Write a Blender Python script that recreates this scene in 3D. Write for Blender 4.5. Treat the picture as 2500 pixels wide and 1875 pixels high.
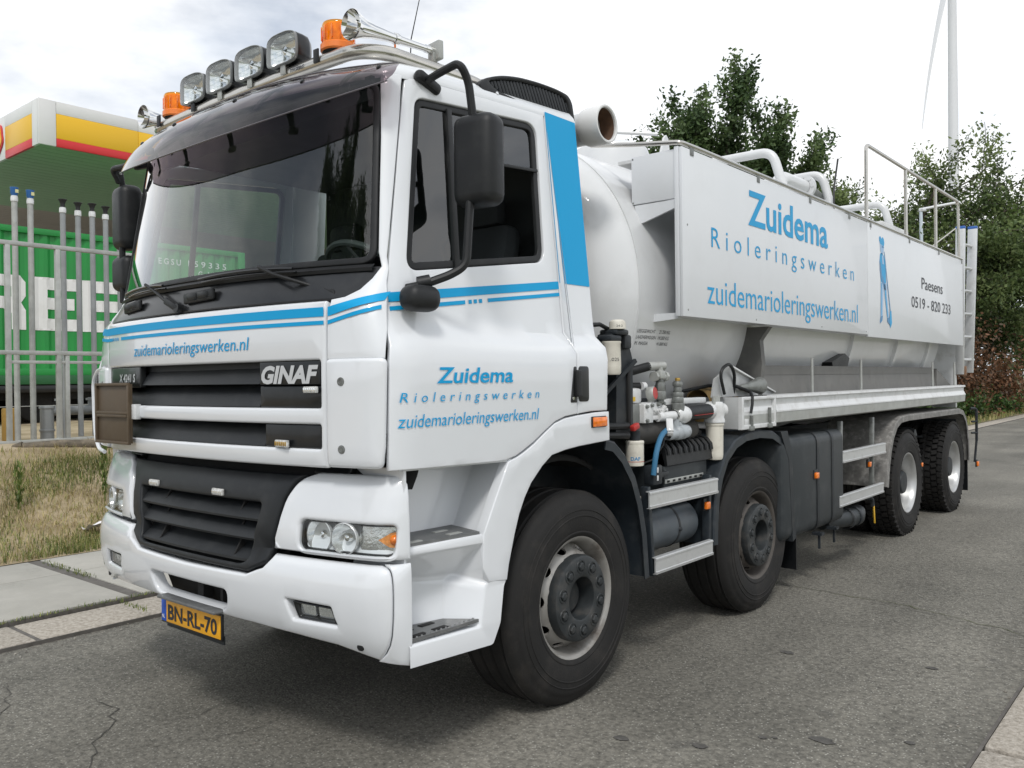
import bpy, bmesh, math, random
import numpy as np
from mathutils import Vector as V, Matrix as M
from mathutils.geometry import delaunay_2d_cdt

for o in list(bpy.data.objects): bpy.data.objects.remove(o)
SC = bpy.context.scene
COL = SC.collection
R = math.radians
PI = math.pi
rnd = random.Random(7)

# ------------------------------------------------------------------ camera, sky, sun, exposure
cam = bpy.data.cameras.new('camera')
cam.sensor_width = 36.0
cam.lens = 29.876
cam.clip_end = 2000
cam_ob = bpy.data.objects.new('camera', cam); COL.objects.link(cam_ob)
yaw, pitch, roll = R(40.186), R(-0.296), R(-0.685)
f_ = V((-math.sin(yaw)*math.cos(pitch), math.cos(yaw)*math.cos(pitch), math.sin(pitch)))
r0 = f_.cross(V((0, 0, 1))).normalized(); u0 = r0.cross(f_)
r_ = r0*math.cos(roll)+u0*math.sin(roll); u_ = -r0*math.sin(roll)+u0*math.cos(roll)
cam_ob.matrix_world = M(((r_.x, u_.x, -f_.x, 2.457), (r_.y, u_.y, -f_.y, -3.426), (r_.z, u_.z, -f_.z, 1.602), (0, 0, 0, 1)))
SC.camera = cam_ob

SUN = V((0.40, -0.50, 0.80)).normalized()          # towards the sun
sun_el = math.asin(SUN.z); sun_rot = math.atan2(SUN.x, SUN.y)
W = bpy.data.worlds.new('World'); SC.world = W; W.use_nodes = True
nt = W.node_tree; nt.nodes.clear()
wo = nt.nodes.new('ShaderNodeOutputWorld'); bg = nt.nodes.new('ShaderNodeBackground'); bg.inputs[1].default_value = 0.10
sky = nt.nodes.new('ShaderNodeTexSky'); sky.sky_type = 'NISHITA'; sky.sun_disc = False
sky.sun_elevation = sun_el; sky.sun_rotation = sun_rot; sky.dust_density = 2.0; sky.air_density = 1.0
tc = nt.nodes.new('ShaderNodeTexCoord'); mp = nt.nodes.new('ShaderNodeMapping')
mp.inputs['Scale'].default_value = (1.0, 1.0, 2.4); mp.inputs['Location'].default_value = (7.2823, 4.6681, 5.0522)
nz = nt.nodes.new('ShaderNodeTexNoise'); nz.inputs['Scale'].default_value = 1.7; nz.inputs['Detail'].default_value = 7; nz.inputs['Roughness'].default_value = 0.55
rp = nt.nodes.new('ShaderNodeValToRGB'); rp.color_ramp.elements[0].position = 0.37; rp.color_ramp.elements[1].position = 0.52
nz2 = nt.nodes.new('ShaderNodeTexNoise'); nz2.inputs['Scale'].default_value = 3.2; nz2.inputs['Detail'].default_value = 6
rp2 = nt.nodes.new('ShaderNodeValToRGB')
rp2.color_ramp.elements[0].position = 0.35; rp2.color_ramp.elements[0].color = (9.2, 9.75, 10.5, 1)
rp2.color_ramp.elements[1].position = 0.62; rp2.color_ramp.elements[1].color = (11.4, 11.45, 11.5, 1)
mx = nt.nodes.new('ShaderNodeMix'); mx.data_type = 'RGBA'
L = nt.links.new
L(tc.outputs['Generated'], mp.inputs[0]); L(mp.outputs[0], nz.inputs['Vector']); L(mp.outputs[0], nz2.inputs['Vector'])
L(nz.outputs[0], rp.inputs[0]); L(nz2.outputs[0], rp2.inputs[0])
mr_ = nt.nodes.new('ShaderNodeMapRange'); mr_.inputs[3].default_value = 0.36   # thin haze keeps even the gaps pale
L(rp.outputs[0], mr_.inputs[0]); L(mr_.outputs[0], mx.inputs[0]); L(sky.outputs[0], mx.inputs[6]); L(rp2.outputs[0], mx.inputs[7])
L(mx.outputs[2], bg.inputs[0]); L(bg.outputs[0], wo.inputs[0])

sl = bpy.data.lights.new('sun', 'SUN'); sl.energy = 1.6; sl.angle = R(11); sl.color = (1, 0.975, 0.94)
so = bpy.data.objects.new('sun', sl); COL.objects.link(so)
so.rotation_euler = (-SUN).to_track_quat('-Z', 'Y').to_euler(); so.location = SUN*60
SC.view_settings.view_transform = 'Standard'; SC.view_settings.look = 'None'
SC.view_settings.exposure = 0.10; SC.view_settings.gamma = 1.0; SC.view_settings.use_curve_mapping = False
SC.render.engine = 'CYCLES'
SC.cycles.max_bounces = 8; SC.cycles.transparent_max_bounces = 24

# ------------------------------------------------------------------ materials
MATS = {}
def mat(name, col, rough=0.5, metal=0.0, coat=0.0, var=0.0, vscale=6.0, bump=0.0, bscale=60.0, dirt=None, dscale=3.0, damt=0.5, spec=0.5, alpha=None):
    """principled material with colour variation (var), fine relief (bump) and blotches of a second colour (dirt)"""
    if name in MATS: return MATS[name]
    m = bpy.data.materials.new(name); m.use_nodes = True
    t = m.node_tree; b = t.nodes['Principled BSDF']; l = t.links.new
    b.inputs['Roughness'].default_value = rough; b.inputs['Metallic'].default_value = metal
    b.inputs['Coat Weight'].default_value = coat; b.inputs['Coat Roughness'].default_value = 0.05
    b.inputs['Specular IOR Level'].default_value = spec
    b.inputs['Base Color'].default_value = (*col, 1)
    co = t.nodes.new('ShaderNodeTexCoord')
    last = None
    if var:
        n = t.nodes.new('ShaderNodeTexNoise'); n.inputs['Scale'].default_value = vscale; n.inputs['Detail'].default_value = 6
        l(co.outputs['Object'], n.inputs['Vector'])
        r = t.nodes.new('ShaderNodeValToRGB'); r.color_ramp.elements[0].position = 0.3; r.color_ramp.elements[1].position = 0.7
        r.color_ramp.elements[0].color = (*[c*(1-var) for c in col], 1); r.color_ramp.elements[1].color = (*[min(1, c*(1+var)) for c in col], 1)
        l(n.outputs[0], r.inputs[0]); last = r.outputs[0]
        rr = t.nodes.new('ShaderNodeMapRange'); rr.inputs[3].default_value = max(0.02, rough*0.8); rr.inputs[4].default_value = min(1, rough*1.25)
        l(n.outputs[0], rr.inputs[0]); l(rr.outputs[0], b.inputs['Roughness'])
    if dirt:
        n = t.nodes.new('ShaderNodeTexNoise'); n.inputs['Scale'].default_value = dscale; n.inputs['Detail'].default_value = 9; n.inputs['Roughness'].default_value = 0.65
        l(co.outputs['Object'], n.inputs['Vector'])
        r = t.nodes.new('ShaderNodeMapRange'); r.inputs[1].default_value = 0.5; r.inputs[2].default_value = 0.72; r.inputs[4].default_value = damt
        l(n.outputs[0], r.inputs[0])
        x = t.nodes.new('ShaderNodeMix'); x.data_type = 'RGBA'; x.inputs[7].default_value = (*dirt, 1)
        if last: l(last, x.inputs[6])
        else: x.inputs[6].default_value = (*col, 1)
        l(r.outputs[0], x.inputs[0]); last = x.outputs[2]
    if last: l(last, b.inputs['Base Color'])
    if bump:
        n = t.nodes.new('ShaderNodeTexNoise'); n.inputs['Scale'].default_value = bscale; n.inputs['Detail'].default_value = 4
        l(co.outputs['Object'], n.inputs['Vector'])
        u = t.nodes.new('ShaderNodeBump'); u.inputs['Strength'].default_value = bump; u.inputs['Distance'].default_value = 0.01
        l(n.outputs[0], u.inputs['Height']); l(u.outputs[0], b.inputs['Normal'])
    MATS[name] = m
    return m

def glass(name, tint, refl=1.0, rough=0.0, ior=1.5):
    if name in MATS: return MATS[name]
    m = bpy.data.materials.new(name); m.use_nodes = True; t = m.node_tree; t.nodes.clear(); l = t.links.new
    o = t.nodes.new('ShaderNodeOutputMaterial'); tr = t.nodes.new('ShaderNodeBsdfTransparent'); g = t.nodes.new('ShaderNodeBsdfGlossy')
    tr.inputs[0].default_value = (*tint, 1); g.inputs['Roughness'].default_value = rough
    ge = t.nodes.new('ShaderNodeNewGeometry'); dt = t.nodes.new('ShaderNodeVectorMath'); dt.operation = 'DOT_PRODUCT'
    l(ge.outputs['Normal'], dt.inputs[0]); l(ge.outputs['Incoming'], dt.inputs[1])
    def mth(op, a_, b_=None, clamp=False):
        n = t.nodes.new('ShaderNodeMath'); n.operation = op; n.use_clamp = clamp
        for s_, v_ in zip(n.inputs, (a_, b_)):
            if v_ is None: continue
            if isinstance(v_, (int, float)): s_.default_value = v_
            else: l(v_, s_)
        return n.outputs[0]
    f0 = ((ior-1)/(ior+1))**2
    c1 = mth('SUBTRACT', 1.0, mth('ABSOLUTE', dt.outputs['Value']), True)
    fac = mth('MULTIPLY', mth('ADD', mth('MULTIPLY', mth('POWER', c1, 5.0), 1-f0), f0), refl, True)
    x = t.nodes.new('ShaderNodeMixShader')
    l(fac, x.inputs[0]); l(tr.outputs[0], x.inputs[1]); l(g.outputs[0], x.inputs[2]); l(x.outputs[0], o.inputs[0])
    MATS[name] = m
    return m

white = mat('white_paint', (0.68, 0.70, 0.72), 0.35, coat=1.0, var=0.02, vscale=2.0, dirt=(0.50, 0.50, 0.48), dscale=5.0, damt=0.05)
whiteworn = mat('worn_white_paint', (0.62, 0.63, 0.63), 0.45, coat=0.2, var=0.05, vscale=4, dirt=(0.32, 0.30, 0.27), dscale=9, damt=0.45)
tankwhite = mat('tank_white_paint', (0.64, 0.65, 0.655), 0.34, coat=0.5, var=0.03, vscale=2, dirt=(0.36, 0.36, 0.34), dscale=2.5, damt=0.22)
panelwhite = mat('panel_white', (0.67, 0.69, 0.71), 0.40, coat=0.2, var=0.02, vscale=1.5, dirt=(0.55, 0.56, 0.57), dscale=3, damt=0.25)
blue = mat('blue_vinyl', (0.006, 0.32, 0.62), 0.40, coat=0.0, spec=0.2)
bluedeep = mat('deep_blue_vinyl', (0.028, 0.20, 0.42), 0.4)
bluepale = mat('pale_blue_vinyl', (0.30, 0.47, 0.68), 0.45)
blackink = mat('black_ink', (0.02, 0.022, 0.03), 0.5)
plastic = mat('black_plastic', (0.011, 0.012, 0.013), 0.45, spec=.35, var=0.15, vscale=12, bump=0.10, bscale=400, dirt=(0.09, 0.09, 0.085), dscale=14, damt=0.10)
grillem = mat('grille_plastic', (0.014, 0.016, 0.018), 0.45, spec=.32, var=0.12, vscale=10, bump=0.08, bscale=350, dirt=(0.11, 0.11, 0.105), dscale=10, damt=0.14)
gloss = mat('gloss_black', (0.008, 0.009, 0.010), 0.28, coat=0.15, spec=.4, dirt=(0.07, 0.07, 0.07), dscale=10, damt=0.12)
bkt = mat('void_black', (0.006, 0.006, 0.006), 0.8)
chassis = mat('chassis_grey', (0.017, 0.021, 0.025), 0.5, spec=.35, var=0.25, vscale=7, dirt=(0.10, 0.095, 0.085), dscale=6, damt=0.35)
greyplast = mat('grey_plastic', (0.024, 0.029, 0.032), 0.5, spec=.35, var=0.12, vscale=5, bump=0.06, bscale=300, dirt=(0.12, 0.12, 0.115), dscale=5, damt=0.25)
mudg = mat('mudguard_dark', (0.018, 0.024, 0.030), 0.42, spec=.4, var=0.15, vscale=5, dirt=(0.12, 0.12, 0.12), dscale=8, damt=0.25)
mudworn = mat('mudguard_worn', (0.16, 0.155, 0.145), 0.6, var=0.25, vscale=16, bump=0.15, bscale=90, dirt=(0.36, 0.35, 0.33), dscale=18, damt=0.8)
rubber = mat('tyre_rubber', (0.015, 0.0145, 0.014), 0.72, var=0.2, vscale=5, bump=0.12, bscale=120, dirt=(0.045, 0.040, 0.035), dscale=6, damt=0.55, spec=0.3)
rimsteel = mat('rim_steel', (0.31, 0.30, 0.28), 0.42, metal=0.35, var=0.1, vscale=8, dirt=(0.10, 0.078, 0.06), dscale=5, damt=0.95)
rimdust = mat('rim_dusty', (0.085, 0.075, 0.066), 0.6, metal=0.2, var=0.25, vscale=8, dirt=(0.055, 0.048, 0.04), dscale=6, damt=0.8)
rimalu = mat('rim_aluminium', (0.50, 0.505, 0.50), 0.36, metal=0.6, var=0.06, vscale=10, dirt=(0.30, 0.29, 0.28), dscale=8, damt=0.4)
hubm = mat('hub_cover_grey', (0.024, 0.028, 0.030), 0.48, spec=.4, var=0.2, vscale=14, dirt=(0.12, 0.105, 0.09), dscale=12, damt=0.35)
alu = mat('aluminium', (0.60, 0.61, 0.61), 0.38, metal=0.55, var=0.06, vscale=10, dirt=(0.30, 0.29, 0.27), dscale=10, damt=0.45)
steel = mat('stainless_steel', (0.56, 0.54, 0.50), 0.22, metal=0.9, var=0.06, vscale=14)
chrome = mat('chrome', (0.80, 0.80, 0.79), 0.06, metal=1.0)
galv = mat('galvanised_steel', (0.40, 0.41, 0.39), 0.5, metal=0.3, var=0.12, vscale=8, dirt=(0.28, 0.27, 0.24), dscale=12, damt=0.5)
greymetal = mat('grey_fitting', (0.20, 0.21, 0.20), 0.45, metal=0.3, var=0.15, vscale=20, dirt=(0.07, 0.065, 0.06), dscale=25, damt=0.6)
orange = mat('orange_lens', (0.85, 0.19, 0.010), 0.18, coat=0.6, var=0.25, vscale=30)
orangecap = mat('orange_base', (0.85, 0.22, 0.04), 0.35)
redm = mat('red_plastic', (0.42, 0.03, 0.025), 0.4)
bluehose = mat('blue_hose', (0.03, 0.14, 0.26), 0.5)
brass = mat('brass', (0.50, 0.32, 0.08), 0.35, metal=0.7)
signb = mat('brown_sign', (0.088, 0.062, 0.036), 0.55, var=0.12, vscale=8, dirt=(0.14, 0.11, 0.08), dscale=9, damt=0.4)
yellowp = mat('plate_yellow', (0.80, 0.38, 0.012), 0.4, coat=0.2)
plateblue = mat('plate_blue', (0.01, 0.08, 0.45), 0.4)
steptread = mat('step_tread', (0.17, 0.175, 0.175), 0.45, metal=0.4, var=0.15, vscale=15, bump=0.2, bscale=90)
cream = mat('cream_filter', (0.66, 0.63, 0.55), 0.42, coat=0.2, dirt=(0.30, 0.27, 0.22), dscale=14, damt=0.35)
wood = mat('wood_brown', (0.20, 0.11, 0.06), 0.7, var=0.25, vscale=15)
interior = mat('cab_interior', (0.030, 0.032, 0.034), 0.7, var=0.1)
seatm = mat('seat_fabric', (0.025, 0.027, 0.03), 0.85, var=0.2, vscale=30)
lining = mat('cab_lining', (0.22, 0.23, 0.23), 0.8, var=0.05)
lensclear = glass('clear_lens', (0.93, 0.95, 0.95), 1.3)
windglass = glass('windscreen_glass', (0.78, 0.87, 0.84), 2.3)
sideglass = glass('side_glass', (0.30, 0.38, 0.38), 3.2)
smoke = glass('smoked_visor', (0.27, 0.225, 0.245), 1.3, rough=0.05)
reflector = mat('lamp_reflector', (0.88, 0.89, 0.89), 0.14, metal=0.8)
ledwhite = mat('led_strip_grey', (0.55, 0.55, 0.53), 0.3, var=0.35, vscale=90)

# ------------------------------------------------------------------ mesh building
def finish(me, smooth):
    if smooth is not None:
        me.shade_smooth(); me.set_sharp_from_angle(angle=R(smooth))

class MB:
    def __init__(s): s.v = []; s.f = []; s.m = []; s.cur = 0
    def add(s, vs, fs, mi=None):
        o = len(s.v); s.v += [tuple(p) for p in vs]; s.f += [tuple(i+o for i in f) for f in fs]
        s.m += [s.cur if mi is None else mi]*len(fs); return s
    def box(s, c, d, b=0.0, rot=None, seg=2):
        bm = bmesh.new(); bmesh.ops.create_cube(bm, size=1)
        bmesh.ops.scale(bm, vec=V(d), verts=bm.verts)
        if b > 0: bmesh.ops.bevel(bm, geom=bm.edges[:], offset=min(b, min(d)*0.49), segments=seg, profile=0.5, affect='EDGES')
        if rot is not None: bmesh.ops.transform(bm, matrix=rot.to_4x4(), verts=bm.verts)
        bmesh.ops.translate(bm, vec=V(c), verts=bm.verts); bm.verts.index_update()
        s.add([v.co for v in bm.verts], [[v.index for v in f.verts] for f in bm.faces]); bm.free(); return s
    def span(s, a, b_, bev=0.0):
        a = V(a); b_ = V(b_); return s.box((a+b_)/2, [abs(x) for x in (b_-a)], bev)
    def bar(s, p, q, w, h, b=0.0, up=(0, 0, 1)):
        p = V(p); q = V(q); d = (q-p); ln = d.length; d.normalize(); x = d.cross(V(up))
        if x.length < 1e-4: x = d.cross(V((0, 1, 0)))
        x.normalize(); z = x.cross(d)
        return s.box((p+q)/2, (w, ln, h), b, M((x, d, z)).transposed())
    def tube(s, pts, r, n=10, closed=False, cap=True):
        pts = [V(p) for p in pts]; k = len(pts); rs = r if isinstance(r, (list, tuple)) else [r]*k
        T = []
        for i in range(k):
            a = pts[(i-1) % k] if closed or i > 0 else pts[i]; b = pts[(i+1) % k] if closed or i < k-1 else pts[i]
            T.append((b-a).normalized())
        up = V((0, 0, 1)) if abs(T[0].z) < 0.9 else V((0, 1, 0))
        x = T[0].cross(up).normalized(); vs = []; fs = []
        for i in range(k):
            x = (x-T[i]*x.dot(T[i])).normalized(); y = T[i].cross(x)
            for j in range(n):
                a = 2*PI*j/n; vs.append(pts[i]+(x*math.cos(a)+y*math.sin(a))*rs[i])
        for i in range(k if closed else k-1):
            for j in range(n):
                a = i*n+j; b = i*n+(j+1) % n; i2 = (i+1) % k
                fs.append((a, b, i2*n+(j+1) % n, i2*n+j))
        if cap and not closed:
            fs.append(tuple(range(n-1, -1, -1))); fs.append(tuple((k-1)*n+j for j in range(n)))
        return s.add(vs, fs)
    def lathe(s, prof, o=(0, 0, 0), ax=(1, 0, 0), n=32, cap=False):
        """prof: (radius, height along ax)"""
        o = V(o); ax = V(ax).normalized(); x = ax.orthogonal().normalized(); y = ax.cross(x); vs = []; fs = []
        for (r, h) in prof:
            for j in range(n):
                a = 2*PI*j/n; vs.append(o+ax*h+(x*math.cos(a)+y*math.sin(a))*r)
        for i in range(len(prof)-1):
            for j in range(n):
                fs.append((i*n+j, i*n+(j+1) % n, (i+1)*n+(j+1) % n, (i+1)*n+j))
        if cap:
            fs.append(tuple(range(n-1, -1, -1))); fs.append(tuple((len(prof)-1)*n+j for j in range(n)))
        return s.add(vs, fs)
    def prism(s, poly, fa, fb):
        """closed prism between fa(u,v) and fb(u,v)"""
        n = len(poly); vs = [fa(*p) for p in poly]+[fb(*p) for p in poly]
        fs = [tuple(range(n)), tuple(range(2*n-1, n-1, -1))]+[(i, i+n, (i+1) % n+n, (i+1) % n) for i in range(n)]
        return s.add(vs, fs)
    def grid(s, fn, us, vs_):
        nu, nv = len(us), len(vs_)
        return s.add([fn(u, v) for u in us for v in vs_], [(i*nv+j, (i+1)*nv+j, (i+1)*nv+j+1, i*nv+j+1) for i in range(nu-1) for j in range(nv-1)])
    def obj(s, name, m, parent=None, smooth=35, fixn=True, **kw):
        me = bpy.data.meshes.new(name); me.from_pydata(s.v, [], s.f); ms = m if isinstance(m, (list, tuple)) else [m]
        for q in ms: me.materials.append(q)
        if len(ms) > 1:
            for p, i in zip(me.polygons, s.m): p.material_index = i
        if fixn:
            bm = bmesh.new(); bm.from_mesh(me); bmesh.ops.recalc_face_normals(bm, faces=bm.faces); bm.to_mesh(me); bm.free()
        finish(me, smooth)
        o = bpy.data.objects.new(name, me); COL.objects.link(o)
        if parent: attach(o, parent)
        for k, v in kw.items(): o[k] = v
        return o

WORLD = {}
def wm(o): return WORLD.get(o.name, M.Identity(4))
def attach(o, parent):
    """parent without moving: geometry stays in the coordinates it was written in"""
    o.parent = parent; o.matrix_parent_inverse = wm(parent).inverted()
def empty(name, loc=(0, 0, 0), parent=None, rotz=0.0, **kw):
    o = bpy.data.objects.new(name, None); COL.objects.link(o); o.empty_display_size = 0.2
    o.location = loc; o.rotation_euler = (0, 0, rotz); WORLD[o.name] = M.Translation(V(loc)) @ M.Rotation(rotz, 4, 'Z')
    if parent: attach(o, parent)
    for k, v in kw.items(): o[k] = v
    return o
def thing(name, loc, label, cat, group=None, rotz=0.0):
    o = empty(name, loc, rotz=rotz); o['label'] = label; o['category'] = cat
    if group: o['group'] = group
    return o
def tag(o, label, cat, group=None):
    o['label'] = label; o['category'] = cat
    if group: o['group'] = group
    return o
def put(o, mw, parent):
    """place an object by a world matrix under a parent"""
    o.parent = parent; o.matrix_parent_inverse = wm(parent).inverted(); o.matrix_basis = mw; WORLD[o.name] = mw
    return o
def copy_tree(o, mw, parent, **kw):
    """copy a part and its sub-parts; sub-parts keep their place relative to it"""
    c = o.copy(); COL.objects.link(c); put(c, mw, parent)
    for ch in o.children:
        d = ch.copy(); COL.objects.link(d); d.parent = c; d.matrix_parent_inverse = ch.matrix_parent_inverse.copy(); d.matrix_basis = ch.matrix_basis.copy()
    for k, v in kw.items(): c[k] = v
    return c

# 2D helpers
def rounded(pts, r, n=5):
    out = []; k = len(pts)
    for i in range(k):
        rr = r[i] if isinstance(r, (list, tuple)) else r
        p = V(pts[i]).to_2d(); a = V(pts[i-1]).to_2d(); b = V(pts[(i+1) % k]).to_2d()
        if rr <= 0: out.append(p.copy()); continue
        da = (a-p); db = (b-p); la, lb = da.length, db.length; da.normalize(); db.normalize()
        t = min(rr, la*0.45, lb*0.45)
        for j in range(n+1):
            q = j/n; A = p+da*t; B = p+db*t
            out.append(A*(1-q)**2+p*2*q*(1-q)+B*q*q)
    return out
def area2(p): return sum(p[i-1][0]*p[i][1]-p[i][0]*p[i-1][1] for i in range(len(p)))/2
def inset(p, d):
    """move a ccw outline inward by d"""
    k = len(p); out = []
    for i in range(k):
        a = p[i-1]; b = p[i]; c = p[(i+1) % k]
        e1 = (V(b)-V(a)); e2 = (V(c)-V(b))
        if e1.length < 1e-9: e1 = e2.copy()
        if e2.length < 1e-9: e2 = e1.copy()
        n1 = V((-e1.y, e1.x)).normalized(); n2 = V((-e2.y, e2.x)).normalized()
        m = (n1+n2)
        if m.length < 1e-6: m = n1
        m.normalize(); den = max(0.35, m.dot(n1)); out.append(V(b)+m*(d/den))
    return out
def resample(p, step):
    out = []; k = len(p)
    for i in range(k):
        a = V(p[i]); b = V(p[(i+1) % k]); n = max(1, int(math.ceil((b-a).length/step)))
        for j in range(n): out.append(a+(b-a)*(j/n))
    return out
def inside(pt, poly):
    x, y = pt; c = False; k = len(poly); j = k-1
    for i in range(k):
        xi, yi = poly[i]; xj, yj = poly[j]
        if (yi > y) != (yj > y) and x < (xj-xi)*(y-yi)/(yj-yi)+xi: c = not c
        j = i
    return c
def dist_poly(pt, poly):
    p = V(pt); best = 9e9; k = len(poly)
    for i in range(k):
        a = V(poly[i]); b = V(poly[(i+1) % k]); d = b-a; t = max(0, min(1, (p-a).dot(d)/max(1e-12, d.dot(d)))); best = min(best, (a+d*t-p).length)
    return best
def triangulate(loops, step):
    """loops[0] outer ccw, the rest holes; returns pts, tris, loop index lists"""
    pts = []; edges = []; idx = []
    for lp in loops:
        o = len(pts); pts += [V((p[0], p[1])) for p in lp]; k = len(lp); edges += [(o+i, o+(i+1) % k) for i in range(k)]; idx.append(list(range(o, o+k)))
    xs = [p.x for p in loops[0]]; ys = [p.y for p in loops[0]]
    if step:
        nx = int((max(xs)-min(xs))/step); ny = int((max(ys)-min(ys))/step)
        for i in range(1, nx+1):
            for j in range(1, ny+1):
                q = V((min(xs)+(i-0.5+0.5*(j % 2)*0)*step, min(ys)+(j-0.5)*step))
                if inside(q, loops[0]) and not any(inside(q, h) for h in loops[1:]) and all(dist_poly(q, l) > step*0.35 for l in loops): pts.append(q)
    res = delaunay_2d_cdt(pts, edges, [], 0, 1e-7)
    nv, ov = res[0], res[3]; mp_ = {}
    for i, os_ in enumerate(ov):
        for o in os_: mp_[o] = i
    tris = []
    for f in res[2]:
        c = sum((nv[i] for i in f), V((0, 0)))/len(f)
        if inside(c, loops[0]) and not any(inside(c, h) for h in loops[1:]): tris.append(tuple(f))
    return nv, tris, [[mp_[i] for i in l] for l in idx]

def sheet(mb, outer, holes, fn, thick=0.02, bev=0.004, step=0.08, nb=3):
    """a panel cut from the surface fn(u,v) with holes, rounded edges and thickness (inward along -normal)"""
    outer = [V(p).to_2d() for p in outer]
    if area2(outer) < 0: outer = outer[::-1]
    hs = []
    for h in holes:
        h = [V(p).to_2d() for p in h]
        if area2(h) > 0: h = h[::-1]
        hs.append(h)
    loops = [resample(l, step) for l in [outer]+hs]
    ins = [inset(l, bev) for l in loops]
    nv, tris, idx = triangulate(ins, step)
    e = 0.002
    def off(u, v, d):
        p = V(fn(u, v)); 
        if d == 0: return p
        n = (V(fn(u+e, v))-V(fn(u-e, v))).cross(V(fn(u, v+e))-V(fn(u, v-e))).normalized(); return p-n*d
    base = len(mb.v)
    mb.add([off(p.x, p.y, 0) for p in nv], tris)
    for l, id_, inn in zip(loops, idx, ins):
        k = len(l); prev = [base+i for i in id_]
        rings = [(1-math.sin(a), 1-math.cos(a)) for a in [PI/2*j/nb for j in range(1, nb+1)]] if bev > 0 else []
        ring_pts = [([l[i]+(inn[i]-l[i])*a for i in range(k)], bev*b) for a, b in rings]+[(l, thick)]
        for pts, dep in ring_pts:
            o = len(mb.v); mb.add([off(p.x, p.y, dep) for p in pts], [])
            cur = [o+i for i in range(k)]
            for i in range(k):
                j = (i+1) % k; mb.f.append((prev[j], prev[i], cur[i], cur[j])); mb.m.append(mb.cur)
            prev = cur
    return mb

def decal(mb, poly, fn, step=0.05):
    """thin print on a surface (fn already lifts it)"""
    p = [V(q).to_2d() for q in poly]
    if area2(p) < 0: p = p[::-1]
    nv, tris, _ = triangulate([resample(p, step)], step)
    return mb.add([fn(q.x, q.y) for q in nv], tris)

def text(body, fn, u0, u1, base, cap, m, parent, name='lettering', bold=0.0, shear=0.0, space=1.0, depth=None):
    """flat lettering: spans u0..u1, stands on v=base with capital height cap; fn(u,v)->3D"""
    cu = bpy.data.curves.new(name, 'FONT'); cu.body = body; cu.size = 1.0; cu.offset = bold; cu.shear = shear; cu.space_character = space; cu.resolution_u = 3; cu.fill_mode = 'FRONT'
    ob = bpy.data.objects.new('tmp_text', cu); me = bpy.data.meshes.new_from_object(ob); bpy.data.objects.remove(ob)
    n = len(me.vertices); co = np.zeros(n*3); me.vertices.foreach_get('co', co); co = co.reshape(-1, 3)
    sx = (u1-u0)/(co[:, 0].max()-co[:, 0].min()); sy = cap/0.727; x0 = co[:, 0].min()
    vs = [fn(u0+(x-x0)*sx, base+y*sy) for x, y, z in co]
    seen = set(); fs = []
    for p in me.polygons:
        key = tuple(sorted((round(co[i][0], 5), round(co[i][1], 5)) for i in p.vertices))
        if key in seen: continue
        seen.add(key); fs.append(tuple(p.vertices))
    bpy.data.meshes.remove(me); bpy.data.curves.remove(cu)
    mb = MB(); mb.add(vs, fs)
    return mb.obj(name, m, parent, smooth=None, fixn=False)

def fillet(pts, r, n=5):
    pts = [V(p) for p in pts]; out = [pts[0]]
    for i in range(1, len(pts)-1):
        p = pts[i]; da = pts[i-1]-p; db = pts[i+1]-p; t = min(r, da.length*0.49, db.length*0.49); A = p+da.normalized()*t; B = p+db.normalized()*t
        for j in range(n+1): q = j/n; out.append(A*(1-q)**2+p*2*q*(1-q)+B*q*q)
    return out+[pts[-1]]
def sstep(t): t = max(0.0, min(1.0, t)); return t*t*(3-2*t)
def lerp(a, b, t): return a+(b-a)*t
def interp(x, tab):
    if x <= tab[0][0]: return tab[0][1]
    for (a, fa), (b, fb) in zip(tab, tab[1:]):
        if x <= b: return fa+(fb-fa)*(x-a)/(b-a)
    return tab[-1][1]
def rect(a, b, c, d): return [(a, b), (c, b), (c, d), (a, d)]
# ------------------------------------------------------------------ the tank truck: cab
XC = -1.2
truck = thing('tank_truck', (XC, 3.0, 0), 'white four-axle sewer tank truck with blue stripes and lettering parked on the road', 'truck')

YF_LOW = [(.45, -1.33), (.50, -1.362), (.55, -1.39), (.60, -1.415), (.68, -1.432), (.77, -1.438), (.83, -1.433), (.865, -1.42), (.885, -1.403), (.899, -1.38), (.9045, -1.395), (.92, -1.408), (.96, -1.412), (1.05, -1.40), (1.16, -1.375), (1.21, -1.352), (1.24, -1.325)]
YF_UP = [(1.2, -1.40), (1.30, -1.42), (1.90, -1.42), (1.94, -1.405), (2.06, -1.375), (2.83, -1.245), (2.95, -1.215)]
W_UP = [(1.69, 1.222), (1.75, 1.207), (1.82, 1.178), (1.89, 1.152), (1.95, 1.143), (2.06, 1.13), (2.85, 1.035), (2.95, 1.02)]
B_UP = [(1.6, .093), (1.9, .10), (2.06, .16), (2.83, .165)]
def contour(s, w, yf, b, r, r2):
    """plan outline of the cab front: returns |dx|, y for arc parameter s (dx on the front, then round the corner and along the side)"""
    a = abs(s); xa = w-r
    if a <= xa: return a, yf+b*a**2.3
    ya = yf+b*xa**2.3; sl = 2.3*b*xa**1.3; yv = ya+sl*r; Lb = 0.82*(r+r2); t = (a-xa)/Lb
    if t <= 1: return xa*(1-t)**2+w*(2*t*(1-t)+t*t), ya*(1-t)**2+yv*2*t*(1-t)+(yv+r2)*t*t
    return w, yv+r2+(a-xa-Lb)
def Cfun(wt, yt, bt, r, r2, proud=0.0):
    def fn(s, z):
        w = (interp(z, wt) if isinstance(wt, list) else wt)
        dx, y = contour(s, w+proud*0.7, interp(z, yt)-proud, interp(z, bt) if isinstance(bt, list) else bt, r, r2)
        return V((XC+math.copysign(dx, s), y, z))
    return fn
LOW = lambda p=0.0: Cfun(1.23, YF_LOW, .093, .13, .12, p)
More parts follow.
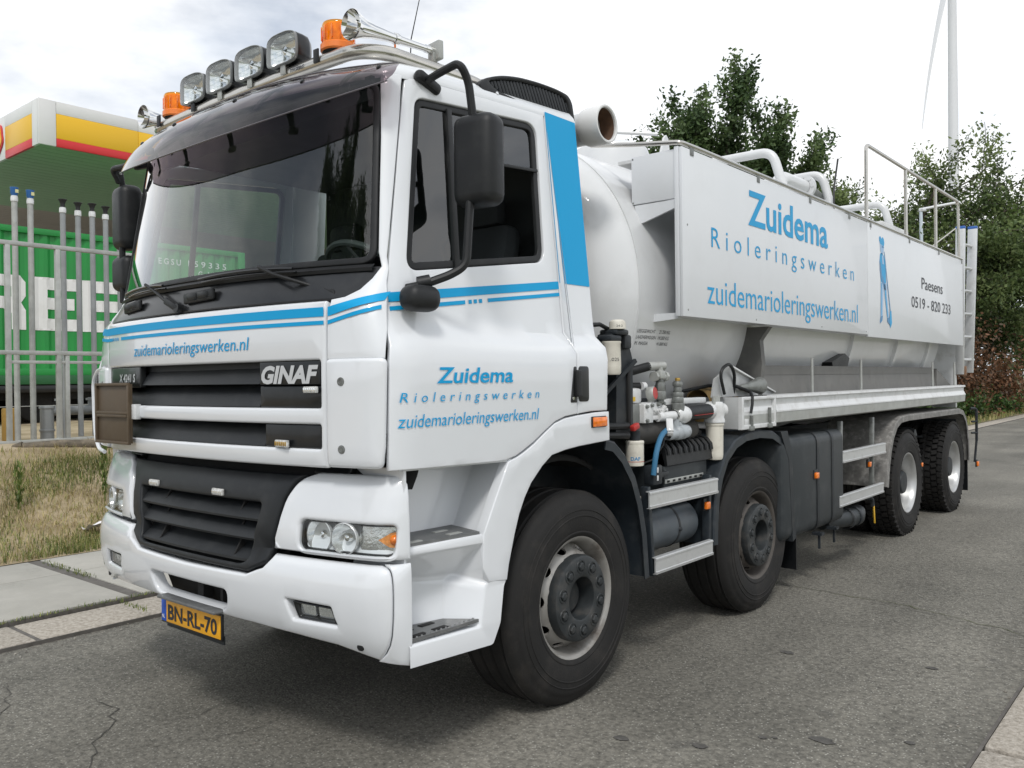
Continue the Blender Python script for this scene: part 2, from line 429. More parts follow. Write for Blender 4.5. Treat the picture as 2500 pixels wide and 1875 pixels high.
HOOD = lambda p=0.0: Cfun(1.23, YF_UP, .093, .13, .12, p)
UP = lambda p=0.0: Cfun(W_UP, YF_UP, B_UP, .10, .12, p)
def s_at_y(fn, y, z):
    a, b = 0.5, 1.6
    for _ in range(40):
        m = (a+b)/2
        if fn(m, z).y < y: a = m
        else: b = m
    return a
SEAM = [(1.2, -1.262), (1.69, -1.25), (1.95, -1.185), (2.06, -1.155), (2.85, -.995), (2.97, -.97)]
seam = lambda z: interp(z, SEAM)
def xs(y, z):
    xu = -.055-(z-1.84)*.095
    zr = 1.69+.03*(y+1.25); dz = lerp(.20, .105, sstep((y+1.25)/1.1))
    t = sstep((z-zr)/dz); x = .03*(1-t)+xu*t
    d = max(0.0, (seam(z)+.12-y)/.12); x -= .03*d*d
    return x
def SIDE(p=0.0, mir=False):
    def fn(y, z):
        x = xs(y, z)+p
        return V((x if not mir else 2*XC-x, y, z))
    return fn
def arcs(fn, y0, z0, z1, n):
    return [(s_at_y(fn, seam(z)-y0, z), z) for z in [lerp(z0, z1, i/n) for i in range(n+1)]]
cab = empty('cab', (XC, -.6, 1.2), truck)

# front hood panel with the two grille openings
mb = MB()
top_open = rounded(rect(-.905, 1.497, .905, 1.688), .012); low_open = rounded(rect(-.905, 1.335, .905, 1.432), .012)
sheet(mb, rounded(rect(-.935, 1.258, .935, 1.926), .01), [top_open, low_open], HOOD(), .05, .012, .07)
hood = mb.obj('hood_panel', white, cab)
# black windscreen base panel
mb = MB(); sheet(mb, rounded([(-1.075, 1.932), (1.075, 1.932), (1.085, 2.062), (-1.085, 2.062)], [.13, .13, .01, .01], 8), [], UP(-.006), .03, .004, .07)
cowl = mb.obj('windscreen_cowl', gloss, cab)
mb = MB()
mb.grid(lambda s, z: UP(.012-.012*abs(z-2.056)/.014)(s, z), [lerp(-1.06, 1.06, i/40) for i in range(41)], [2.042, 2.049, 2.056, 2.063, 2.07])
mb.obj('cowl_lip', plastic, cab)
for sx in (-.62, .10):
    mb = MB()
    for k in range(2): mb.box(UP(.012)(sx+.09*k-.045, 1.995+.004*k), (.085, .03, .035), .012)
    mb.bar(UP(.01)(sx-.12, 1.99), UP(.01)(sx+.12, 2.0), .02, .05, .008)
    mb.obj('washer_jet', plastic, cab)

# windscreen, its seal
def ws_edge(z): return interp(z, [(2.06, 1.068), (2.85, .985)])
wsh = [(-ws_edge(2.07), 2.072), (ws_edge(2.07), 2.072), (ws_edge(2.85), 2.86), (-ws_edge(2.85), 2.86)]
mb = MB(); mb_o = rounded(wsh, [.07, .07, .09, .09], 7)
sheet(mb, mb_o, [inset(mb_o if area2(mb_o) > 0 else mb_o[::-1], .028)], UP(.004), .02, .006, .07)
mb.obj('windscreen_seal', plastic, cab)
mb = MB(); nv, tris, _ = triangulate([resample(inset(mb_o, .02), .08)], .07)
mb.add([UP(-.002)(p.x, p.y) for p in nv], tris)
mb.obj('windscreen', windglass, cab)

# corner pillars both sides, from the corner deflector up beside the windscreen to the roof
for sg in (1, -1):
    F = UP()
    outer = [(s_at_y(F, seam(z)-.005, z), z) for z in (1.69, 1.8, 1.9, 2.0, 2.1, 2.25, 2.4, 2.55, 2.7, 2.88)]
    inner = [(ws_edge(2.85)-.01, 2.88), (ws_edge(2.85)+.002, 2.80), (ws_edge(2.6)+.003, 2.6), (ws_edge(2.3)+.003, 2.3), (ws_edge(2.12)+.004, 2.12), (1.085, 2.06), (1.075, 2.01), (1.05, 1.965), (1.0, 1.938), (.94, 1.93), (.94, 1.69)]
    pl = outer+inner
    mb = MB(); sheet(mb, [(s*sg, z) for s, z in pl], [], F, .03, .005, .06)
    mb.obj('corner_pillar', white, cab)
# corner deflectors below
F = HOOD(.012)
for sg in (1, -1):
    pl = [(.942, 1.262)]+[(s_at_y(F, seam(z)-.008, z), z) for z in (1.262, 1.35, 1.45, 1.55, 1.692)]+[(.942, 1.692)]
    mb = MB(); sheet(mb, [(s*sg, z) for s, z in rounded(pl, [.02, .03, 0, 0, 0, .03, .02])], [], F, .045, .016, .05)
    cd = mb.obj('corner_deflector', white, cab)
    for z in (1.602, 1.338):
        mb = MB(); p = F(1.02*sg, z); q = F(1.03*sg, z); r = F(1.02*sg, z+.01); n = (q-p).cross(r-p).normalized()*sg
        n = -n if n.y > 0 else n
        mb.lathe([(.0, .002), (.009, .002), (.010, -.001)], p, n, 12); mb.lathe([(.010, .003), (.017, .002), (.018, -.004)], p, n, 16)
        mb.obj('bolt', greymetal, cd)
# wing-like guard outside the far corner
far = MB(); lp = fillet([(-2.24, -1.315, 1.690), (-2.36, -1.30, 1.68), (-2.435, -1.29, 1.62), (-2.425, -1.29, 1.42), (-2.40, -1.295, 1.31), (-2.34, -1.305, 1.245), (-2.24, -1.32, 1.235)], .05)
far.tube(lp, .011, 8)
g = far.obj('corner_guard', white, cab)
for z in (1.58, 1.50, 1.42, 1.34):
    mb = MB(); mb.tube([(-2.43, -1.288, z), (-2.28, -1.28, z)], .004, 6); mb.obj('guard_rod', whiteworn, g)
mb = MB(); mb.span((-2.42, -1.275, 1.26), (-2.26, -1.268, 1.67)); mb.obj('guard_gap', gloss, g)

# upper grille: backing, slats, fins, badge plates
gr = empty('upper_grille', (XC, -1.35, 1.6), cab)
mb = MB(); mb.grid(lambda s, z: HOOD(-.085)(s, z), [lerp(-.93, .93, i/24) for i in range(25)], [1.31, 1.42, 1.5, 1.6, 1.71]); mb.obj('grille_back', bkt, gr)
def slat(zt, zb, s0, s1, front=.012, back=.075, th=.012):
    """a slanted louvre: its face leans back upward"""
    m_ = MB(); N = 18
    prof = [(-front, zb), (-front-.006, zb+.012), (-back*.55, zb+(zt-zb)*.62), (-back, zt), (-back-.012, zt), (-back*.55-.016, zb+(zt-zb)*.55), (-front-.014, zb)]
    vs = []; fs = []; k = len(prof)
    for i in range(N+1):
        s = lerp(s0, s1, i/N)
        for p, z in prof:
            q = HOOD(0)(s, z); vs.append((q.x, q.y-p, z))
    for i in range(N):
        for j in range(k): fs.append((i*k+j, i*k+(j+1) % k, (i+1)*k+(j+1) % k, (i+1)*k+j))
    fs += [tuple(range(k)), tuple(N*k+j for j in range(k-1, -1, -1))]
    return m_.add(vs, fs)
slat(1.680, 1.596, -.455, .545).obj('slat', grillem, gr); slat(1.592, 1.500, -.90, .545).obj('slat', grillem, gr)
slat(1.425, 1.338, -.90, .575).obj('slat', grillem, gr)
for s, zs in ((-.48, (1.60, 1.5)), (.37, (1.60, 1.5)), (.37, (1.345,))):
    for z0 in zs:
        q = HOOD(-.02)(s, z0); mb = MB()
        pr = [(q.y, z0+.004), (q.y+.065, z0+.004), (q.y+.065, z0+.085), (q.y+.052, z0+.085)]
        mb.prism(pr, lambda y, z, x=q.x: (x-.004, y, z), lambda y, z, x=q.x: (x+.004, y, z)); mb.obj('grille_fin', bkt, gr)
for nm, pl, pr in (('badge_plate', rect(.56, 1.592, .902, 1.686), -.002), ('blank_plate', rect(.55, 1.499, .902, 1.587), -.012), ('blank_plate', rect(.585, 1.337, .902, 1.430), -.008), ('badge_plate', rect(-.902, 1.585, -.462, 1.686), -.004)):
    mb = MB(); sheet(mb, rounded(pl, .006), [], HOOD(pr), .03, .005, .06); mb.obj(nm, gloss, gr)
silver = mat('silver_print', (0.55, 0.56, 0.57), 0.35, metal=0.3)
text('GINAF', lambda u, v: HOOD(.001)(u, v), .575, .898, 1.600, .070, silver, gr, bold=.045, shear=.25)
text('X 4241 S', HOOD(-.001), -.742, -.518, 1.613, .040, silver, gr, bold=.03, shear=.10)
def led(c, w, h, parent, yaw_=0.0, amber=False):
    m_ = MB(); m_.box(c, (w, .014, h), .004); o = m_.obj('led_marker', ledwhite, parent)
    m2 = MB(); k = 6
    for i in range(k): m2.box((c[0]-w*.40+w*.8*i/(k-1), c[1]-.008, c[2]), (w*.09, .004, h*.55), .001)
    m2.obj('led_row', brass if amber else reflector, o)
q = HOOD(.004)(.86, 1.571); led((q.x, q.y, q.z), .085, .026, gr)
q = HOOD(.006)(.70, 1.352); led((q.x, q.y, q.z), .085, .030, gr, amber=True)
# brown hazard-sign holder on the grille bar
sg_ = MB(); sx0, sx1, sy = -2.07, -1.705, -1.425
sg_.box(((sx0+sx1)/2, sy, 1.455), (sx1-sx0, .012, .295), .002)
sign = sg_.obj('hazard_sign_holder', signb, truck)
for (a, b) in (((sx0, 1.602), (sx1, 1.602)), ((sx0, 1.458), (sx1, 1.458)), ((sx0, 1.308), (sx1, 1.308)), ((sx0+.006, 1.605), (sx0+.006, 1.305)), ((sx1-.006, 1.605), (sx1-.006, 1.305)), ((sx0+.02, 1.443), (sx1-.02, 1.443))):
    m_ = MB(); m_.bar((a[0], sy-.012, a[1]), (b[0], sy-.012, b[1]), .016, .014, .002); m_.obj('holder_rim', signb, sign)
m_ = MB(); m_.box((-1.69, -1.41, 1.465), (.05, .03, .075), .004); m_.obj('holder_bracket', whiteworn, sign)

# headlamp boxes
gW = [(.80, .47), (.86, .592), (.905, .607), (1.12, .655), (1.19, .695), (1.225, .76)]
F = LOW()
ends = lambda y, z: s_at_y(F, y, z)
hl_open = rounded([(.765, .921), (ends(-1.225, .98), .921), (ends(-1.225, .98), 1.046), (.765, 1.046)], [.035, .05, .03, .035], 6)
for sg in (1, -1):
    pl = [(gW[2][1]+.006, .905), (.9, .905), (ends(-1.165, .907), .905)]+[(ends(-1.165, z), z) for z in (.92, .94, .96, 1.0, 1.05, 1.1, 1.16, 1.20)]+[(ends(-1.175, 1.225), 1.234), (1.0, 1.238), (.80, 1.236), (.745, 1.215), (.71, 1.19), (.664, 1.12)]
    mb = MB(); sheet(mb, [(s*sg, z) for s, z in rounded(pl, [.01, 0, .01]+[0]*8+[.02, 0, .02, .02, .03, .03])], [[(s*sg, z) for s, z in hl_open]], F, .10, .014, .05)
    box_ = mb.obj('headlamp_box', white, cab)
    mb = MB(); hr0 = [(s*sg, z) for s, z in hl_open]; hr1 = hr0 if area2(hr0) > 0 else hr0[::-1]; sheet(mb, inset(hr1, .002), [inset(hr1, .009)], LOW(-.016), .03, .003, .05); mb.obj('lamp_gasket', gloss, box_)
    # the lamp: dark bowl, reflector bowls, amber corner, clear cover
    lamp = empty('headlamp', tuple(F(.95*sg, .98)), cab)
    mb = MB(); ho = [(s*sg, z) for s, z in hl_open]
    mb.grid(lambda s, z: LOW(-.06)(s*sg, z), [lerp(.745, 1.155, i/14) for i in range(15)], [.912, .98, 1.052]); mb.obj('lamp_bowl', mat('lamp_bowl', (.55, .56, .56), .3, metal=.3), lamp)
    for sc, rr, dp in ((.845, .066, .03), (.990, .060, .012)):
        c = LOW(-.01-dp)(sc*sg, .983); n = V((.25*sg, -1, 0)).normalized() if sc > .9 else V((.12*sg, -1, 0)).normalized()
        mb = MB(); mb.lathe([(rr, .012), (rr*.97, .004), (rr*.86, -.018), (rr*.6, -.040), (rr*.28, -.052), (.001, -.054)], c, n, 28)
        bowl = mb.obj('reflector_bowl', reflector, lamp)
        mb = MB(); mb.lathe([(.016, -.05), (.018, -.02), (.012, -.008), (.001, -.005)], c, n, 14); mb.obj('bulb_shield', chrome, lamp)
        mb = MB(); mb.lathe([(rr*1.02, .014), (rr*1.06, .012), (rr*1.07, .0), (rr*1.02, -.002)], c, n, 30); mb.obj('lamp_ring', mat('lamp_ring_grey', (.62, .63, .63), .25, metal=.3), lamp)
    mb = MB(); o_ = [(s*sg, z) for s, z in [(1.055, .93), (1.17, .928), (1.215, .95), (1.215, 1.02), (1.17, 1.04), (1.055, 1.04), (1.035, .985)]]
    decal(mb, o_, LOW(-.04), .03); mb.obj('indicator_reflector', mat('ribbed_reflector', (.62, .62, .60), .2, metal=.8, bump=.25, bscale=70), lamp)
    mb = MB(); q = LOW(-.035)(1.185*sg, .985); mb.lathe([(.0, .022), (.012, .018), (.020, .008), (.022, -.012)], q, (.5*sg, -1, 0), 16); mb.obj('amber_bulb', orange, lamp)
    mb = MB(); o_ = [(s*sg, z) for s, z in [(1.125, .985), (1.17, .958), (1.215, .952), (1.226, .985), (1.215, 1.020), (1.17, 1.012)]]
    decal(mb, o_, LOW(-.030), .02); mb.obj('amber_reflector', mat('amber_soft', (.62, .24, .06), .25, var=.3, vscale=60), lamp)
    mb = MB(); cw = inset(ho if area2(ho) > 0 else ho[::-1], .003); nv, tris, _ = triangulate([resample(cw, .05)], .05); mb.add([LOW(-.010)(p.x, p.y) for p in nv], tris)
    mb.obj('lamp_cover', lensclear, lamp)

# bumper
bt = [(-.615, .897), (-.60, .862), (-.575, .835), (-.47, .795), (0, .787), (.47, .795), (.575, .835), (.60, .862), (.615, .897)]
be = lambda z: ends(-1.247, z)
bl = [(be(.52), .512), (1.12, .512), (1.03, .535), (.95, .553), (.75, .567), (.5, .578), (0, .58)]
zs_ = [.897, .89, .88, .87, .85, .82, .78, .74, .70, .66, .62, .58, .545]
pl = bt+[(.9, .897)]+[(be(z), z) for z in zs_]+bl+[(-s, z) for s, z in bl[-2::-1]]+[(-be(z), z) for z in zs_[::-1]]+[(-.9, .897)]
slot = rounded([(-.345, .705), (.345, .705), (.30, .605), (-.30, .605)], [.04, .05, .05, .04], 6)
fogs = [rounded([(.715*k, .722), (.955*k, .716), (.978*k, .640), (.745*k, .640)], .008) for k in (1, -1)]
mb = MB(); sheet(mb, pl, [slot]+fogs, F, .06, .014, .05, 4)
bumper = mb.obj('bumper', white, cab)
for k in (1, -1):
    mb = MB(); sheet(mb, [(s*k, z) for s, z in [(be(z)+.004, z) for z in zs_+[.508]]+[(ends(-1.165, z), z) for z in ([.490]+zs_[::-1])]], [], F, .06, .006, .05); mb.obj('bumper_corner', white, cab)
mb = MB(); mb.grid(LOW(-.12), [lerp(-.42, .42, i/10) for i in range(11)], [.55, .65, .75]); mb.obj('slot_back', bkt, bumper)
mb = MB(); mb.box((XC+.03, -1.405, .600), (.50, .10, .014), .004); mb.obj('foot_plate', steptread, bumper)
for x_, w_ in ((.0, .05), (.18, .02)): mb = MB(); mb.box((XC+x_, -1.33, .66), (w_, .05, .11)); mb.obj('slot_rib', bkt, bumper)
for k in (1, -1):
    fl = empty('fog_lamp', tuple(F(.85*k, .68)), bumper)
    mb = MB(); mb.grid(lambda s, z: LOW(-.055)(s*k, z), [.70, .78, .86, .93, .99], [.625, .68, .735]); mb.obj('lamp_bowl', gloss, fl)
    for s0, s1 in ((.765, .845), (.862, .945)):
        mb = MB(); sheet(mb, [(s*k, z) for s, z in rounded(rect(s0, .655, s1, .708), .012)], [], LOW(-.030), .02, .006, .04); mb.obj('reflector_bowl', reflector, fl)
    mb = MB(); sheet(mb, [(s*k, z) for s, z in rounded([(.742, .716), (.952, .712), (.970, .645), (.765, .645)], .008)], [[(s*k, z) for s, z in rounded([(.76, .708), (.945, .704), (.958, .653), (.776, .653)], .008)]], LOW(-.014), .02, .004, .05)
    mb.obj('lamp_rim', gloss, fl)
    mb = MB(); o_ = [(.745*k, .715), (.95*k, .711), (.968*k, .646), (.766*k, .646)]; decal(mb, o_, LOW(-.016), .05); mb.obj('lamp_cover', lensclear, fl)
for k in (1, -1):
    mb = MB(); p = F(1.065*k, .567); mb.lathe([(.0, .004), (.014, .003), (.017, -.004)], p, (.25*k, -1, 0), 14); mb.obj('bumper_plug', plastic, bumper)
# number plate
mb = MB(); mb.box((XC, -1.402, .523), (.532, .012, .120), .003); plate = mb.obj('number_plate', gloss, truck)
mb = MB(); mb.box((XC+.022, -1.409, .524), (.472, .006, .104), .002); mb.obj('plate_field', yellowp, plate)
mb = MB(); mb.box((XC-.237, -1.409, .524), (.044, .006, .104), .002); mb.obj('plate_band', plateblue, plate)
text('BN-RL-70', lambda u, v: (XC+u, -1.4135, v), -.195, .235, .489, .070, blackink, plate, bold=.028)
text('NL', lambda u, v: (XC+u, -1.4135, v), -.250, -.224, .488, .018, mat('plate_white', (.7, .7, .7), .5), plate, bold=.02)
mb = MB(); mb.box((XC, -1.385, .46), (.50, .01, .04), .003); mb.obj('plate_backing', greyplast, plate)

# middle grille between the headlamp boxes
mg = empty('middle_grille', (XC, -1.38, 1.0), cab)
def gw(z): return interp(z, gW)
zz = [.803, .83, .86, .905, .98, 1.05, 1.12, 1.165, 1.195]
gp = [(gw(z)-.006, z) for z in zz]+[(.74, 1.222)]+[(-.74, 1.222)]+[(-gw(z)+.006, z) for z in zz[::-1]]
hole = rounded([(-.545, 1.095), (.52, 1.095), (.46, .845), (.40, .832), (-.42, .832), (-.475, .845)], [.02, .03, .05, .03, .03, .05])
mb = MB(); sheet(mb, gp, [hole], LOW(-.006), .05, .012, .06); mb.obj('grille_surround', grillem, mg)
mb = MB(); mb.grid(LOW(-.085), [lerp(-.6, .6, i/12) for i in range(13)], [.80, .9, 1.0, 1.12]); mb.obj('grille_back', bkt, mg)
def mslat(zt, zb, s0, s1, fr=.018, bk=.078):
    m_ = MB(); N = 14; prof = [(fr, zb), (fr-.003, zb+.010), (bk*.6, zb+(zt-zb)*.66), (bk, zt), (bk+.01, zt), (fr+.012, zb)]; k = len(prof); vs = []; fs = []
    for i in range(N+1):
        s = lerp(s0, s1, i/N)
        for p, z in prof: q = LOW(0)(s, z); vs.append((q.x, q.y+p, z))
    for i in range(N):
        for j in range(k): fs.append((i*k+j, i*k+(j+1) % k, (i+1)*k+(j+1) % k, (i+1)*k+j))
    fs += [tuple(range(k)), tuple(N*k+j for j in range(k-1, -1, -1))]
    return m_.add(vs, fs)
for zt, zb, a, b in ((1.085, 1.012, -.535, .505), (1.0, .928, -.515, .49), (.918, .840, -.49, .46)): mslat(zt, zb, a, b).obj('slat', grillem, mg)
for s in (-.30, .345):
    for z0 in (1.012, .928, .842):
        q = LOW(-.022)(s, z0); mb = MB()
        mb.prism([(q.y, z0+.003), (q.y+.06, z0+.003), (q.y+.06, z0+.080), (q.y+.045, z0+.080)], lambda y, z, x=q.x: (x-.005, y, z), lambda y, z, x=q.x: (x+.005, y, z)); mb.obj('grille_fin', bkt, mg)
for s in (-.38, .21):
    q = LOW(.002)(s, 1.118); led((q.x, q.y, q.z), .085, .030, mg)
# dark gap under the hood with the two hinge openings
mb = MB(); mb.grid(lambda s, z: LOW(-.07)(s, z), [lerp(-1.2, 1.2, i/24) for i in range(25)], [1.17, 1.22, 1.27]); mb.obj('hood_gap', bkt, cab)
for k in (1, -1):
    mb = MB(); sheet(mb, rounded([(.74*k, 1.226), (.93*k, 1.226), (.94*k, 1.262), (.74*k, 1.262)], .012), [], LOW(-.03), .03, .004, .05); mb.obj('hood_latch', gloss, cab)

# side body: doors, rear corner, lower skirt
Zroof = lambda y: lerp(2.885, 2.945, (y+1.0)/1.21)
door_edge = [(seam(1.258)+.006, 1.258), (-.656, 1.247), (-.60, 1.249), (-.53, 1.262), (-.473, 1.285), (-.40, 1.318), (-.32, 1.362), (-.24, 1.402), (-.16, 1.423), (-.062, 1.432), (-.062, 1.6), (-.062, 1.725), (-.062, 1.83), (-.062, 2.3), (-.062, Zroof(-.06)-.01)]
door_edge += [(-.5, Zroof(-.5)-.01), (seam(2.86)+.012, Zroof(-.98)-.012)]+[(seam(z)+.006, z) for z in (2.75, 2.6, 2.4, 2.2, 2.06, 1.95, 1.8, 1.69, 1.5, 1.35)]
win = rounded([(-1.078, 2.045), (-.155, 2.172), (-.125, 2.865), (-.945, 2.795)], [.07, .07, .09, .045], 7)
for mir in (False, True):
    S_ = SIDE(0, mir)
    mb = MB(); sheet(mb, door_edge, [win], S_, .035, .005, .06)
    door = mb.obj('door', white, cab)
    wi = inset(win if area2(win) > 0 else win[::-1], .004); wi2 = inset(wi, .030)
    mb = MB(); sheet(mb, wi, [wi2], SIDE(-.010, mir), .02, .005, .07); mb.obj('window_seal', plastic, door)
    # front fixed pane, divider, upper closed strip of the dropped pane
    mb = MB(); mb.bar(SIDE(-.010, mir)(-.775, 2.085), SIDE(-.012, mir)(-.745, 2.79), .03, .022, .004, up=(1, 0, 0)); mb.obj('window_divider', plastic, door)
    mb = MB(); decal(mb, [(-1.07, 2.06), (-.775, 2.095), (-.75, 2.80), (-.95, 2.785)], SIDE(-.018, mir), .08); mb.obj('quarter_pane', glass('thin_glass', (.78, .86, .83), 1.0) if mir else sideglass, door)
    if not mir:
        mb = MB(); decal(mb, [(-.765, 2.58), (-.145, 2.625), (-.135, 2.86), (-.745, 2.80)], SIDE(-.022, mir), .08); mb.obj('window_pane', sideglass, door)
        mb = MB(); mb.bar(SIDE(-.016)(-.76, 2.58), SIDE(-.016)(-.145, 2.625), .016, .03, .004, up=(1, 0, 0)); mb.obj('window_bar', plastic, door)
    else:
        mb = MB(); decal(mb, [(-.765, 2.10), (-.16, 2.18), (-.135, 2.86), (-.745, 2.80)], SIDE(-.022, mir), .08); mb.obj('window_pane', glass('thin_glass', (.78, .86, .83), 1.0), door)
    # rear corner of the cab
    rc = [(-.054, 1.432), (.06, 1.440), (.2, 1.440), (.212, 1.7), (.212, 2.3), (.205, Zroof(.2)), (.06, Zroof(.06)), (-.054, Zroof(-.05)), (-.054, 2.4), (-.054, 1.83), (-.054, 1.725), (-.054, 1.6)]
    mb = MB(); sheet(mb, rc, [], S_, .06, .006, .06); rcp = mb.obj('rear_corner_panel', white, cab)
    if not mir:
        mb = MB(); mb.grid(SIDE(.0025), [-.053, .0, .05, .10, .15, .19, .204], [2.078, 2.2, 2.35, 2.5, 2.65, 2.8, 2.9, 2.942]); mb.obj('blue_panel', blue, rcp, fixn=False)
    # skirt round the front wheel arch
    sk = [(-.054, 1.424), (.10, 1.433), (.214, 1.434), (.219, 1.36), (.219, 1.285), (.05, 1.277), (-.05, 1.272), (-.16, 1.262), (-.266, 1.245), (-.34, 1.20), (-.423, 1.13), (-.47, 1.07), (-.51, 1.0), (-.542, .92), (-.565, .85), (-.585, .79), (-.60, .722), (-.72, .735), (-.757, .80), (-.750, .945), (-.666, 1.095), (-.582, 1.240), (-.515, 1.258), (-.466, 1.276), (-.40, 1.306), (-.32, 1.352), (-.24, 1.394), (-.16, 1.414)]
    fl_ = (lambda y, z, mir=mir: V((((.03 - .0*(y > -9)) if not mir else 2*XC-.03), y, z)))
    mb = MB(); sheet(mb, sk, [], fl_, .05, .006, .06)
    mb.obj('arch_skirt', white, cab)
# near-side details
door0 = [o for o in bpy.data.objects if o.name == 'door'][0]
# door handle: bezel with grip and lock
hp = empty('door_handle', (.035, 0, 1.57), door0)
mb = MB(); fl_ = lambda y, z: V((.034, y, z))
sheet(mb, rounded([(-.118, 1.487), (-.066, 1.487), (-.066, 1.662), (-.088, 1.662)], [.012, .004, .004, .02]), [], fl_, .012, .004, .05); mb.obj('handle_bezel', gloss, hp)
mb = MB(); sheet(mb, rounded(rect(-.050, 1.490, .036, 1.664), .02), [], fl_, .012, .004, .05); mb.obj('handle_recess', gloss, hp)
mb = MB(); sheet(mb, rounded(rect(-.085, 1.515, -.046, 1.645), .008), [], lambda y, z: V((.052, y, z)), .02, .006, .05); mb.obj('handle_grip', plastic, hp)
mb = MB(); mb.lathe([(.0, .003), (.007, .003), (.008, 0)], (.036, -.100, 1.508), (1, 0, 0), 12); mb.obj('lock', chrome, hp)
# marker lamp on the skirt
mb = MB(); mb.box((.036, .118, 1.385), (.022, .118, .048), .005); ml = mb.obj('side_marker', orange, cab)
mb = MB(); mb.box((.030, .118, 1.385), (.016, .128, .056), .004); mb.obj('marker_base', plastic, ml)
# stripes and lettering: hood, corner, door
def stripe(nm, fn, us, top, bot, parent, m=blue):
    mb = MB(); vs = []
    mb.grid(lambda u, t: fn(u, lerp(bot(u), top(u), t)), us, [0, .5, 1]); return mb.obj(nm, m, parent, smooth=40, fixn=False)
HU = [lerp(-.93, .93, i/24) for i in range(25)]
stripe('stripe', HOOD(.0025), HU, lambda s: 1.897, lambda s: 1.860, hood)
stripe('stripe', HOOD(.0025), [u for u in HU if u > -.70], lambda s: 1.844, lambda s: 1.828, hood)
stripe('stripe', HOOD(.0025), [-.93, -.90, -.87, -.835], lambda s: 1.844, lambda s: 1.828, hood)
for u in (-.825, -.79, -.757): stripe('stripe_dash', HOOD(.0025), [u, u+.016], lambda s: 1.844, lambda s: 1.828, hood)
text('zuidemarioleringswerken.nl', HOOD(.003), -.52, .50, 1.740, .058, blue, hood, shear=.15, bold=.0)
for sg in (1, -1):
    F = UP(.0028); s1 = s_at_y(F, seam(1.93)-.009, 1.93); us = [lerp(.945, s1, i/12) for i in range(13)]
    pil = [o for o in bpy.data.objects if o.name.startswith('corner_pillar')][0 if sg == 1 else 1]
    rise = lambda s: .058*((s-.945)/(s1-.945)) if sg == 1 else .02*((s-.945)/(s1-.945))
    stripe('stripe', lambda s, z: F(s*sg, z), us, lambda s: 1.897+rise(s), lambda s: 1.860+rise(s), pil)
    stripe('stripe', lambda s, z: F(s*sg, z), us, lambda s: 1.844+rise(s)*.95, lambda s: 1.828+rise(s)*.95, pil)
SD = SIDE(.0028); slope = .119
du = [lerp(-1.172, -.064, i/24) for i in range(25)]
stripe('stripe', SD, du, lambda y: 1.953+(y+1.17)*slope, lambda y: 1.915+(y+1.17)*slope, door0)
stripe('stripe', SD, [u for u in du if u < -.75]+[-.75], lambda y: 1.897+(y+1.17)*slope, lambda y: 1.880+(y+1.17)*slope, door0)
stripe('stripe', SD, [-.60]+[u for u in du if u > -.6], lambda y: 1.897+(y+1.17)*slope, lambda y: 1.880+(y+1.17)*slope, door0)
for u in (-.728, -.694, -.660): stripe('stripe_dash', SD, [u, u+.02], lambda y: 1.897+(y+1.17)*slope, lambda y: 1.880+(y+1.17)*slope, door0)
TX = SIDE(.0035)
text('Zuidema', TX, -1.022, -.547, 1.592, .066, blue, door0, bold=.018, shear=.15)
text('Rioleringswerken', TX, -1.212, -.362, 1.518, .040, blue, door0, shear=.2, space=1.7, bold=.0)
text('zuidemarioleringswerken.nl', TX, -1.222, -.365, 1.420, .054, blue, door0, shear=.2, bold=-.002)

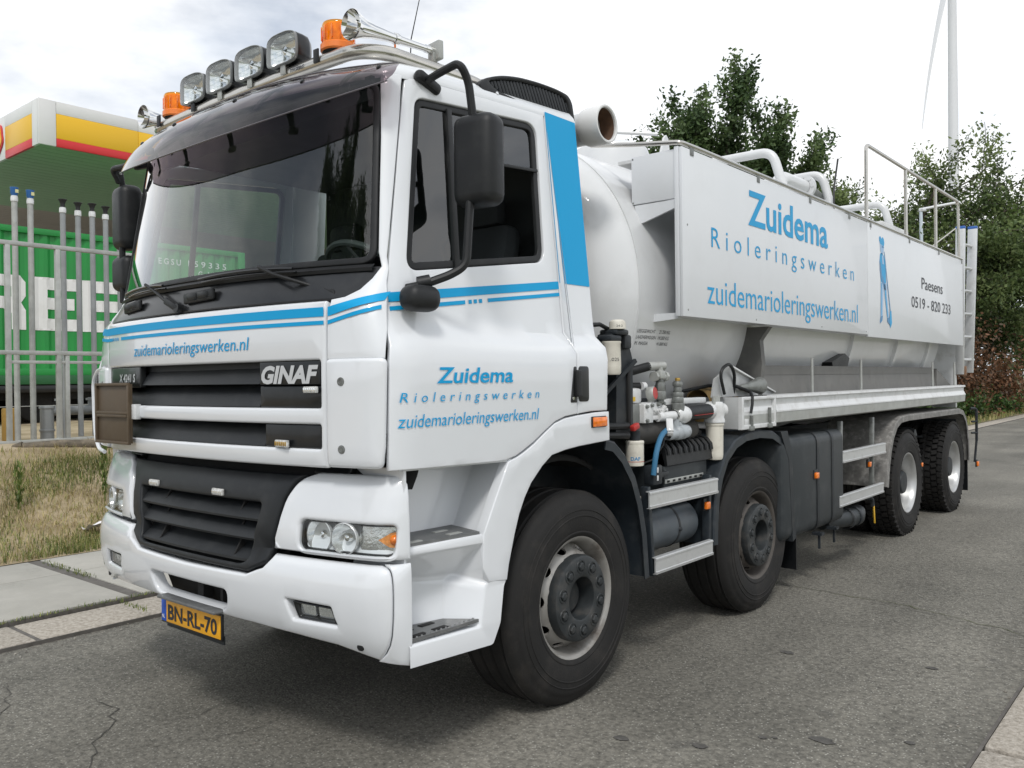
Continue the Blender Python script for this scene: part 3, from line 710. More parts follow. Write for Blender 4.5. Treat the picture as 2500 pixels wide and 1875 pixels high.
# steps in the recess between bumper and wheel arch
for mir in (False, True):
    X = (lambda x: x) if not mir else (lambda x: 2*XC-x)
    st = empty('cab_steps', (X(-.1), -.9, .7), cab)
    def pan(nm, quad, m, th=.012, b=.004):
        m_ = MB(); q = [V((X(a), b_, c)) for a, b_, c in quad]; n = (q[1]-q[0]).cross(q[2]-q[0]).normalized()*th
        k = len(q); m_.add(q+[p-n for p in q], [tuple(range(k)), tuple(range(2*k-1, k-1, -1))]+[(i, (i+1) % k, (i+1) % k+k, i+k) for i in range(k)]); return m_.obj(nm, m, st, smooth=30)
    VT = dict(A1=(-.245, -1.18, 1.30), A2=(-.235, -.50, 1.27), A3=(-.215, -.69, .945), A4=(-.235, -1.18, .945), F1=(.020, -.748, .945), F2=(.024, -.575, 1.25), L1=(-.02, -1.18, .945), F1b=(.018, -.752, .905), L1b=(-.02, -1.18, .905),
        R1=(-.17, -1.18, .80), R2=(-.12, -.80, .765), S1=(.024, -.757, .80), S2=(.024, -.715, .735), S3=(.024, -.60, .725), Q1=(-.15, -.66, .745), Q0=(-.20, -1.18, .775), B2=(-.11, -.85, .745), B3=(-.103, -.87, .575), B4=(-.18, -1.18, .575),
        C1=(.018, -.735, .705), C2=(.030, -.775, .560), D1=(.031, -.625, .705), D2=(.031, -.65, .548), E2=(.031, -.70, .465), E1=(.028, -1.18, .488), G=(.028, -1.18, .575), D3=(.02, -.60, .738))
    PL = ['A1 A2 A3 A4', 'A2 F2 F1 A3', 'A4 A3 F1 L1', 'L1 F1 F1b L1b', 'L1b F1b R2 R1', 'F1b S1 S2 R2', 'R1 R2 B2 Q0', 'R2 S2 C1 B2', 'S2 S3 D1 C1', 'Q0 B2 B3 B4', 'B2 C1 C2 B3', 'C1 D1 D2 C2', 'B4 B3 C2 G', 'G C2 E2 E1', 'C2 D2 E2']
    bm = bmesh.new(); vv = {k_: bm.verts.new(V((X(p[0]), p[1], p[2]))) for k_, p in VT.items() if any(k_ in q_.split() for q_ in PL)}
    for q_ in PL: bm.faces.new([vv[k_] for k_ in q_.split()])
    bmesh.ops.recalc_face_normals(bm, faces=bm.faces); bmesh.ops.bevel(bm, geom=[e_ for e_ in bm.edges if len(e_.link_faces) == 2], offset=.011, segments=3, profile=.5, affect='EDGES', clamp_overlap=True)
    me = bpy.data.meshes.new('step_body'); bm.to_mesh(me); bm.free(); me.materials.append(white); finish(me, 50); ob_ = bpy.data.objects.new('step_body', me); COL.objects.link(ob_); attach(ob_, st)
    pan('well_side', [(-.30, -1.185, .50), (.0, -1.185, .50), (.01, -1.185, 1.26), (-.30, -1.185, 1.26)], white)
    pan('well_top', [(-.25, -1.20, 1.262), (.0, -1.20, 1.262), (.02, -.55, 1.252), (-.25, -.45, 1.252)], white)
    tr = MB(); tr.prism([(X(-.222), -1.165), (X(-.028), -1.165), (X(.012), -.757), (X(-.205), -.705)], lambda x, y: (x, y, .940), lambda x, y: (x, y, .957)); up = tr.obj('step_tread', steptread, st)
    tr = MB(); tr.prism([(X(-.170), -1.17), (X(.012), -1.17), (X(.024), -.782), (X(-.100), -.872)], lambda x, y: (x, y, .578), lambda x, y: (x, y, .592)); lo = tr.obj('step_tread', steptread, st)
    for t_, z, y0s, x0s in ((up, .958, (-1.09, -.86), (-.145, -.06)), (lo, .593, (-1.10, -.98), (-.11, -.03))):
        for y_ in y0s:
            for x_ in x0s:
                m_ = MB(); m_.box((X(x_+.02), y_, z), (.028, .075, .004), .001); m_.obj('tread_slot', galv if t_ is up else bkt, t_)
    m_ = MB(); 
    for i in range(14): m_.lathe([(.0, .005), (.004, .004), (.006, 0)], (X(.006), -1.15+.027*i, .592), (0, 0, 1), 6)
    m_.obj('tread_stud', steptread, lo)
    m_ = MB(); m_.bar((X(-.075), -1.07, .90), (X(-.045), -.93, .895), .03, .022, .006); m_.obj('step_lamp', cream, st)

# roof
plan = []
F = UP()
for i in range(33):
    s = lerp(-1.0, 1.0, i/32); se = s_at_y(F, seam(2.88), 2.88); p = F(s*se, 2.88); plan.append((p.x, p.y, 2.872 if abs(s) < .93 else 2.878))
for y in (-.8, -.55, -.3, -.05, .14, .212): plan.append((xs(y, Zroof(y)), y, Zroof(y)))
rear = [(2*XC-p[0], p[1], p[2]) for p in plan[-6:]][::-1]
plan += [(lerp(xs(.212, 2.945), 2*XC-xs(.212, 2.945), i/8), .212, 2.945) for i in range(1, 8)]+rear
pl2 = [(p[0], p[1]) for p in plan]; mb = MB(); k = len(plan); cur = None
if area2(pl2) < 0: plan = plan[::-1]; pl2 = pl2[::-1]
for d, h in ((0, -.012), (0, 0), (.006, .022), (.022, .048), (.055, .070), (.11, .084), (.25, .094), (.5, .10)):
    q = inset(pl2, d) if d < .2 else [(lerp(p[0], XC, d), lerp(p[1], -.45, d)) for p in pl2]
    o = len(mb.v); mb.add([(q[i][0], q[i][1], lerp(plan[i][2], 2.90, min(1, d*1.2))+h) for i in range(k)], [])
    if cur is not None:
        for i in range(k): mb.f.append((cur+i, cur+(i+1) % k, o+(i+1) % k, o+i)); mb.m.append(0)
    cur = o
mb.f.append(tuple(cur+i for i in range(k))); mb.m.append(0)
roof = mb.obj('cab_roof', white, cab, smooth=40)
for (y, z) in ((-.435, 2.945), (-.40, 2.962), (-.36, 2.93)):
    mb = MB(); mb.lathe([(.0, .004), (.008, .003), (.010, -.004)], (xs(y, 2.93)-.01, y, z-.012), (1, 0, .35), 10); mb.obj('bolt', white, roof)

# inside of the cab
inn = empty('cab_interior', (XC, -.5, 1.5), cab)
def part(nm, m, parent, fn, smooth=35):
    b = MB(); fn(b); return b.obj(nm, m, parent, smooth=smooth)
part('cab_floor', interior, inn, lambda b: b.span((-2.36, -1.28, 1.36), (-.02, .18, 1.40)))
part('back_wall', interior, inn, lambda b: b.span((-2.18, .15, 1.36), (-.22, .19, 2.93)))
part('head_lining', interior, inn, lambda b: b.span((-2.18, -1.02, 2.868), (-.22, .18, 2.880)))
def dash(b):
    N = 14; prof = [(.02, 1.6), (.015, 2.02), (.06, 2.055), (.22, 2.06), (.36, 2.03), (.42, 1.95), (.40, 1.6)]; k = len(prof); vs = []; fs = []
    for i in range(N+1):
        s = lerp(-1.05, 1.05, i/N)
        for p, z in prof: q = UP(-.03)(s, min(z, 2.05)); vs.append((q.x, q.y+p, z))
    for i in range(N):
        for j in range(k): fs.append((i*k+j, i*k+(j+1) % k, (i+1)*k+(j+1) % k, (i+1)*k+j))
    b.add(vs, fs+[tuple(range(k)), tuple(N*k+j for j in range(k))])
part('dashboard', interior, inn, dash)
for cx in (-.62, -1.78):
    s_ = empty('seat', (cx, -.2, 1.4), inn)
    part('seat_cushion', seatm, s_, lambda b: b.box((cx, -.33, 1.80), (.50, .50, .16), .06)); part('seat_back', seatm, s_, lambda b: b.box((cx, -.06, 2.13), (.48, .14, .58), .06, M.Rotation(R(-10), 3, 'X'))); part('headrest', seatm, s_, lambda b: b.box((cx, .0, 2.50), (.28, .10, .17), .05))
def wheel_(b):
    c = V((-.62, -.80, 2.09)); ax = V((0, .62, .78)).normalized(); x = V((1, 0, 0)); y = ax.cross(x)
    b.tube([c+(x*math.cos(2*PI*i/32)+y*math.sin(2*PI*i/32))*.225 for i in range(32)], .016, 8, closed=True)
    for a in (0, PI, -PI/2): b.bar(c, c+(x*math.cos(a)+y*math.sin(a))*.22, .05, .015)
    b.lathe([(.07, -.03), (.075, .01), (.04, .03), (0, .032)], c, ax, 16); b.tube([c, c-ax*.35], .03, 8)
part('steering_wheel', mat('steering_grey', (.07, .075, .075), .6), inn, wheel_)
part('paper_sheet', mat('paper', (.78, .79, .78), .7), inn, lambda b: b.box((-1.72, -1.0, 2.085), (.30, .22, .004)))
part('sun_blind', interior, inn, lambda b: b.box((XC, -1.09, 2.82), (1.9, .02, .10)))
# ------------------------------------------------------------------ cab fittings
# wipers
for px, tip, a, b in ((-1.263, -1.60, -1.945, -1.415), (-.285, -.66, -1.085, -.480)):
    yy = lambda x: interp(2.06, YF_UP)+.16*abs(x-XC)**2.3-.03
    wp = empty('wiper', (px, yy(px), 1.95), cab)
    mb = MB(); mb.tube([(px, yy(px)+.03, 1.945), (px, yy(px)-.02, 1.952)], .022, 12); mb.bar((px+.01, yy(px)-.012, 1.945), (lerp(px, tip, .32), yy(px)-.014, lerp(1.95, 2.088, .32)), .016, .034, .006); mb.obj('wiper_arm', plastic, wp)
    mb = MB(); mb.tube([(lerp(px, tip, .30), yy(px)-.014, lerp(1.95, 2.088, .30)), (lerp(px, tip, .7), yy(tip)-.016, lerp(1.95, 2.088, .7)), (tip, yy(tip)-.012, 2.088)], .008, 8); mb.obj('wiper_rod', plastic, wp)
    mb = MB(); N = 8; pts = [(lerp(a, b, i/N), yy(lerp(a, b, i/N))-.006, 2.070-.010*(2*i/N-1)**2+.008) for i in range(N+1)]; mb.tube(pts, .007, 6)
    mb.tube([(lerp(a, b, i/N), yy(lerp(a, b, i/N))+.010, 2.062-.006*(2*i/N-1)**2) for i in range(N+1)], .005, 6); mb.obj('wiper_blade', gloss, wp)
# smoked sun visor with its brackets
def visor(u, v):
    a = abs(u); dx = lerp(1.10, 1.145, v)*u; k = a**2.6
    top = V((XC+1.10*u, -1.228+.175*a**2.4, 2.932-.035*a**3)); bot = V((XC+1.15*u, -1.428+.28*k, 2.668+.130*a**2.6))
    p = top.lerp(bot, v); bulge = .028*math.sin(PI*v)*(1-.5*k); p.y -= bulge; p.z += bulge*.8
    return p
mb = MB(); us = [-1+2*i/48 for i in range(49)]; vs_ = [0, .1, .25, .4, .55, .7, .85, .95, 1]
mb.grid(lambda u, v: visor(u*(1-.035*(2*v-1)**4 if abs(u) > .9 else 1), v), us, vs_); vis = mb.obj('sun_visor', smoke, cab, smooth=60)
for v in (0.0, 1.0):
    mb = MB(); mb.tube([visor(u*.975, v) for u in us], .0035, 6); mb.obj('visor_edge', mat('visor_edge_smoke', (.10, .09, .10), .3), vis)
for u in (-.94, -.62, -.22, .25, .62, .93):
    p = visor(u, .36); mb = MB(); mb.lathe([(0, .008), (.010, .006), (.013, -.002)], p, (0, -.8, .6), 12); mb.obj('bolt', gloss, vis)
for u in (-.80, -.42, .0, .42, .80):
    mb = MB(); pts = [(visor(u, v)+V((0, .012, -.012)), w_) for v, w_ in ((.06, .055), (.25, .045), (.5, .032), (.66, .026))]
    vs = []
    for p, w_ in pts: vs += [p+V((-w_/2, 0, 0)), p+V((w_/2, 0, 0)), p+V((w_/2, .008, -.006)), p+V((-w_/2, .008, -.006))]
    n_ = len(pts); mb.add(vs, [(4*i_+j_, 4*i_+(j_+1) % 4, 4*i_+4+(j_+1) % 4, 4*i_+4+j_) for i_ in range(n_-1) for j_ in range(4)]+[(0, 1, 2, 3), tuple(4*n_-4+j_ for j_ in (3, 2, 1, 0))])
    e_ = pts[-1][0]; mb.box(e_+V((.012, .012, -.008)), (.055, .02, .03), .006); mb.obj('visor_bracket', gloss, vis)
# roof lamp bar
bar_ = empty('roof_bar', (XC, -1.1, 2.99), cab)
yb = lambda x: -1.125+.03*abs((x-XC)/.9)**2
pts = [(-.215, -.33, 2.945), (-.262, -.44, 3.005), (-.292, -.98, 3.008), (-.36, yb(-.36), 2.998)]+[(x, yb(x), 2.995) for x in (-.7, -1.2, -1.7)]+[(2*XC+.36, yb(-.36), 2.998), (2*XC+.292, -.98, 3.008), (2*XC+.262, -.44, 3.005), (2*XC+.215, -.33, 2.945)]
mb = MB(); mb.tube(fillet(pts, .16, 6), .032, 16); tube = mb.obj('bar_tube', steel, bar_)
for x in (-.30, -2.10):
    mb = MB(); mb.tube([(x, -.70, 2.97), (x, -.70, 3.0)], .012, 8); mb.tube([(x, -.66, 2.97), (x, -.66, 3.0)], .010, 8); mb.obj('bar_foot', steel, bar_)
text('HiBar', lambda u, v: V((u, yb(u)-.0335-.001, v)), -.74, -.64, 2.985, .022, blackink, tube, bold=.015)
# four long-range lamps
dsh = rounded([(-.112, -.058), (-.06, -.072), (.06, -.072), (.112, -.058), (.116, .0), (.108, .060), (.06, .072), (-.06, .072), (-.108, .060), (-.116, 0)], .03, 4)
dsh = [V((p.x, p.y)) for p in dsh]
def lampfn(c, d): return lambda u, v: V((c.x+u, c.y+d-.014*(1-(u/.118)**2), c.z+v))
for i in range(4):
    x = -.806-.258*i; c = V((x+.004, yb(x)-.035, 3.100))
    sp = empty('roof_lamp', tuple(c), cab)
    o_ = dsh if area2(dsh) > 0 else dsh[::-1]
    mb = MB(); mb.cur = 1; sheet(mb, o_, [inset(o_, .006)], lampfn(c, 0), .02, .003, .05); mb.cur = 0
    k = len(o_); rings = []
    for sc, d in ((.995, .012), (.985, .045), (.95, .075), (.75, .105), (.4, .125), (.1, .130)):
        o0 = len(mb.v); mb.add([(c.x+p.x*sc, c.y+d, c.z+p.y*sc) for p in o_], []); rings.append(o0)
    for a, b in zip(rings, rings[1:]):
        for j in range(k): mb.f.append((a+j, b+j, b+(j+1) % k, a+(j+1) % k)); mb.m.append(0)
    mb.obj('lamp_housing', [gloss, mat('lamp_frame', (.20, .21, .21), .3)], sp)
    mb = MB(); rings = []
    for sc, d in ((.95, .006), (.90, .022), (.70, .045), (.4, .060), (.12, .064)):
        o0 = len(mb.v); mb.add([(c.x+p.x*sc, c.y+d, c.z+p.y*sc) for p in o_], []); rings.append(o0)
    for a, b in zip(rings, rings[1:]):
        for j in range(k): mb.f.append((a+j, a+(j+1) % k, b+(j+1) % k, b+j)); mb.m.append(0)
    mb.f.append(tuple(rings[-1]+j for j in range(k))); mb.m.append(0)
    mb.obj('lamp_bowl', reflector, sp, fixn=False)
    mb = MB(); 
    for j in range(5): mb.bar((c.x-.085, c.y+.004, c.z-.045+.022*j), (c.x+.02, c.y+.004, c.z-.045+.022*j), .003, .003)
    mb.obj('lens_rib', lensclear, sp)
    mb = MB(); mb.lathe([(.0, -.02), (.022, -.012), (.024, .03)], c+V((0, .03, 0)), (0, 1, 0), 14); mb.obj('bulb_shield', chrome, sp)
    mb = MB(); nv, tris, _ = triangulate([resample(inset(o_, .009), .05)], .05); mb.add([lampfn(c, -.001)(p.x, p.y) for p in nv], tris); mb.obj('lamp_cover', lensclear, sp)
    mb = MB(); mb.box((x-.0, c.y+.055, 3.020), (.045, .07, .03), .004); mb.box((x+.02, yb(x)-.036, 3.012), (.035, .008, .055), .003); mb.obj('lamp_bracket', galv if i < 3 else plastic, sp)
# two orange beacons
for x in (-.510, -1.885):
    y = yb(x)+.045; be_ = empty('beacon', (x, y, 3.04), cab)
    mb = MB(); mb.lathe([(.070, .034), (.0715, .05), (.0705, .113), (.066, .124), (.05, .130), (.0, .131)], (x, y, 3.035), (0, 0, 1), 28); mb.obj('beacon_dome', glass('amber_dome', (1.0, .62, .16), .9), be_)
    mb = MB(); mb.lathe([(.05, .02), (.066, .035), (.062, .113), (.058, .118), (.0, .12)], (x, y, 3.035), (0, 0, 1), 20)
    inner_ = mb.obj('beacon_core', mat('amber_core', (1.0, .50, .07), .35, var=.3, vscale=40), be_)
    mb = MB(); mb.lathe([(.0, .002), (.070, .0), (.077, .006), (.077, .030), (.070, .036)], (x, y, 3.035), (0, 0, 1), 28); mb.obj('beacon_base', orangecap, be_)
    mb = MB(); mb.lathe([(.02, -.04), (.03, -.02), (.066, -.004), (.072, .003)], (x, y, 3.035), (0, 0, 1), 20); mb.box((x-.05, yb(x)-.036, 3.015), (.035, .008, .06), .003); mb.obj('beacon_mount', plastic, be_)
    mb = MB(); 
    for k in range(12): a = 2*PI*k/12; mb.box((x+.0712*math.cos(a), y+.0712*math.sin(a), 3.110), (.006, .006, .06), .002)
    mb.obj('dome_rib', orange, be_)
# two trumpet horns
for x, z in ((-.312, 3.080), (-2.085, 3.068)):
    hn = empty('air_horn', (x, -1.0, z), cab); ax = V((.03 if x > -1 else 0, 1, .04)).normalized(); o = V((x, -1.15, z))
    mb = MB(); mb.lathe([(.062, -.006), (.064, 0), (.058, .012), (.042, .05), (.030, .11), (.022, .20), (.017, .32), (.015, .42)], o, ax, 28); mb.lathe([(.062, -.006), (.055, .01), (.038, .05), (.022, .12), (.012, .2)], o, ax, 28); mb.obj('horn_bell', chrome, hn)
    e = o+ax*.43
    mb = MB(); mb.lathe([(.018, -.02), (.018, .03)], e, ax, 14, cap=True); mb.obj('horn_neck', chrome, hn)
    mb = MB(); mb.box(e+ax*.045, (.085, .03, .085), .006, M.Rotation(R(-8), 3, 'Z')); mb.bar(e+ax*.03, e+ax*.03+V((.0, 0, -.05)), .03, .03, .004); mb.obj('horn_block', galv, hn)
    mb = MB(); c = o+ax*.24; mb.lathe([(.024, -.012), (.026, 0), (.024, .012)], c, ax, 14); mb.bar(c, c+V((0, 0, -.10)), .012, .012); mb.obj('horn_post', chrome, hn)
# aerial
mb = MB(); mb.tube([(-.665, -.5, 3.0), (-.645, -.5, 3.30), (-.575, -.5, 3.50), (-.50, -.5, 3.72)], [.0035, .003, .002, .0015], 6); mb.obj('aerial', plastic, cab)
# main mirrors, near-view mirrors
for mir in (False, True):
    X = (lambda p: p) if not mir else (lambda p: (2*XC-p[0]-.05*(p[0] > 0), p[1]-.19, p[2]+.11*(p[2] < 2.8)-.02))
    mr = empty('door_mirror', X((.1, -.85, 2.5)), cab)
    mb = MB(); mb.box(X((.105, -.835, 2.50)), (.205, .135, .378), .05, M.Rotation(R(8 if not mir else -8), 3, 'Z'), 4); mb.obj('mirror_shell', plastic, mr)
    mb = MB(); mb.box(X((.095, -.772, 2.50)), (.130, .012, .30), .006, M.Rotation(R(8 if not mir else -8), 3, 'Z')); mb.obj('mirror_glass', chrome, mr)
    mb = MB(); mb.tube([X(p) for p in fillet([(-.165, -.885, 2.872), (-.05, -.91, 2.878), (.093, -.93, 2.884), (.098, -.885, 2.82), (.10, -.86, 2.66)], .055, 6)], .017, 10); mb.obj('mirror_arm', plastic, mr)
    mb = MB(); mb.box(X((-.150, -.875, 2.872)), (.05, .14, .05), .018, M.Rotation(R(20 if mir else -20), 3, 'X')); mb.obj('arm_mount', plastic, mr)
    if not mir:
        mb = MB(); mb.tube([X(p) for p in fillet([(.092, -.875, 2.36), (.088, -.90, 2.07), (.05, -.95, 2.03), (-.02, -1.05, 1.985), (-.075, -1.08, 1.975)], .08, 6)], .018, 10); mb.obj('mirror_arm', plastic, mr)
        mb = MB(); mb.tube([X((-.03, -1.06, 1.99)), X((.0, -1.02, 2.0))], .030, 12); mb.obj('arm_joint', plastic, mr)
    else:
        mb = MB(); mb.tube([X((.10, -.87, 2.36)), X((.10, -.87, 2.0)), X((.0, -.82, 1.97))], .018, 10); mb.obj('mirror_arm', plastic, mr)
    if not mir: mb = MB(); mb.box(X((.008, -1.085, 1.928)), (.115, .165, .105), .045, None, 4); mb.obj('kerb_mirror', plastic, mr)
    if mir:
        mb = MB(); mb.box(X((.12, -.835, 2.17)), (.19, .12, .21), .045, None, 4); mb.obj('wide_mirror', plastic, mr)
# black air intake on the roof edge, with slanted ribs
ain = empty('roof_air_intake', (-.4, -.15, 3.0), cab)
ol = rounded([(-.53, 2.968), (-.47, 3.008), (-.36, 3.052), (-.22, 3.082), (-.05, 3.098), (.10, 3.102), (.19, 3.094), (.222, 3.06), (.232, 2.955), (.0, 2.936), (-.25, 2.930), (-.50, 2.930)], [.02, .05, .08, .08, .08, .08, .02, .03, .01, 0, 0, .02], 4)
gl = rounded([(-.455, 2.997), (-.34, 3.035), (-.20, 3.062), (-.02, 3.078), (.12, 3.078), (.175, 3.06), (.200, 2.978), (-.10, 2.958), (-.38, 2.968)], [.03, .05, .06, .06, .04, .03, .02, .05, .05], 4)
fa = lambda y, z: V((-.168-.10*(z-2.93), y, z))
mb = MB(); sheet(mb, ol, [gl], fa, .06, .012, .06); 
k = len(ol); o1 = len(mb.v); mb.add([fa(*p)+V((-.058, 0, 0)) for p in ol]+[V((-.75, p[0], lerp(2.93, p[1], .85))) for p in ol], [])
for i in range(k): mb.f.append((o1+i, o1+(i+1) % k, o1+k+(i+1) % k, o1+k+i)); mb.m.append(0)
mb.f.append(tuple(o1+k+i for i in range(k))); mb.m.append(0)
mb.obj('intake_body', plastic, ain)
mb = MB(); decal(mb, gl, lambda y, z: fa(y, z)+V((-.04, 0, 0)), .1); mb.obj('intake_back', bkt, ain)
for i in range(26):
    y0 = -.46+.0265*i; zs = [z for z in np.linspace(2.95, 3.09, 29) if inside((y0+(3.09-z)*.75*-.0+(z-2.95)*-.35+.06, z), gl)]
    if len(zs) < 3: continue
    a, b = zs[0], zs[-1]; mb = MB(); P = lambda z: fa(y0+(z-2.95)*-.35+.06, z)+V((-.016, 0, 0)); mb.bar(P(a), P(b), .020, .012, .003, up=(1, 0, 0)); mb.obj('intake_rib', grillem, ain)
# ------------------------------------------------------------------ wheels
def tyre(wid, lugs=False):
    """tyre turned about x; outer face at x=0"""
    mb = MB(); half = [(.292, -.030), (.300, -.018), (.315, -.010), (.322, -.006), (.326, -.006), (.330, -.008), (.345, -.004), (.385, .0), (.402, .0005), (.404, .003), (.408, .003), (.410, .0), (.432, -.002), (.434, .0005), (.437, .0005), (.439, -.003), (.455, -.006), (.470, -.0105), (.474, -.0145), (.492, -.020), (.508, -.030), (.519, -.046), (.526, -.062)]
    gro = []
    n = 4
    for i in range(n):
        c = -wid*(.2+.6*i/(n-1)); gro += [(.530, c+.012), (.518, c+.006), (.518, c-.006), (.530, c-.012)]
    if lugs: gro = [(.514, -.10), (.514, -wid+.10)]
    prof = half+gro+[(r, -wid-x) for r, x in half[::-1]]
    mb.lathe(prof, (0, 0, 0), (1, 0, 0), 72)
    if lugs:
        N = 46
        for row, (xc, w) in enumerate(((-.048, .055), (-.112, .052), (-.175, .052), (-wid+.045, .05))):
            for i in range(N):
                a = 2*PI*(i+(row % 2)*.5)/N; rot = M.Rotation(a, 3, 'X'); mb.box(rot @ V((xc, 0, .521)), (w, .048, .030), 0, rot @ M.Rotation(.18*(1 if row % 2 else -1), 3, 'Z'))
    return mb
def polar(fx): return lambda u, v: V((fx(math.hypot(u, v)), u, v))
def circ(r, n, c=(0, 0)): return [(c[0]+r*math.cos(2*PI*i/n), c[1]+r*math.sin(2*PI*i/n)) for i in range(n)]
def wheel_front(rimm, hubmat, nuts_proud=.012, po=0.0):
    w = empty('wheel', (0, 0, .515), truck); WORLD[w.name] = M.Translation(V((0, 0, .515)))
    L0 = []
    def add(mb, nm, m, smooth=35, parent=w):
        o = mb.obj(nm, m, None, smooth=smooth); o.parent = parent; L0.append(o); return o
    add(tyre(.37), 'tyre', rubber, 40)
    mb = MB(); mb.lathe([(.298, -.034), (.304, -.022), (.302, -.016), (.295, -.018), (.284, -.028), (.274, -.05), (.268, -.09), (.262, -.105), (.262, -.26), (.29, -.33)], (0, 0, 0), (1, 0, 0), 64); add(mb, 'rim', rimm)
    fx = lambda r: interp(r, [(.20, -.030), (.215, -.034), (.235, -.058), (.250, -.085), (.264, -.106)])
    mb = MB(); sheet(mb, circ(.264, 64), [circ(.195, 40)]+[[(p[0], p[1]) for p in [((.243)*math.cos(a)+.016*math.cos(t)*math.cos(a)-.030*math.sin(t)*math.sin(a), (.243)*math.sin(a)+.016*math.cos(t)*math.sin(a)+.030*math.sin(t)*math.cos(a)) for t in [2*PI*k/14 for k in range(14)]]] for a in [2*PI*(j+.5)/10 for j in range(10)]], polar(fx), .012, .002, .05, 2)
    add(mb, 'rim_disc', rimm)
    mb = MB(); mb.lathe([(.0, -.30), (.25, -.30), (.26, -.11)], (0, 0, 0), (1, 0, 0), 24); add(mb, 'rim_back', bkt)
    mb = MB(); mb.lathe([(.213, -.040-po), (.214, -.012), (.209, .004), (.200, .009), (.114, .011), (.106, .007), (.100, -.03), (.098, -.085), (.0, -.088)], (po, 0, 0), (1, 0, 0), 48)
    mb.lathe([(.080, -.088), (.080, -.070), (.072, -.062), (.0, -.060)], (po, -.0, 0), (1, 0, 0), 30); add(mb, 'hub_cover', hubmat)
    for j in range(10):
        a = 2*PI*j/10+.12; c = V((.0095+po, .160*math.cos(a), .160*math.sin(a))); mb = MB(); mb.lathe([(.035, .0), (.033, .004), (.028, .004), (.026, -.002)], c, (1, 0, 0), 18); mb.lathe([(.022, -.004), (.021, nuts_proud-.004), (.016, nuts_proud), (.0, nuts_proud+.001)], c, (1, 0, 0), 6); add(mb, 'wheel_nut', hubmat)
    return w
def wheel_rear(rimm):
    w = empty('wheel', (0, 0, .515), truck); WORLD[w.name] = M.Translation(V((0, 0, .515)))
    def add(mb, nm, m, smooth=35):
        o = mb.obj(nm, m, None, smooth=smooth); o.parent = w; return o
    add(tyre(.30, True), 'tyre', rubber, 40)
    mb = tyre(.29, False); mb.v = [(x-.34, y, z) for x, y, z in mb.v]; add(mb, 'inner_tyre', rubber, 40)
    mb = MB(); mb.lathe([(.298, -.034), (.304, -.022), (.302, -.016), (.296, -.016), (.286, -.026), (.278, -.045), (.268, -.07), (.262, -.16), (.255, -.175), (.19, -.178), (.0, -.178)], (0, 0, 0), (1, 0, 0), 64); add(mb, 'rim', rimm)
    mb = MB(); mb.lathe([(.205, -.178), (.205, -.165), (.13, -.160), (.122, -.11), (.115, -.07), (.105, -.055), (.0, -.05)], (0, 0, 0), (1, 0, 0), 36); add(mb, 'hub', chassis)
    for j in range(10):
        a = 2*PI*j/10; c = V((-.165, .168*math.cos(a), .168*math.sin(a))); mb = MB(); mb.lathe([(.020, .0), (.019, .03), (.012, .036), (.012, .055), (.0, .056)], c, (1, 0, 0), 8); add(mb, 'wheel_nut', rimdust)
    return w
WX = -.012
def place_w(w, pos, copyfrom=None, rot=0.0, flip=False):
    mw = M.Translation(V(pos)) @ (M.Rotation(PI, 4, 'Z') if flip else M.Identity(4)) @ M.Rotation(rot, 4, 'X')
    if copyfrom: return copy_tree(copyfrom, mw, truck)
    w.location = (0, 0, 0); return put(w, mw, truck)
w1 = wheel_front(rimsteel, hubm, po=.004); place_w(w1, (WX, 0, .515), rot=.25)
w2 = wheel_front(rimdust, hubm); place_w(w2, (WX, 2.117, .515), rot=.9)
w3 = wheel_rear(rimalu); place_w(w3, (WX, 5.697, .515))
place_w(None, (WX, 7.555, .515), w3, rot=.3)
for y, w in ((0, w1), (2.117, w2), (5.697, w3), (7.555, w3)): place_w(None, (2*XC-WX, y, .515), w, rot=.5, flip=True)

# ------------------------------------------------------------------ chassis
ch = empty('chassis', (XC, 3.3, .9), truck)
for x in (-.78, -1.62):
    mb = MB(); mb.span((x-.04, -.95, .86), (x+.04, 7.95, 1.12), .01); mb.obj('frame_rail', chassis, ch)
for y in (-.6, 1.0, 3.0, 4.6, 6.6, 7.9):
    mb = MB(); mb.span((-1.58, y-.06, .9), (-.82, y+.06, 1.08)); mb.obj('cross_member', chassis, ch)
for y in (0, 2.117, 5.697, 7.555):
    mb = MB(); mb.tube([(-2.25, y, .515), (-.15, y, .515)], .075, 14); mb.box((XC, y, .52), (.36, .30, .34), .08); mb.obj('axle', chassis, ch)
mb = MB(); mb.span((-1.62, -1.1, .62), (-.78, 1.0, 1.2), .1); mb.obj('engine_block', bkt, ch)
mb = MB(); mb.span((-2.0, -1.15, .60), (-.4, -1.0, .75)); mb.obj('front_beam', chassis, ch)
# mudguards: swept strips
def strip(path, x0, x1, th, lip=.02):
    """path in (y,z); a mudguard skin between x0 and x1 with a rolled outer lip"""
    mb = MB(); k = len(path); vs = []; fs = []
    P = [V(p) for p in path]; N = []
    for i in range(k):
        d = (P[min(k-1, i+1)]-P[max(0, i-1)]).normalized(); N.append(V((d.y, -d.x)))
    sec = [(x0, 0), (x1-.03, 0), (x1-.008, .004), (x1, .014), (x1, lip+.014), (x1-.008, lip+.012), (x1-.012, .02), (x1-.035, th), (x0, th)]
    m = len(sec)
    for i in range(k):
        for x, d in sec: q = P[i]+N[i]*d; vs.append((x, q.x, q.y))
    for i in range(k-1):
        for j in range(m): fs.append((i*m+j, i*m+(j+1) % m, (i+1)*m+(j+1) % m, (i+1)*m+j))
    fs += [tuple(range(m)), tuple((k-1)*m+j for j in range(m-1, -1, -1))]
    return mb.add(vs, fs)
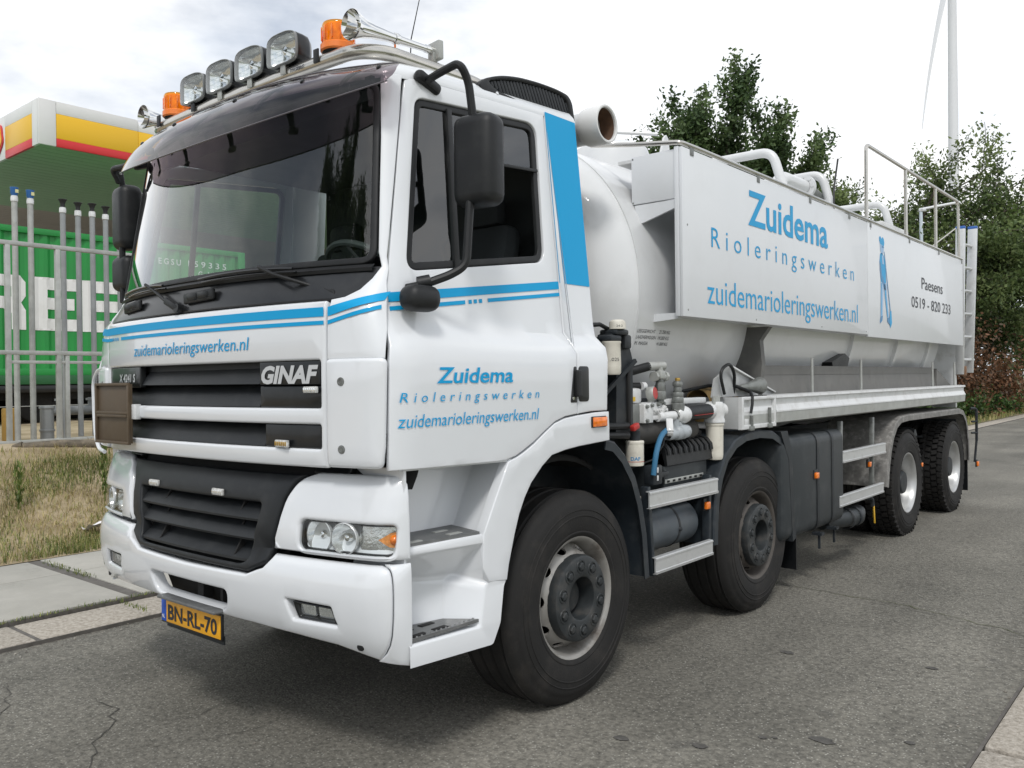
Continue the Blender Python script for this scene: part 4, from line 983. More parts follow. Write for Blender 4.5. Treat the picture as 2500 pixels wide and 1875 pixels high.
def arc(cy, cz, r, a0, a1, n): return [(cy+r*math.cos(R(lerp(a0, a1, i/n))), cz+r*math.sin(R(lerp(a0, a1, i/n)))) for i in range(n+1)]
for mir in (False, True):
    X = (lambda a, b: (a, b)) if not mir else (lambda a, b: (2*XC-a, 2*XC-b))
    # front wheel: inner liner and the rear flap
    mb = strip(arc(.02, .53, .69, 165, 62, 16), *X(-.60, -.16), .02); mb.obj('wheel_arch_liner', bkt, ch)
    mb = strip([(.215, 1.295), (.30, 1.275), (.40, 1.20), (.50, 1.075), (.565, .93), (.61, .75), (.635, .51)], *X(-.45, .012), .025, .045); mb.obj('mudguard', mudg, ch)
    mb = strip([(1.385, .56), (1.392, .70), (1.415, .86), (1.47, .99), (1.56, 1.11), (1.70, 1.195), (1.86, 1.235), (2.08, 1.245), (2.30, 1.225), (2.48, 1.16), (2.62, 1.05), (2.72, .90), (2.765, .75), (2.775, .58)], *X(-.45, .012), .03, .045); mb.obj('mudguard', mudg, ch)
    mb = MB(); mb.span((min(X(-.42, -.02)), 2.765, .16), (max(X(-.42, -.02)), 2.785, .60)); mb.obj('mud_flap', gloss, ch)
    pth = [(4.86, .56), (4.90, .75), (4.97, .92), (5.06, 1.05), (5.18, 1.15), (5.34, 1.20), (5.6, 1.21), (7.70, 1.20), (7.88, 1.17), (8.02, 1.08), (8.11, .95), (8.16, .78), (8.19, .55)]
    mb = strip(pth, *X(-.62, .012), .03, .05); mb.obj('mudguard', mudworn, ch)
    mb = MB(); mb.span((min(X(-.60, -.02)), 8.19, .17), (max(X(-.60, -.02)), 8.21, .62)); mb.obj('mud_flap', gloss, ch)
# supports between the wheels
for y in (.66, 1.385):
    mb = MB(); mb.bar((-.02, y-.02, 1.0), (-.02, y+.03 if y < 1 else y-.03, .50), .05, .03, .004); mb.obj('guard_bracket', mudg, ch)
for y in (3.81, 4.64):
    mb = MB(); mb.bar((-.05, y, 1.22), (-.05, y-.02, .52), .035, .045, .004); mb.obj('guard_bracket', greymetal, ch)
# aluminium side-guard rails: a ribbed profile swept along y
def rail(y0, y1, z, h, x=.03, dy=0.0):
    prof = [(-.022, -h/2), (0, -h/2), (.002, -h*.36), (-.004, -h*.33), (-.004, h*.30), (.0, h*.33), (.0, h*.42), (-.006, h*.47), (-.028, h*.50), (-.028, h*.46), (-.012, h*.42), (-.012, -h*.44), (-.022, -h*.47)]
    mb = MB(); mb.prism(prof, lambda u, v: (x+u, y0, z+v), lambda u, v: (x+u, y1, z+v+dy)); return mb
for a in ((.608, 1.421, .931, .096), (.665, 1.345, .560, .094), (3.654, 4.79, .932, .098), (3.57, 4.72, .574, .094)):
    rail(*a).obj('side_guard', alu, ch, smooth=25); m_ = rail(*a); m_.v = [(2*XC-x, y, z) for x, y, z in m_.v]; m_.obj('side_guard', alu, ch, smooth=25)
# air tank, ribbed battery cover
mb = MB(); mb.lathe([(.0, -.36), (.09, -.34), (.128, -.28), (.130, -.26), (.130, .26), (.128, .28), (.09, .34), (.0, .36)], (-.17, 1.01, .715), (0, 1, 0), 28); at = mb.obj('air_tank', mat('tank_grey_blue', (.065, .078, .090), .45, var=.15, dirt=(.13, .13, .125), dscale=8, damt=.4), ch)
mb = MB(); mb.lathe([(.131, -.012), (.134, -.008), (.134, .008), (.131, .012)], (-.17, 1.06, .715), (0, 1, 0), 28); mb.lathe([(.0, .02), (.012, .016), (.018, .0)], (-.045, 1.06, .705), (1, 0, 0), 10); mb.obj('tank_strap', chassis, at)
bat = empty('battery_box', (-.3, 1.2, 1.05), ch)
pr = [(-.50, 1.085), (-.50, 1.19), (-.12, 1.215), (-.075, 1.205), (-.052, 1.18), (-.040, 1.09), (-.055, 1.085), (-.08, 1.17), (-.12, 1.19), (-.47, 1.17), (-.47, 1.085)]
mb = MB(); mb.prism(pr, lambda x, z: (x, .92, z), lambda x, z: (x, 1.50, z)); mb.obj('battery_cover', plastic, bat)
for i in range(9):
    y = .945+.066*i; mb = MB(); pp = [(-.45, 1.198, ), (-.12, 1.222), (-.072, 1.213), (-.047, 1.184), (-.042, 1.15)]
    mb.tube([(x, y, z) for x, z in pp], .012, 6); mb.obj('cover_rib', plastic, bat)
mb = MB(); mb.span((-.5, .91, .90), (-.058, 1.44, 1.085), .008); mb.obj('battery_case', greyplast, bat)
mb = MB(); mb.span((-.057, .91, .985), (-.050, 1.38, 1.010), .002); hs = mb.obj('perforated_strip', galv, bat)
for i in range(7): m_ = MB(); m_.box((-.049, .945+.066*i, .997), (.003, .028, .012)); m_.obj('strip_hole', bkt, hs)
mb = MB(); mb.span((-.07, .70, 1.0), (.0, .80, 1.11), .012); mb.span((-.055, .80, 1.03), (-.03, .92, 1.06), .004); mb.obj('valve_bracket', chassis, ch)
for y, z in ((.735, 1.085), (.735, 1.04)): m_ = MB(); m_.box((.004, y, z), (.006, .012, .03), .002); m_.obj('white_clip', whiteworn, ch)
def marker(x, y, z, w=.05, h=.045):
    m_ = MB(); m_.box((x, y, z), (.025, w, h), .006); o = m_.obj('side_marker', orange, ch); m_ = MB(); m_.box((x-.014, y, z+.006), (.016, w+.012, h+.03), .004); m_.obj('marker_base', plastic, o)
marker(.0, 1.33, .815); marker(.034, 3.05, .84, .06, .045); marker(.0, 4.41, .81); marker(-.12, 6.55, .62); marker(.085, 8.24, .50, .06, .06)
# fuel tank of dark plastic-coated steel with two straps
ft = empty('fuel_tank', (-.3, 3.05, .8), ch)
o_ = rounded([(-.66, .40), (.022, .40), (.022, 1.165), (-.66, 1.165)], [.08, .10, .085, .08], 6)
def endcap(y, s): return [(lerp(-.32, p.x, s), y, lerp(.78, p.y, s)) for p in o_]
mb = MB(); k = len(o_); rings = [endcap(2.42, .90), endcap(2.43, .96), endcap(2.455, 1.0), endcap(3.66, 1.0), endcap(3.685, .96), endcap(3.695, .90)]
for i, rg in enumerate(rings): mb.add(rg, [])
for i in range(5):
    for j in range(k): mb.f.append((i*k+j, i*k+(j+1) % k, (i+1)*k+(j+1) % k, (i+1)*k+j)); mb.m.append(0)
mb.f.append(tuple(range(k))); mb.m.append(0); mb.f.append(tuple(5*k+j for j in range(k))); mb.m.append(0)
mb.obj('tank_shell', greyplast, ft)
for y in (3.10, 3.42):
    mb = MB(); vs = []; 
    for yy_ in (y-.022, y+.022):
        for p in o_: vs.append((lerp(-.32, p.x, 1.016), yy_, lerp(.78, p.y, 1.012)))
    mb.add(vs, [(j, (j+1) % k, k+(j+1) % k, k+j) for j in range(k)]); mb.bar((.03, y, .40), (.03, y, .27), .016, .016); mb.box((.02, y, .385), (.08, .06, .02)); mb.obj('tank_strap', chassis, ft)
mb = MB(); mb.prism([(2.40, 1.21), (2.52, 1.21), (2.60, 1.05), (2.66, .42), (2.60, .40), (2.54, 1.0)], lambda y, z: (-.30, y, z), lambda y, z: (.024, y, z)); mb.obj('tank_cradle', chassis, ft)
# suction hose stub and drain under the rear guard
mb = MB(); mb.tube([(-.10, 3.50, .42), (-.05, 3.8, .40), (-.03, 4.12, .385), (-.06, 4.28, .40)], [.075, .075, .08, .06], 16); hz = mb.obj('hose_stub', greyplast, ch)
for y in (3.88, 4.05): m_ = MB(); m_.lathe([(.083, -.018), (.088, -.012), (.088, .012), (.083, .018)], (-.035, y, .392), (.05, 1, -.04), 20); m_.obj('hose_clamp', chassis, hz)
mb = MB(); mb.tube(fillet([(-.15, 4.2, .50), (-.02, 4.52, .50), (-.02, 4.54, .42)], .04), .02, 8); mb.obj('drain_pipe', chassis, ch)
mb = MB(); mb.bar((-.01, 4.54, .425), (-.005, 4.545, .265), .022, .012, .003); mb.obj('valve_lever', mat('lever_yellow', (.60, .36, .03), .4), ch)
mb = MB(); mb.lathe([(.0, -.14), (.08, -.12), (.10, -.06), (.10, .06), (.08, .12), (.0, .14)], (-.28, 6.45, .93), (1, .1, 0), 20); mb.lathe([(.012, .14), (.012, .19)], (-.28, 6.45, .93), (1, .1, 0), 8); mb.obj('brake_chamber', chassis, ch)
for y in (4.05, 4.3): mb = MB(); mb.span((-.5, y-.1, .70), (-.25, y+.1, 1.0), .03); mb.obj('air_vessel', chassis, ch)
# rear underrun frame
mb = MB(); 
for z0, z1 in ((1.22, .78),): mb.tube(fillet([(.02, 8.18, z0-.04), (.07, 8.26, z0-.04), (.07, 8.26, z1)], .04), .016, 8)
mb.tube([(.07, 8.26, .80), (.05, 8.24, .52)], .014, 8); mb.tube([(.03, 8.18, 1.02), (.08, 8.26, 1.02)], .012, 8); mb.tube([(.03, 8.18, .88), (.08, 8.26, .88)], .012, 8); mb.obj('rear_bracket', chassis, ch)
mb = MB(); mb.span((-2.3, 8.0, .95), (-.1, 8.12, 1.15), .01); mb.obj('rear_beam', chassis, ch)
mb = MB(); mb.span((-2.35, 8.22, .50), (-.05, 8.30, .60), .01); mb.obj('underrun_bar', chassis, ch)
# ------------------------------------------------------------------ tank, panels, deck and pumps
tk = empty('tank_body', (XC, 4.2, 2.13), truck)
prof = [(.0, .475), (.30, .495), (.55, .535), (.75, .585), (.87, .635), (.945, .69), (.99, .745), (1.02, .80), (1.028, .835), (1.03, .86), (1.03, 7.55), (1.02, 7.62), (.97, 7.73), (.86, 7.83), (.6, 7.93), (.3, 7.98), (.0, 8.0)]
mb = MB(); mb.lathe(prof, (XC, 0, 2.13), (0, 1, 0), 96); vessel = mb.obj('tank_vessel', tankwhite, tk, smooth=50)
for y in (.845, 2.62, 4.55, 5.9, 7.1):
    w_ = .006 if y < 1 else .05; h_ = .006 if y < 1 else .030
    mb = MB(); mb.lathe([(1.028, -w_), (1.030+h_, -w_*.8), (1.030+h_, w_*.8), (1.028, w_)], (XC, y, 2.13), (0, 1, 0), 96); mb.obj('tank_ring', tankwhite, tk)
mb = MB(); mb.tube([(-.72, .60, 2.80), (-.70, .50, 2.80)], .06, 16); mb.lathe([(.075, -.015), (.085, -.01), (.085, .01), (.075, .015)], (-.60, .62, 2.78), (.35, -1, .1), 18); mb.obj('dome_fitting', tankwhite, tk)
# tank saddles
for y in (2.35,):
    mb = MB(); mb.prism([(-2.0, 1.13), (-.4, 1.13), (-.12, 1.31), (-.09, 1.57), (-.075, 1.69), (-.09, 1.86), (-.02, 1.955), (-2.38, 1.955), (-2.31, 1.86), (-2.325, 1.69), (-2.31, 1.57), (-2.28, 1.31)], lambda x, z: (x, y-.03, z), lambda x, z: (x, y+.03, z)); mb.obj('tank_saddle', mat('saddle_grey', (.11, .11, .105), .6, var=.15, dirt=(.2, .19, .17), dscale=8, damt=.4), tk)
def textcyl(y, a):  # on the tank skin: along y, angle from the horizontal
    r = 1.0325; return V((XC+r*math.cos(a), y, 2.13+r*math.sin(a)))
for i, (t_, n_) in enumerate((('LEEGGEWICHT', '21.750 KG'), ('LAADVERMOGEN', '19.250 KG'), ('M. MASSA', '41.000 KG'))):
    a0 = math.asin((1.872-2.13)/1.03)-.036*i; fn = lambda u, v: textcyl(u, v/1.03)
    text(t_, fn, .865, 1.07-(.06 if i == 2 else 0)+(.02 if i == 1 else 0), a0*1.03, .022, blackink, vessel, shear=.15); text(n_, fn, 1.115, 1.245, a0*1.03, .022, blackink, vessel, shear=.15)
# exhaust-like pipe behind the cab, running across
pp = empty('vent_pipe', (-.3, .47, 2.975), truck)
mb = MB(); mb.tube([(-1.2, .42, 2.975), (-.9, .42, 2.975), (-.20, .42, 2.975)], .088, 32); mb.obj('pipe_body', mat('pipe_silver', (.56, .57, .57), .38, metal=.25, var=.04, dirt=(.4, .4, .39), dscale=8, damt=.3), pp)
mb = MB(); mb.lathe([(.088, -.04), (.100, -.025), (.104, .0), (.104, .095), (.101, .103), (.093, .104), (.087, .10), (.085, -.30)], (-.20, .42, 2.975), (1, 0, 0), 36); mb.obj('pipe_collar', mat('pipe_collar_white', (.66, .66, .65), .4, var=.03), pp)
mb = MB(); mb.lathe([(.0845, .09), (.083, -.35), (.0, -.36)], (-.20, .42, 2.975), (1, 0, 0), 30); mb.obj('pipe_inside', mat('rust_inside', (.11, .06, .035), .8, var=.3, vscale=20), pp)
# side panels with lettering, their box frame and top tube
sp = empty('side_panels', (0, 4.4, 2.4), truck)
mb = MB(); mb.span((.008, 1.004, 1.960), (.030, 4.312, 2.950), .004); p1 = mb.obj('sign_panel', panelwhite, sp)
mb = MB(); mb.span((.008, 4.322, 1.942), (.030, 7.80, 2.952), .004); p2 = mb.obj('sign_panel', panelwhite, sp)
mb = MB(); mb.span((-.022, 1.0, 1.962), (.007, 1.03, 2.956), .004); mb.obj('panel_edge', panelwhite, sp)
mb = MB(); mb.span((-.32, 1.012, 2.655), (-.024, 1.03, 2.944), .003); fb = mb.obj('box_front', panelwhite, sp)
for x, z in ((-.31, 2.93), (-.31, 2.665)): m_ = MB(); m_.lathe([(0, .002), (.005, .0015), (.006, 0)], (x, 1.0115, z), (0, -1, 0), 8); m_.obj('screw', greymetal, fb)
mb = MB(); mb.prism([(-.30, 2.648), (-.272, 2.53), (-.024, 2.60), (-.024, 2.648)], lambda x, z: (x, 1.012, z), lambda x, z: (x, 1.03, z)); mb.obj('gusset', panelwhite, sp)
mb = MB(); mb.span((-.42, 1.02, 2.915), (.006, 7.79, 2.935)); mb.obj('catwalk', whiteworn, sp)
mb = MB(); mb.prism([(-.30, 1.03), (-.03, 1.03), (-.03, 7.75), (-.24, 7.75)], lambda x, y: (x, y, 1.972), lambda x, y: (x, y, 1.985)); mb.prism([(-.30, 1.93), (-.27, 1.972), (-.02, 1.972), (-.02, 1.95)], lambda x, z: (x, 1.03, z), lambda x, z: (x, 1.036, z)); mb.obj('box_floor', panelwhite, sp)
for y in (2.2, 3.4, 5.2, 6.6): mb = MB(); mb.span((-.3, y-.01, 1.99), (.005, y+.01, 2.9)); mb.obj('box_rib', panelwhite, sp)
mb = MB(); mb.tube(fillet([(-.62, 1.02, 3.075), (-.30, 1.01, 3.02), (.022, 1.0, 2.972), (.026, 1.2, 2.972)], .03)+[(.026, 7.79, 2.972)], .014, 10); tt = mb.obj('top_tube', steel, sp)
for y in (1.12, 2.05, 2.98, 3.85, 4.40, 5.6, 6.72, 7.76): m_ = MB(); m_.span((.0305, y-.022, 2.915), (.034, y+.022, 2.965), .001); m_.obj('tube_clip', greymetal, tt)
for y, z in ((1.06, 2.0), (2.0, 1.985), (3.2, 1.985), (4.26, 1.985), (4.40, 2.90), (7.75, 2.6), (1.06, 2.5)): m_ = MB(); m_.lathe([(0, .002), (.006, .0015), (.007, 0)], (.030, y, z), (1, 0, 0), 8); m_.obj('rivet', greymetal, p1 if y < 4.31 else p2)
PX = lambda y, z: V((.0325, y, z))
text('Zuidema', PX, 1.885, 3.342, 2.613, .236, blue, p1, bold=.018)
text('Rioleringswerken', PX, 1.358, 3.948, 2.402, .130, blue, p1, space=1.6, bold=-.006)
text('zuidemarioleringswerken.nl', PX, 1.300, 4.036, 2.052, .165, blue, p1, bold=-.004)
text('Paesens', PX, 6.02, 6.86, 2.490, .125, blackink, p2, bold=.004)
text('0519 - 820 233', PX, 5.65, 7.20, 2.283, .115, blackink, p2, bold=.004)
# printed figure of a workman with a shovel
fg = empty('workman_print', (.032, 4.8, 2.4), p2)
def pr_(poly, m, lift): 
    mb = MB(); decal(mb, [(4.62+u*.42, 2.04+v*.83) for u, v in poly], lambda y, z: V((.0318+lift, y, z)), .1); mb.obj('print_shape', m, fg, smooth=None, fixn=False)
pr_([(.05, .99), (.12, 1.0), (.20, .975), (.28, 1.0), (.36, .98), (.40, .94), (.36, .90), (.10, .915), (.04, .95)], blue, .0006)
pr_([(.09, .915), (.36, .90), (.36, .86), (.30, .815), (.20, .80), (.11, .85)], bluepale, .0006)
pr_([(.20, .905), (.35, .898), (.37, .88), (.22, .875)], bluedeep, .0012)
pr_([(.10, .81), (.22, .82), (.36, .79), (.44, .74), (.48, .60), (.50, .49), (.13, .50), (.08, .62), (.05, .72)], blue, .0006)
pr_([(.20, .80), (.32, .785), (.36, .70), (.24, .70)], bluepale, .0012)
pr_([(.07, .72), (.14, .70), (.20, .58), (.45, .46), (.46, .415), (.38, .42), (.12, .545), (.06, .64)], bluedeep, .0018)
pr_([(.13, .50), (.34, .495), (.30, .36), (.24, .13), (.09, .12), (.11, .33)], bluepale, .0006)
pr_([(.33, .495), (.51, .49), (.56, .34), (.68, .12), (.55, .11), (.40, .33)], bluepale, .0012)
pr_([(.13, .485), (.17, .485), (.15, .13), (.11, .13)], blue, .0012); pr_([(.36, .48), (.42, .48), (.60, .13), (.55, .12), (.42, .34)], blue, .0018)
pr_([(.09, .12), (.24, .13), (.20, .075), (.06, .04), (.03, .06)], bluedeep, .0018); pr_([(.55, .11), (.68, .12), (.76, .06), (.70, .04), (.55, .07)], bluedeep, .0024)
pr_([(.36, .84), (.39, .845), (.80, .19), (.76, .18)], bluedeep, .0026); pr_([(.74, .19), (.84, .20), (.88, .06), (.76, .0), (.70, .08)], blue, .0032)
pr_([(.40, .50), (.52, .48), (.54, .43), (.44, .42)], bluepale, .0036)
# hand rail at the back, hoops and fittings on top of the tank
hr = empty('hand_rail', (0, 6, 3.3), truck)
mb = MB(); mb.tube(fillet([(.01, 4.36, 2.98), (.01, 4.36, 3.645), (.01, 7.68, 3.645), (.01, 7.72, 2.98)], .06, 6), .017, 10); mb.obj('rail_loop', steel, hr)
for y in (5.56, 6.68): mb = MB(); mb.tube([(.01, y, 2.98), (.01, y, 3.632)], .017, 10); mb.obj('rail_post', steel, hr)
mb = MB(); mb.tube([(-.25, 7.1, 2.98), (.0, 7.62, 3.32)], .008, 6); mb.obj('rail_stay', steel, hr)
for y, xa in ((3.12, -.325), (4.16, -.31), (5.92, -.31)):
    mb = MB(); mb.tube(fillet([(-.205, y+.02, 2.98), (xa, y, 3.400), (2*XC-xa, y, 3.400), (2*XC+.205, y+.02, 2.98)], .10, 7), .037, 14); mb.obj('tank_hoop', tankwhite, tk)
mb = MB(); mb.tube(fillet([(-.42, 3.38, 3.0), (-.40, 3.42, 3.255), (-.37, 3.95, 3.245)], .12, 8), .065, 18); el = mb.obj('tank_elbow', tankwhite, tk)
m_ = MB(); m_.lathe([(.065, -.02), (.105, -.018), (.105, .018), (.065, .02)], (-.371, 3.90, 3.246), (.05, 1, 0), 24); 
for i in range(8): a = 2*PI*i/8; m_.lathe([(.0, -.03), (.012, -.03), (.012, .03), (0, .03)], (-.371+.085*math.cos(a), 3.90, 3.246+.085*math.sin(a)), (.05, 1, 0), 6)
m_.obj('flange', tankwhite, el)
m_ = MB(); m_.tube([(-.37, 3.93, 3.245), (-.36, 4.25, 3.18)], .06, 14); m_.obj('valve_neck', greymetal, el)
mb = MB(); mb.prism([(1.45, 3.0), (1.62, 3.0), (1.58, 3.19), (1.555, 3.21), (1.53, 3.19)], lambda y, z: (-.40, y, z), lambda y, z: (-.385, y, z)); mb.obj('lifting_fin', tankwhite, tk)
mb = MB(); mb.lathe([(.0, .22), (.18, .20), (.26, .16), (.28, .10), (.28, -.1)], (-.95, 1.75, 3.08), (0, 0, 1), 32); mb.obj('manhole', tankwhite, tk)
mb = MB(); mb.tube([(-.75, 1.3, 3.25), (-.42, 1.5, 3.21)], .012, 8); mb.obj('manhole_arm', tankwhite, tk)
mb = MB(); mb.span((-.42, 5.2, 3.02), (-.10, 6.05, 3.10), .01); mb.obj('top_box', whiteworn, tk)
mb = MB(); mb.tube([(-.15, 4.0, 2.99), (-.2, 4.15, 3.25), (-.18, 4.2, 3.52)], .008, 6); mb.obj('lever_rod', plastic, tk)
# ladder hung at the rear corner
ld = empty('ladder', (0, 8.1, 2.5), truck)
for a, b in (((-.045, 7.93, 1.60), (-.015, 7.93, 3.36)), ((-.02, 8.30, 1.62), (.04, 8.30, 3.40))):
    mb = MB(); mb.bar(a, b, .055, .10, .004, up=(1, 0, 0)); mb.obj('ladder_stile', alu, ld)
    m_ = MB(); m_.box(V(b)+V((0, 0, .01)), (.105, .06, .035), .006); m_.obj('stile_cap', mat('blue_cap', (.03, .12, .40), .5), ld)
for i in range(6):
    z = 1.78+.28*i; mb = MB(); mb.tube([(-.04+.02*i/6, 7.93, z), (.02+.02*i/6, 8.36, z)], .018, 10); mb.obj('ladder_rung', alu, ld)
mb = MB(); mb.span((-.14, 7.96, 1.585), (.02, 8.02, 1.70), .004); mb.obj('ladder_block', wood, ld)
mb = MB(); mb.span((-.35, 7.90, 1.2), (-.08, 7.96, 2.9)); mb.obj('rear_post', whiteworn, tk)
# deck with its white side rail
dk = empty('hose_deck', (-.2, 4.8, 1.35), truck)
sec = [(-.045, 1.475), (.026, 1.470), (.028, 1.452), (.008, 1.445), (.008, 1.405), (.030, 1.362), (.030, 1.352), (-.045, 1.352)]
mb = MB(); mb.prism(sec, lambda x, z: (x, 2.325, z), lambda x, z: (x, 7.90, z-.045*0)); mb.obj('deck_rail', whiteworn, dk, smooth=20)
mb = MB(); mb.prism([(-.045, 1.351), (.027, 1.351), (.022, 1.280), (-.045, 1.262)], lambda x, z: (x, 2.325, z), lambda x, z: (x, 7.90, z)); mb.obj('rail_skirt', galv, dk, smooth=20)
mb = MB(); mb.span((-.75, 2.3, 1.27), (-.046, 7.88, 1.30)); mb.obj('deck_floor', galv, dk)
mb = MB(); mb.prism([(-.10, 1.30), (-.13, 1.30), (-.18, 1.62), (-.155, 1.62)], lambda x, z: (x, 2.45, z), lambda x, z: (x, 7.2, z)); db = mat('deck_board_grey', (.15, .147, .138), .6, var=.15, dirt=(.11, .105, .095), dscale=9, damt=.6); ib = mb.obj('inner_board', db, dk)
mb = MB(); mb.prism([(-.150, 1.615), (-.20, 1.615), (-.20, 1.685), (-.150, 1.685)], lambda x, z: (x, 2.45, z), lambda x, z: (x, 7.2, z)); mb.obj('board_cap', db, ib)
mb = MB(); mb.prism([(7.2, 1.30), (7.86, 1.30), (7.86, 1.47), (7.2, 1.67)], lambda y, z: (-.22, y, z), lambda y, z: (-.12, y, z)); mb.obj('board_end', db, ib)
for y in (3.25, 4.42, 6.82, 7.80): mb = MB(); mb.tube([(-.07, y, 1.30), (-.07, y, 1.745)], .011, 8); mb.obj('stake', galv, dk)
mb = MB(); mb.prism([(3.98, 1.72), (4.30, 1.80), (4.42, 1.76), (4.36, 1.66), (4.05, 1.58)], lambda y, z: (-.40, y, z), lambda y, z: (-.17, y, z)); mb.obj('deck_box', plastic, dk)
# front end box of the deck with latches
fe = empty('deck_end', (-.2, 2.0, 1.36), dk)
mb = MB(); mb.span((-.60, 1.772, 1.258), (.0, 1.79, 1.468), .003); mb.obj('end_plate', mat('deck_light_grey', (.42, .43, .43), .5, var=.06, dirt=(.2, .2, .19), dscale=12, damt=.4), fe)
mb = MB(); sheet(mb, rect(1.772, 1.255, 2.312, 1.470), [rounded(rect(1.80, 1.285, 2.285, 1.448), .006)], lambda y, z: V((.030, y, z)), .03, .004, .08); mb.obj('latch_frame', whiteworn, fe)
mb = MB(); mb.prism([(.018, 1.46), (.006, 1.45), (.006, 1.40), (.020, 1.37), (.020, 1.28), (0, 1.28), (0, 1.46)], lambda x, z: (x, 1.79, z), lambda x, z: (x, 2.30, z)); mb.obj('latch_panel', whiteworn, fe, smooth=20)
mb = MB(); mb.prism([(.0215, 1.348), (.0235, 1.348), (.0235, 1.288), (.0215, 1.288)], lambda x, z: (x, 1.80, z), lambda x, z: (x, 2.28, z)); mb.obj('latch_band', galv, fe)
for y, z0, z1 in ((1.90, 1.265, 1.345), (2.19, 1.27, 1.39)): mb = MB(); mb.bar((.034, y, z0), (.034, y, z1), .024, .012, .004); mb.box((.03, y, z0-.005), (.03, .06, .03), .005); mb.obj('latch', greymetal, fe)
mb = MB(); mb.tube([(.035, 1.915, 1.475), (.04, 1.90, 1.42), (.036, 1.885, 1.36)], .010, 8); mb.obj('latch_strap', plastic, fe)
mb = MB(); mb.box((.022, 1.845, 1.30), (.012, .06, .05), .006); mb.obj('latch_pad', whiteworn, fe)
mb = MB(); mb.prism([(1.62, 1.47), (1.66, 1.59), (1.86, 1.67), (2.58, 1.486), (2.58, 1.47)], lambda y, z: (-.12, y, z), lambda y, z: (-.105, y, z)); gs = mb.obj('deck_gusset', mat('deck_light_grey', (.4, .4, .4)), dk)
mb = MB(); mb.bar((-.11, 1.87, 1.675), (-.11, 2.58, 1.488), .05, .012, .002); mb.obj('gusset_edge', whiteworn, gs)
mb = MB(); mb.lathe([(.012, -.14), (.022, -.12), (.025, -.06), (.040, .03), (.056, .09), (.060, .11), (.052, .11), (.03, .04)], (-.055, 2.09, 1.535), (.15, 1, .05), 22); mb.obj('cone_nozzle', greymetal, dk)
mb = MB(); mb.tube(fillet([(-.12, 1.95, 1.47), (-.08, 1.90, 1.62), (-.07, 1.80, 1.70), (-.08, 1.67, 1.64), (-.08, 1.74, 1.49)], .08, 6), .011, 8); mb.obj('loop_hose', plastic, dk)
mb = MB(); mb.tube([(-.35, 1.55, 1.50), (-.2, 1.75, 1.545), (-.1, 1.95, 1.54), (.0, 1.96, 1.50), (.03, 1.92, 1.47)], .012, 8); mb.obj('loop_hose', plastic, dk)
mb = MB(); mb.lathe([(.10, -.15), (.12, -.14), (.12, .14), (.10, .15)], (-.25, 1.9, 1.42), (.2, 1, 0), 18); mb.obj('hose_reel', mat('reel_ochre', (.38, .25, .10), .6), dk)

# ------------------------------------------------------------------ pump group behind the cab
pu = empty('pump_group', (-.15, 1.1, 1.4), truck)
mb = MB(); mb.prism([(.43, 1.28), (.60, 1.28), (.605, 1.70), (.55, 1.83), (.46, 1.83), (.44, 1.6)], lambda y, z: (-.32, y, z), lambda y, z: (-.07, y, z)); cf = mb.obj('cab_frame', chassis, pu)
mb = MB(); mb.span((-.072, .535, 1.33), (-.055, .56, 1.66), .004); mb.obj('frame_slot', bkt, cf)
mb = MB(); mb.box((-.085, .445, 1.850), (.11, .13, .032), .012); mb.box((-.10, .42, 1.82), (.11, .10, .05), .02); mb.box((-.06, .36, 1.815), (.09, .10, .03), .01); mb.box((-.07, .52, 1.80), (.06, .07, .08), .015); mb.obj('frame_head', chassis, cf)
mb = MB(); mb.bar((-.05, .60, 1.70), (-.10, .25, 1.45), .018, .022); mb.obj('frame_strut', chassis, cf)
mb = MB(); mb.tube([(-.12, .20, 1.88), (-.10, .33, 1.89), (-.09, .42, 1.86)], .012, 8); mb.obj('breather_hose', plastic, cf)
mb = MB(); mb.lathe([(.0, .0), (.044, .002), (.050, .012), (.051, .05), (.049, .165), (.052, .17), (.052, .178), (.0, .18)], (-.045, .355, 1.62), (0, 0, 1), 28); fc = mb.obj('filter_can', cream, pu)
text('.025', lambda u, v: V((-.045+.0515*math.sin(u/.0515), .355-.0515*math.cos(u/.0515), v)), .025, .075, 1.693, .018, blackink, fc)
mb = MB(); mb.lathe([(.0, .052), (.030, .050), (.042, .040), (.045, .028), (.045, .0), (.0, -.002)], (-.05, .425, 1.866), (0, 0, 1), 26); fc2 = mb.obj('filter_cap', cream, pu)
text('24-2', lambda u, v: V((-.05+.0455*math.sin(u/.0455), .425-.0455*math.cos(u/.0455), v)), .02, .055, 1.876, .012, blackink, fc2)
# oil filter can and blue air hose
mb = MB(); mb.lathe([(.0, .0), (.048, .004), (.050, .014), (.050, .125), (.052, .127), (.052, .137), (.048, .142), (.0, .144)], (-.06, .60, 1.115), (0, 0, 1), 26); oc = mb.obj('oil_filter', cream, pu)
text('DAF', lambda u, v: V((-.06+.0505*math.sin(u/.0505), .60-.0505*math.cos(u/.0505), v)), .005, .060, 1.150, .020, bluedeep, oc, bold=.03)
mb = MB(); mb.lathe([(.0507, .0), (.0507, .003)], (-.06, .60, 1.141), (0, 0, 1), 26); mb.obj('filter_band', redm, oc)
mb = MB(); mb.lathe([(.03, 0), (.032, .05), (.02, .06)], (-.06, .60, 1.26), (0, 0, 1), 16); mb.obj('filter_neck', chassis, oc)
for y, z in ((.30, 1.35), (.33, 1.30)): mb = MB(); mb.tube([(-.12, .20, z), (-.08, y+.08, z-.005), (-.06, .53, z-.01)], .020, 10); mb.obj('coolant_hose', plastic, pu)
mb = MB(); mb.box((-.03, .555, 1.335), (.03, .06, .032), .006, M.Rotation(.3, 3, 'X')); mb.obj('red_cap', redm, pu)
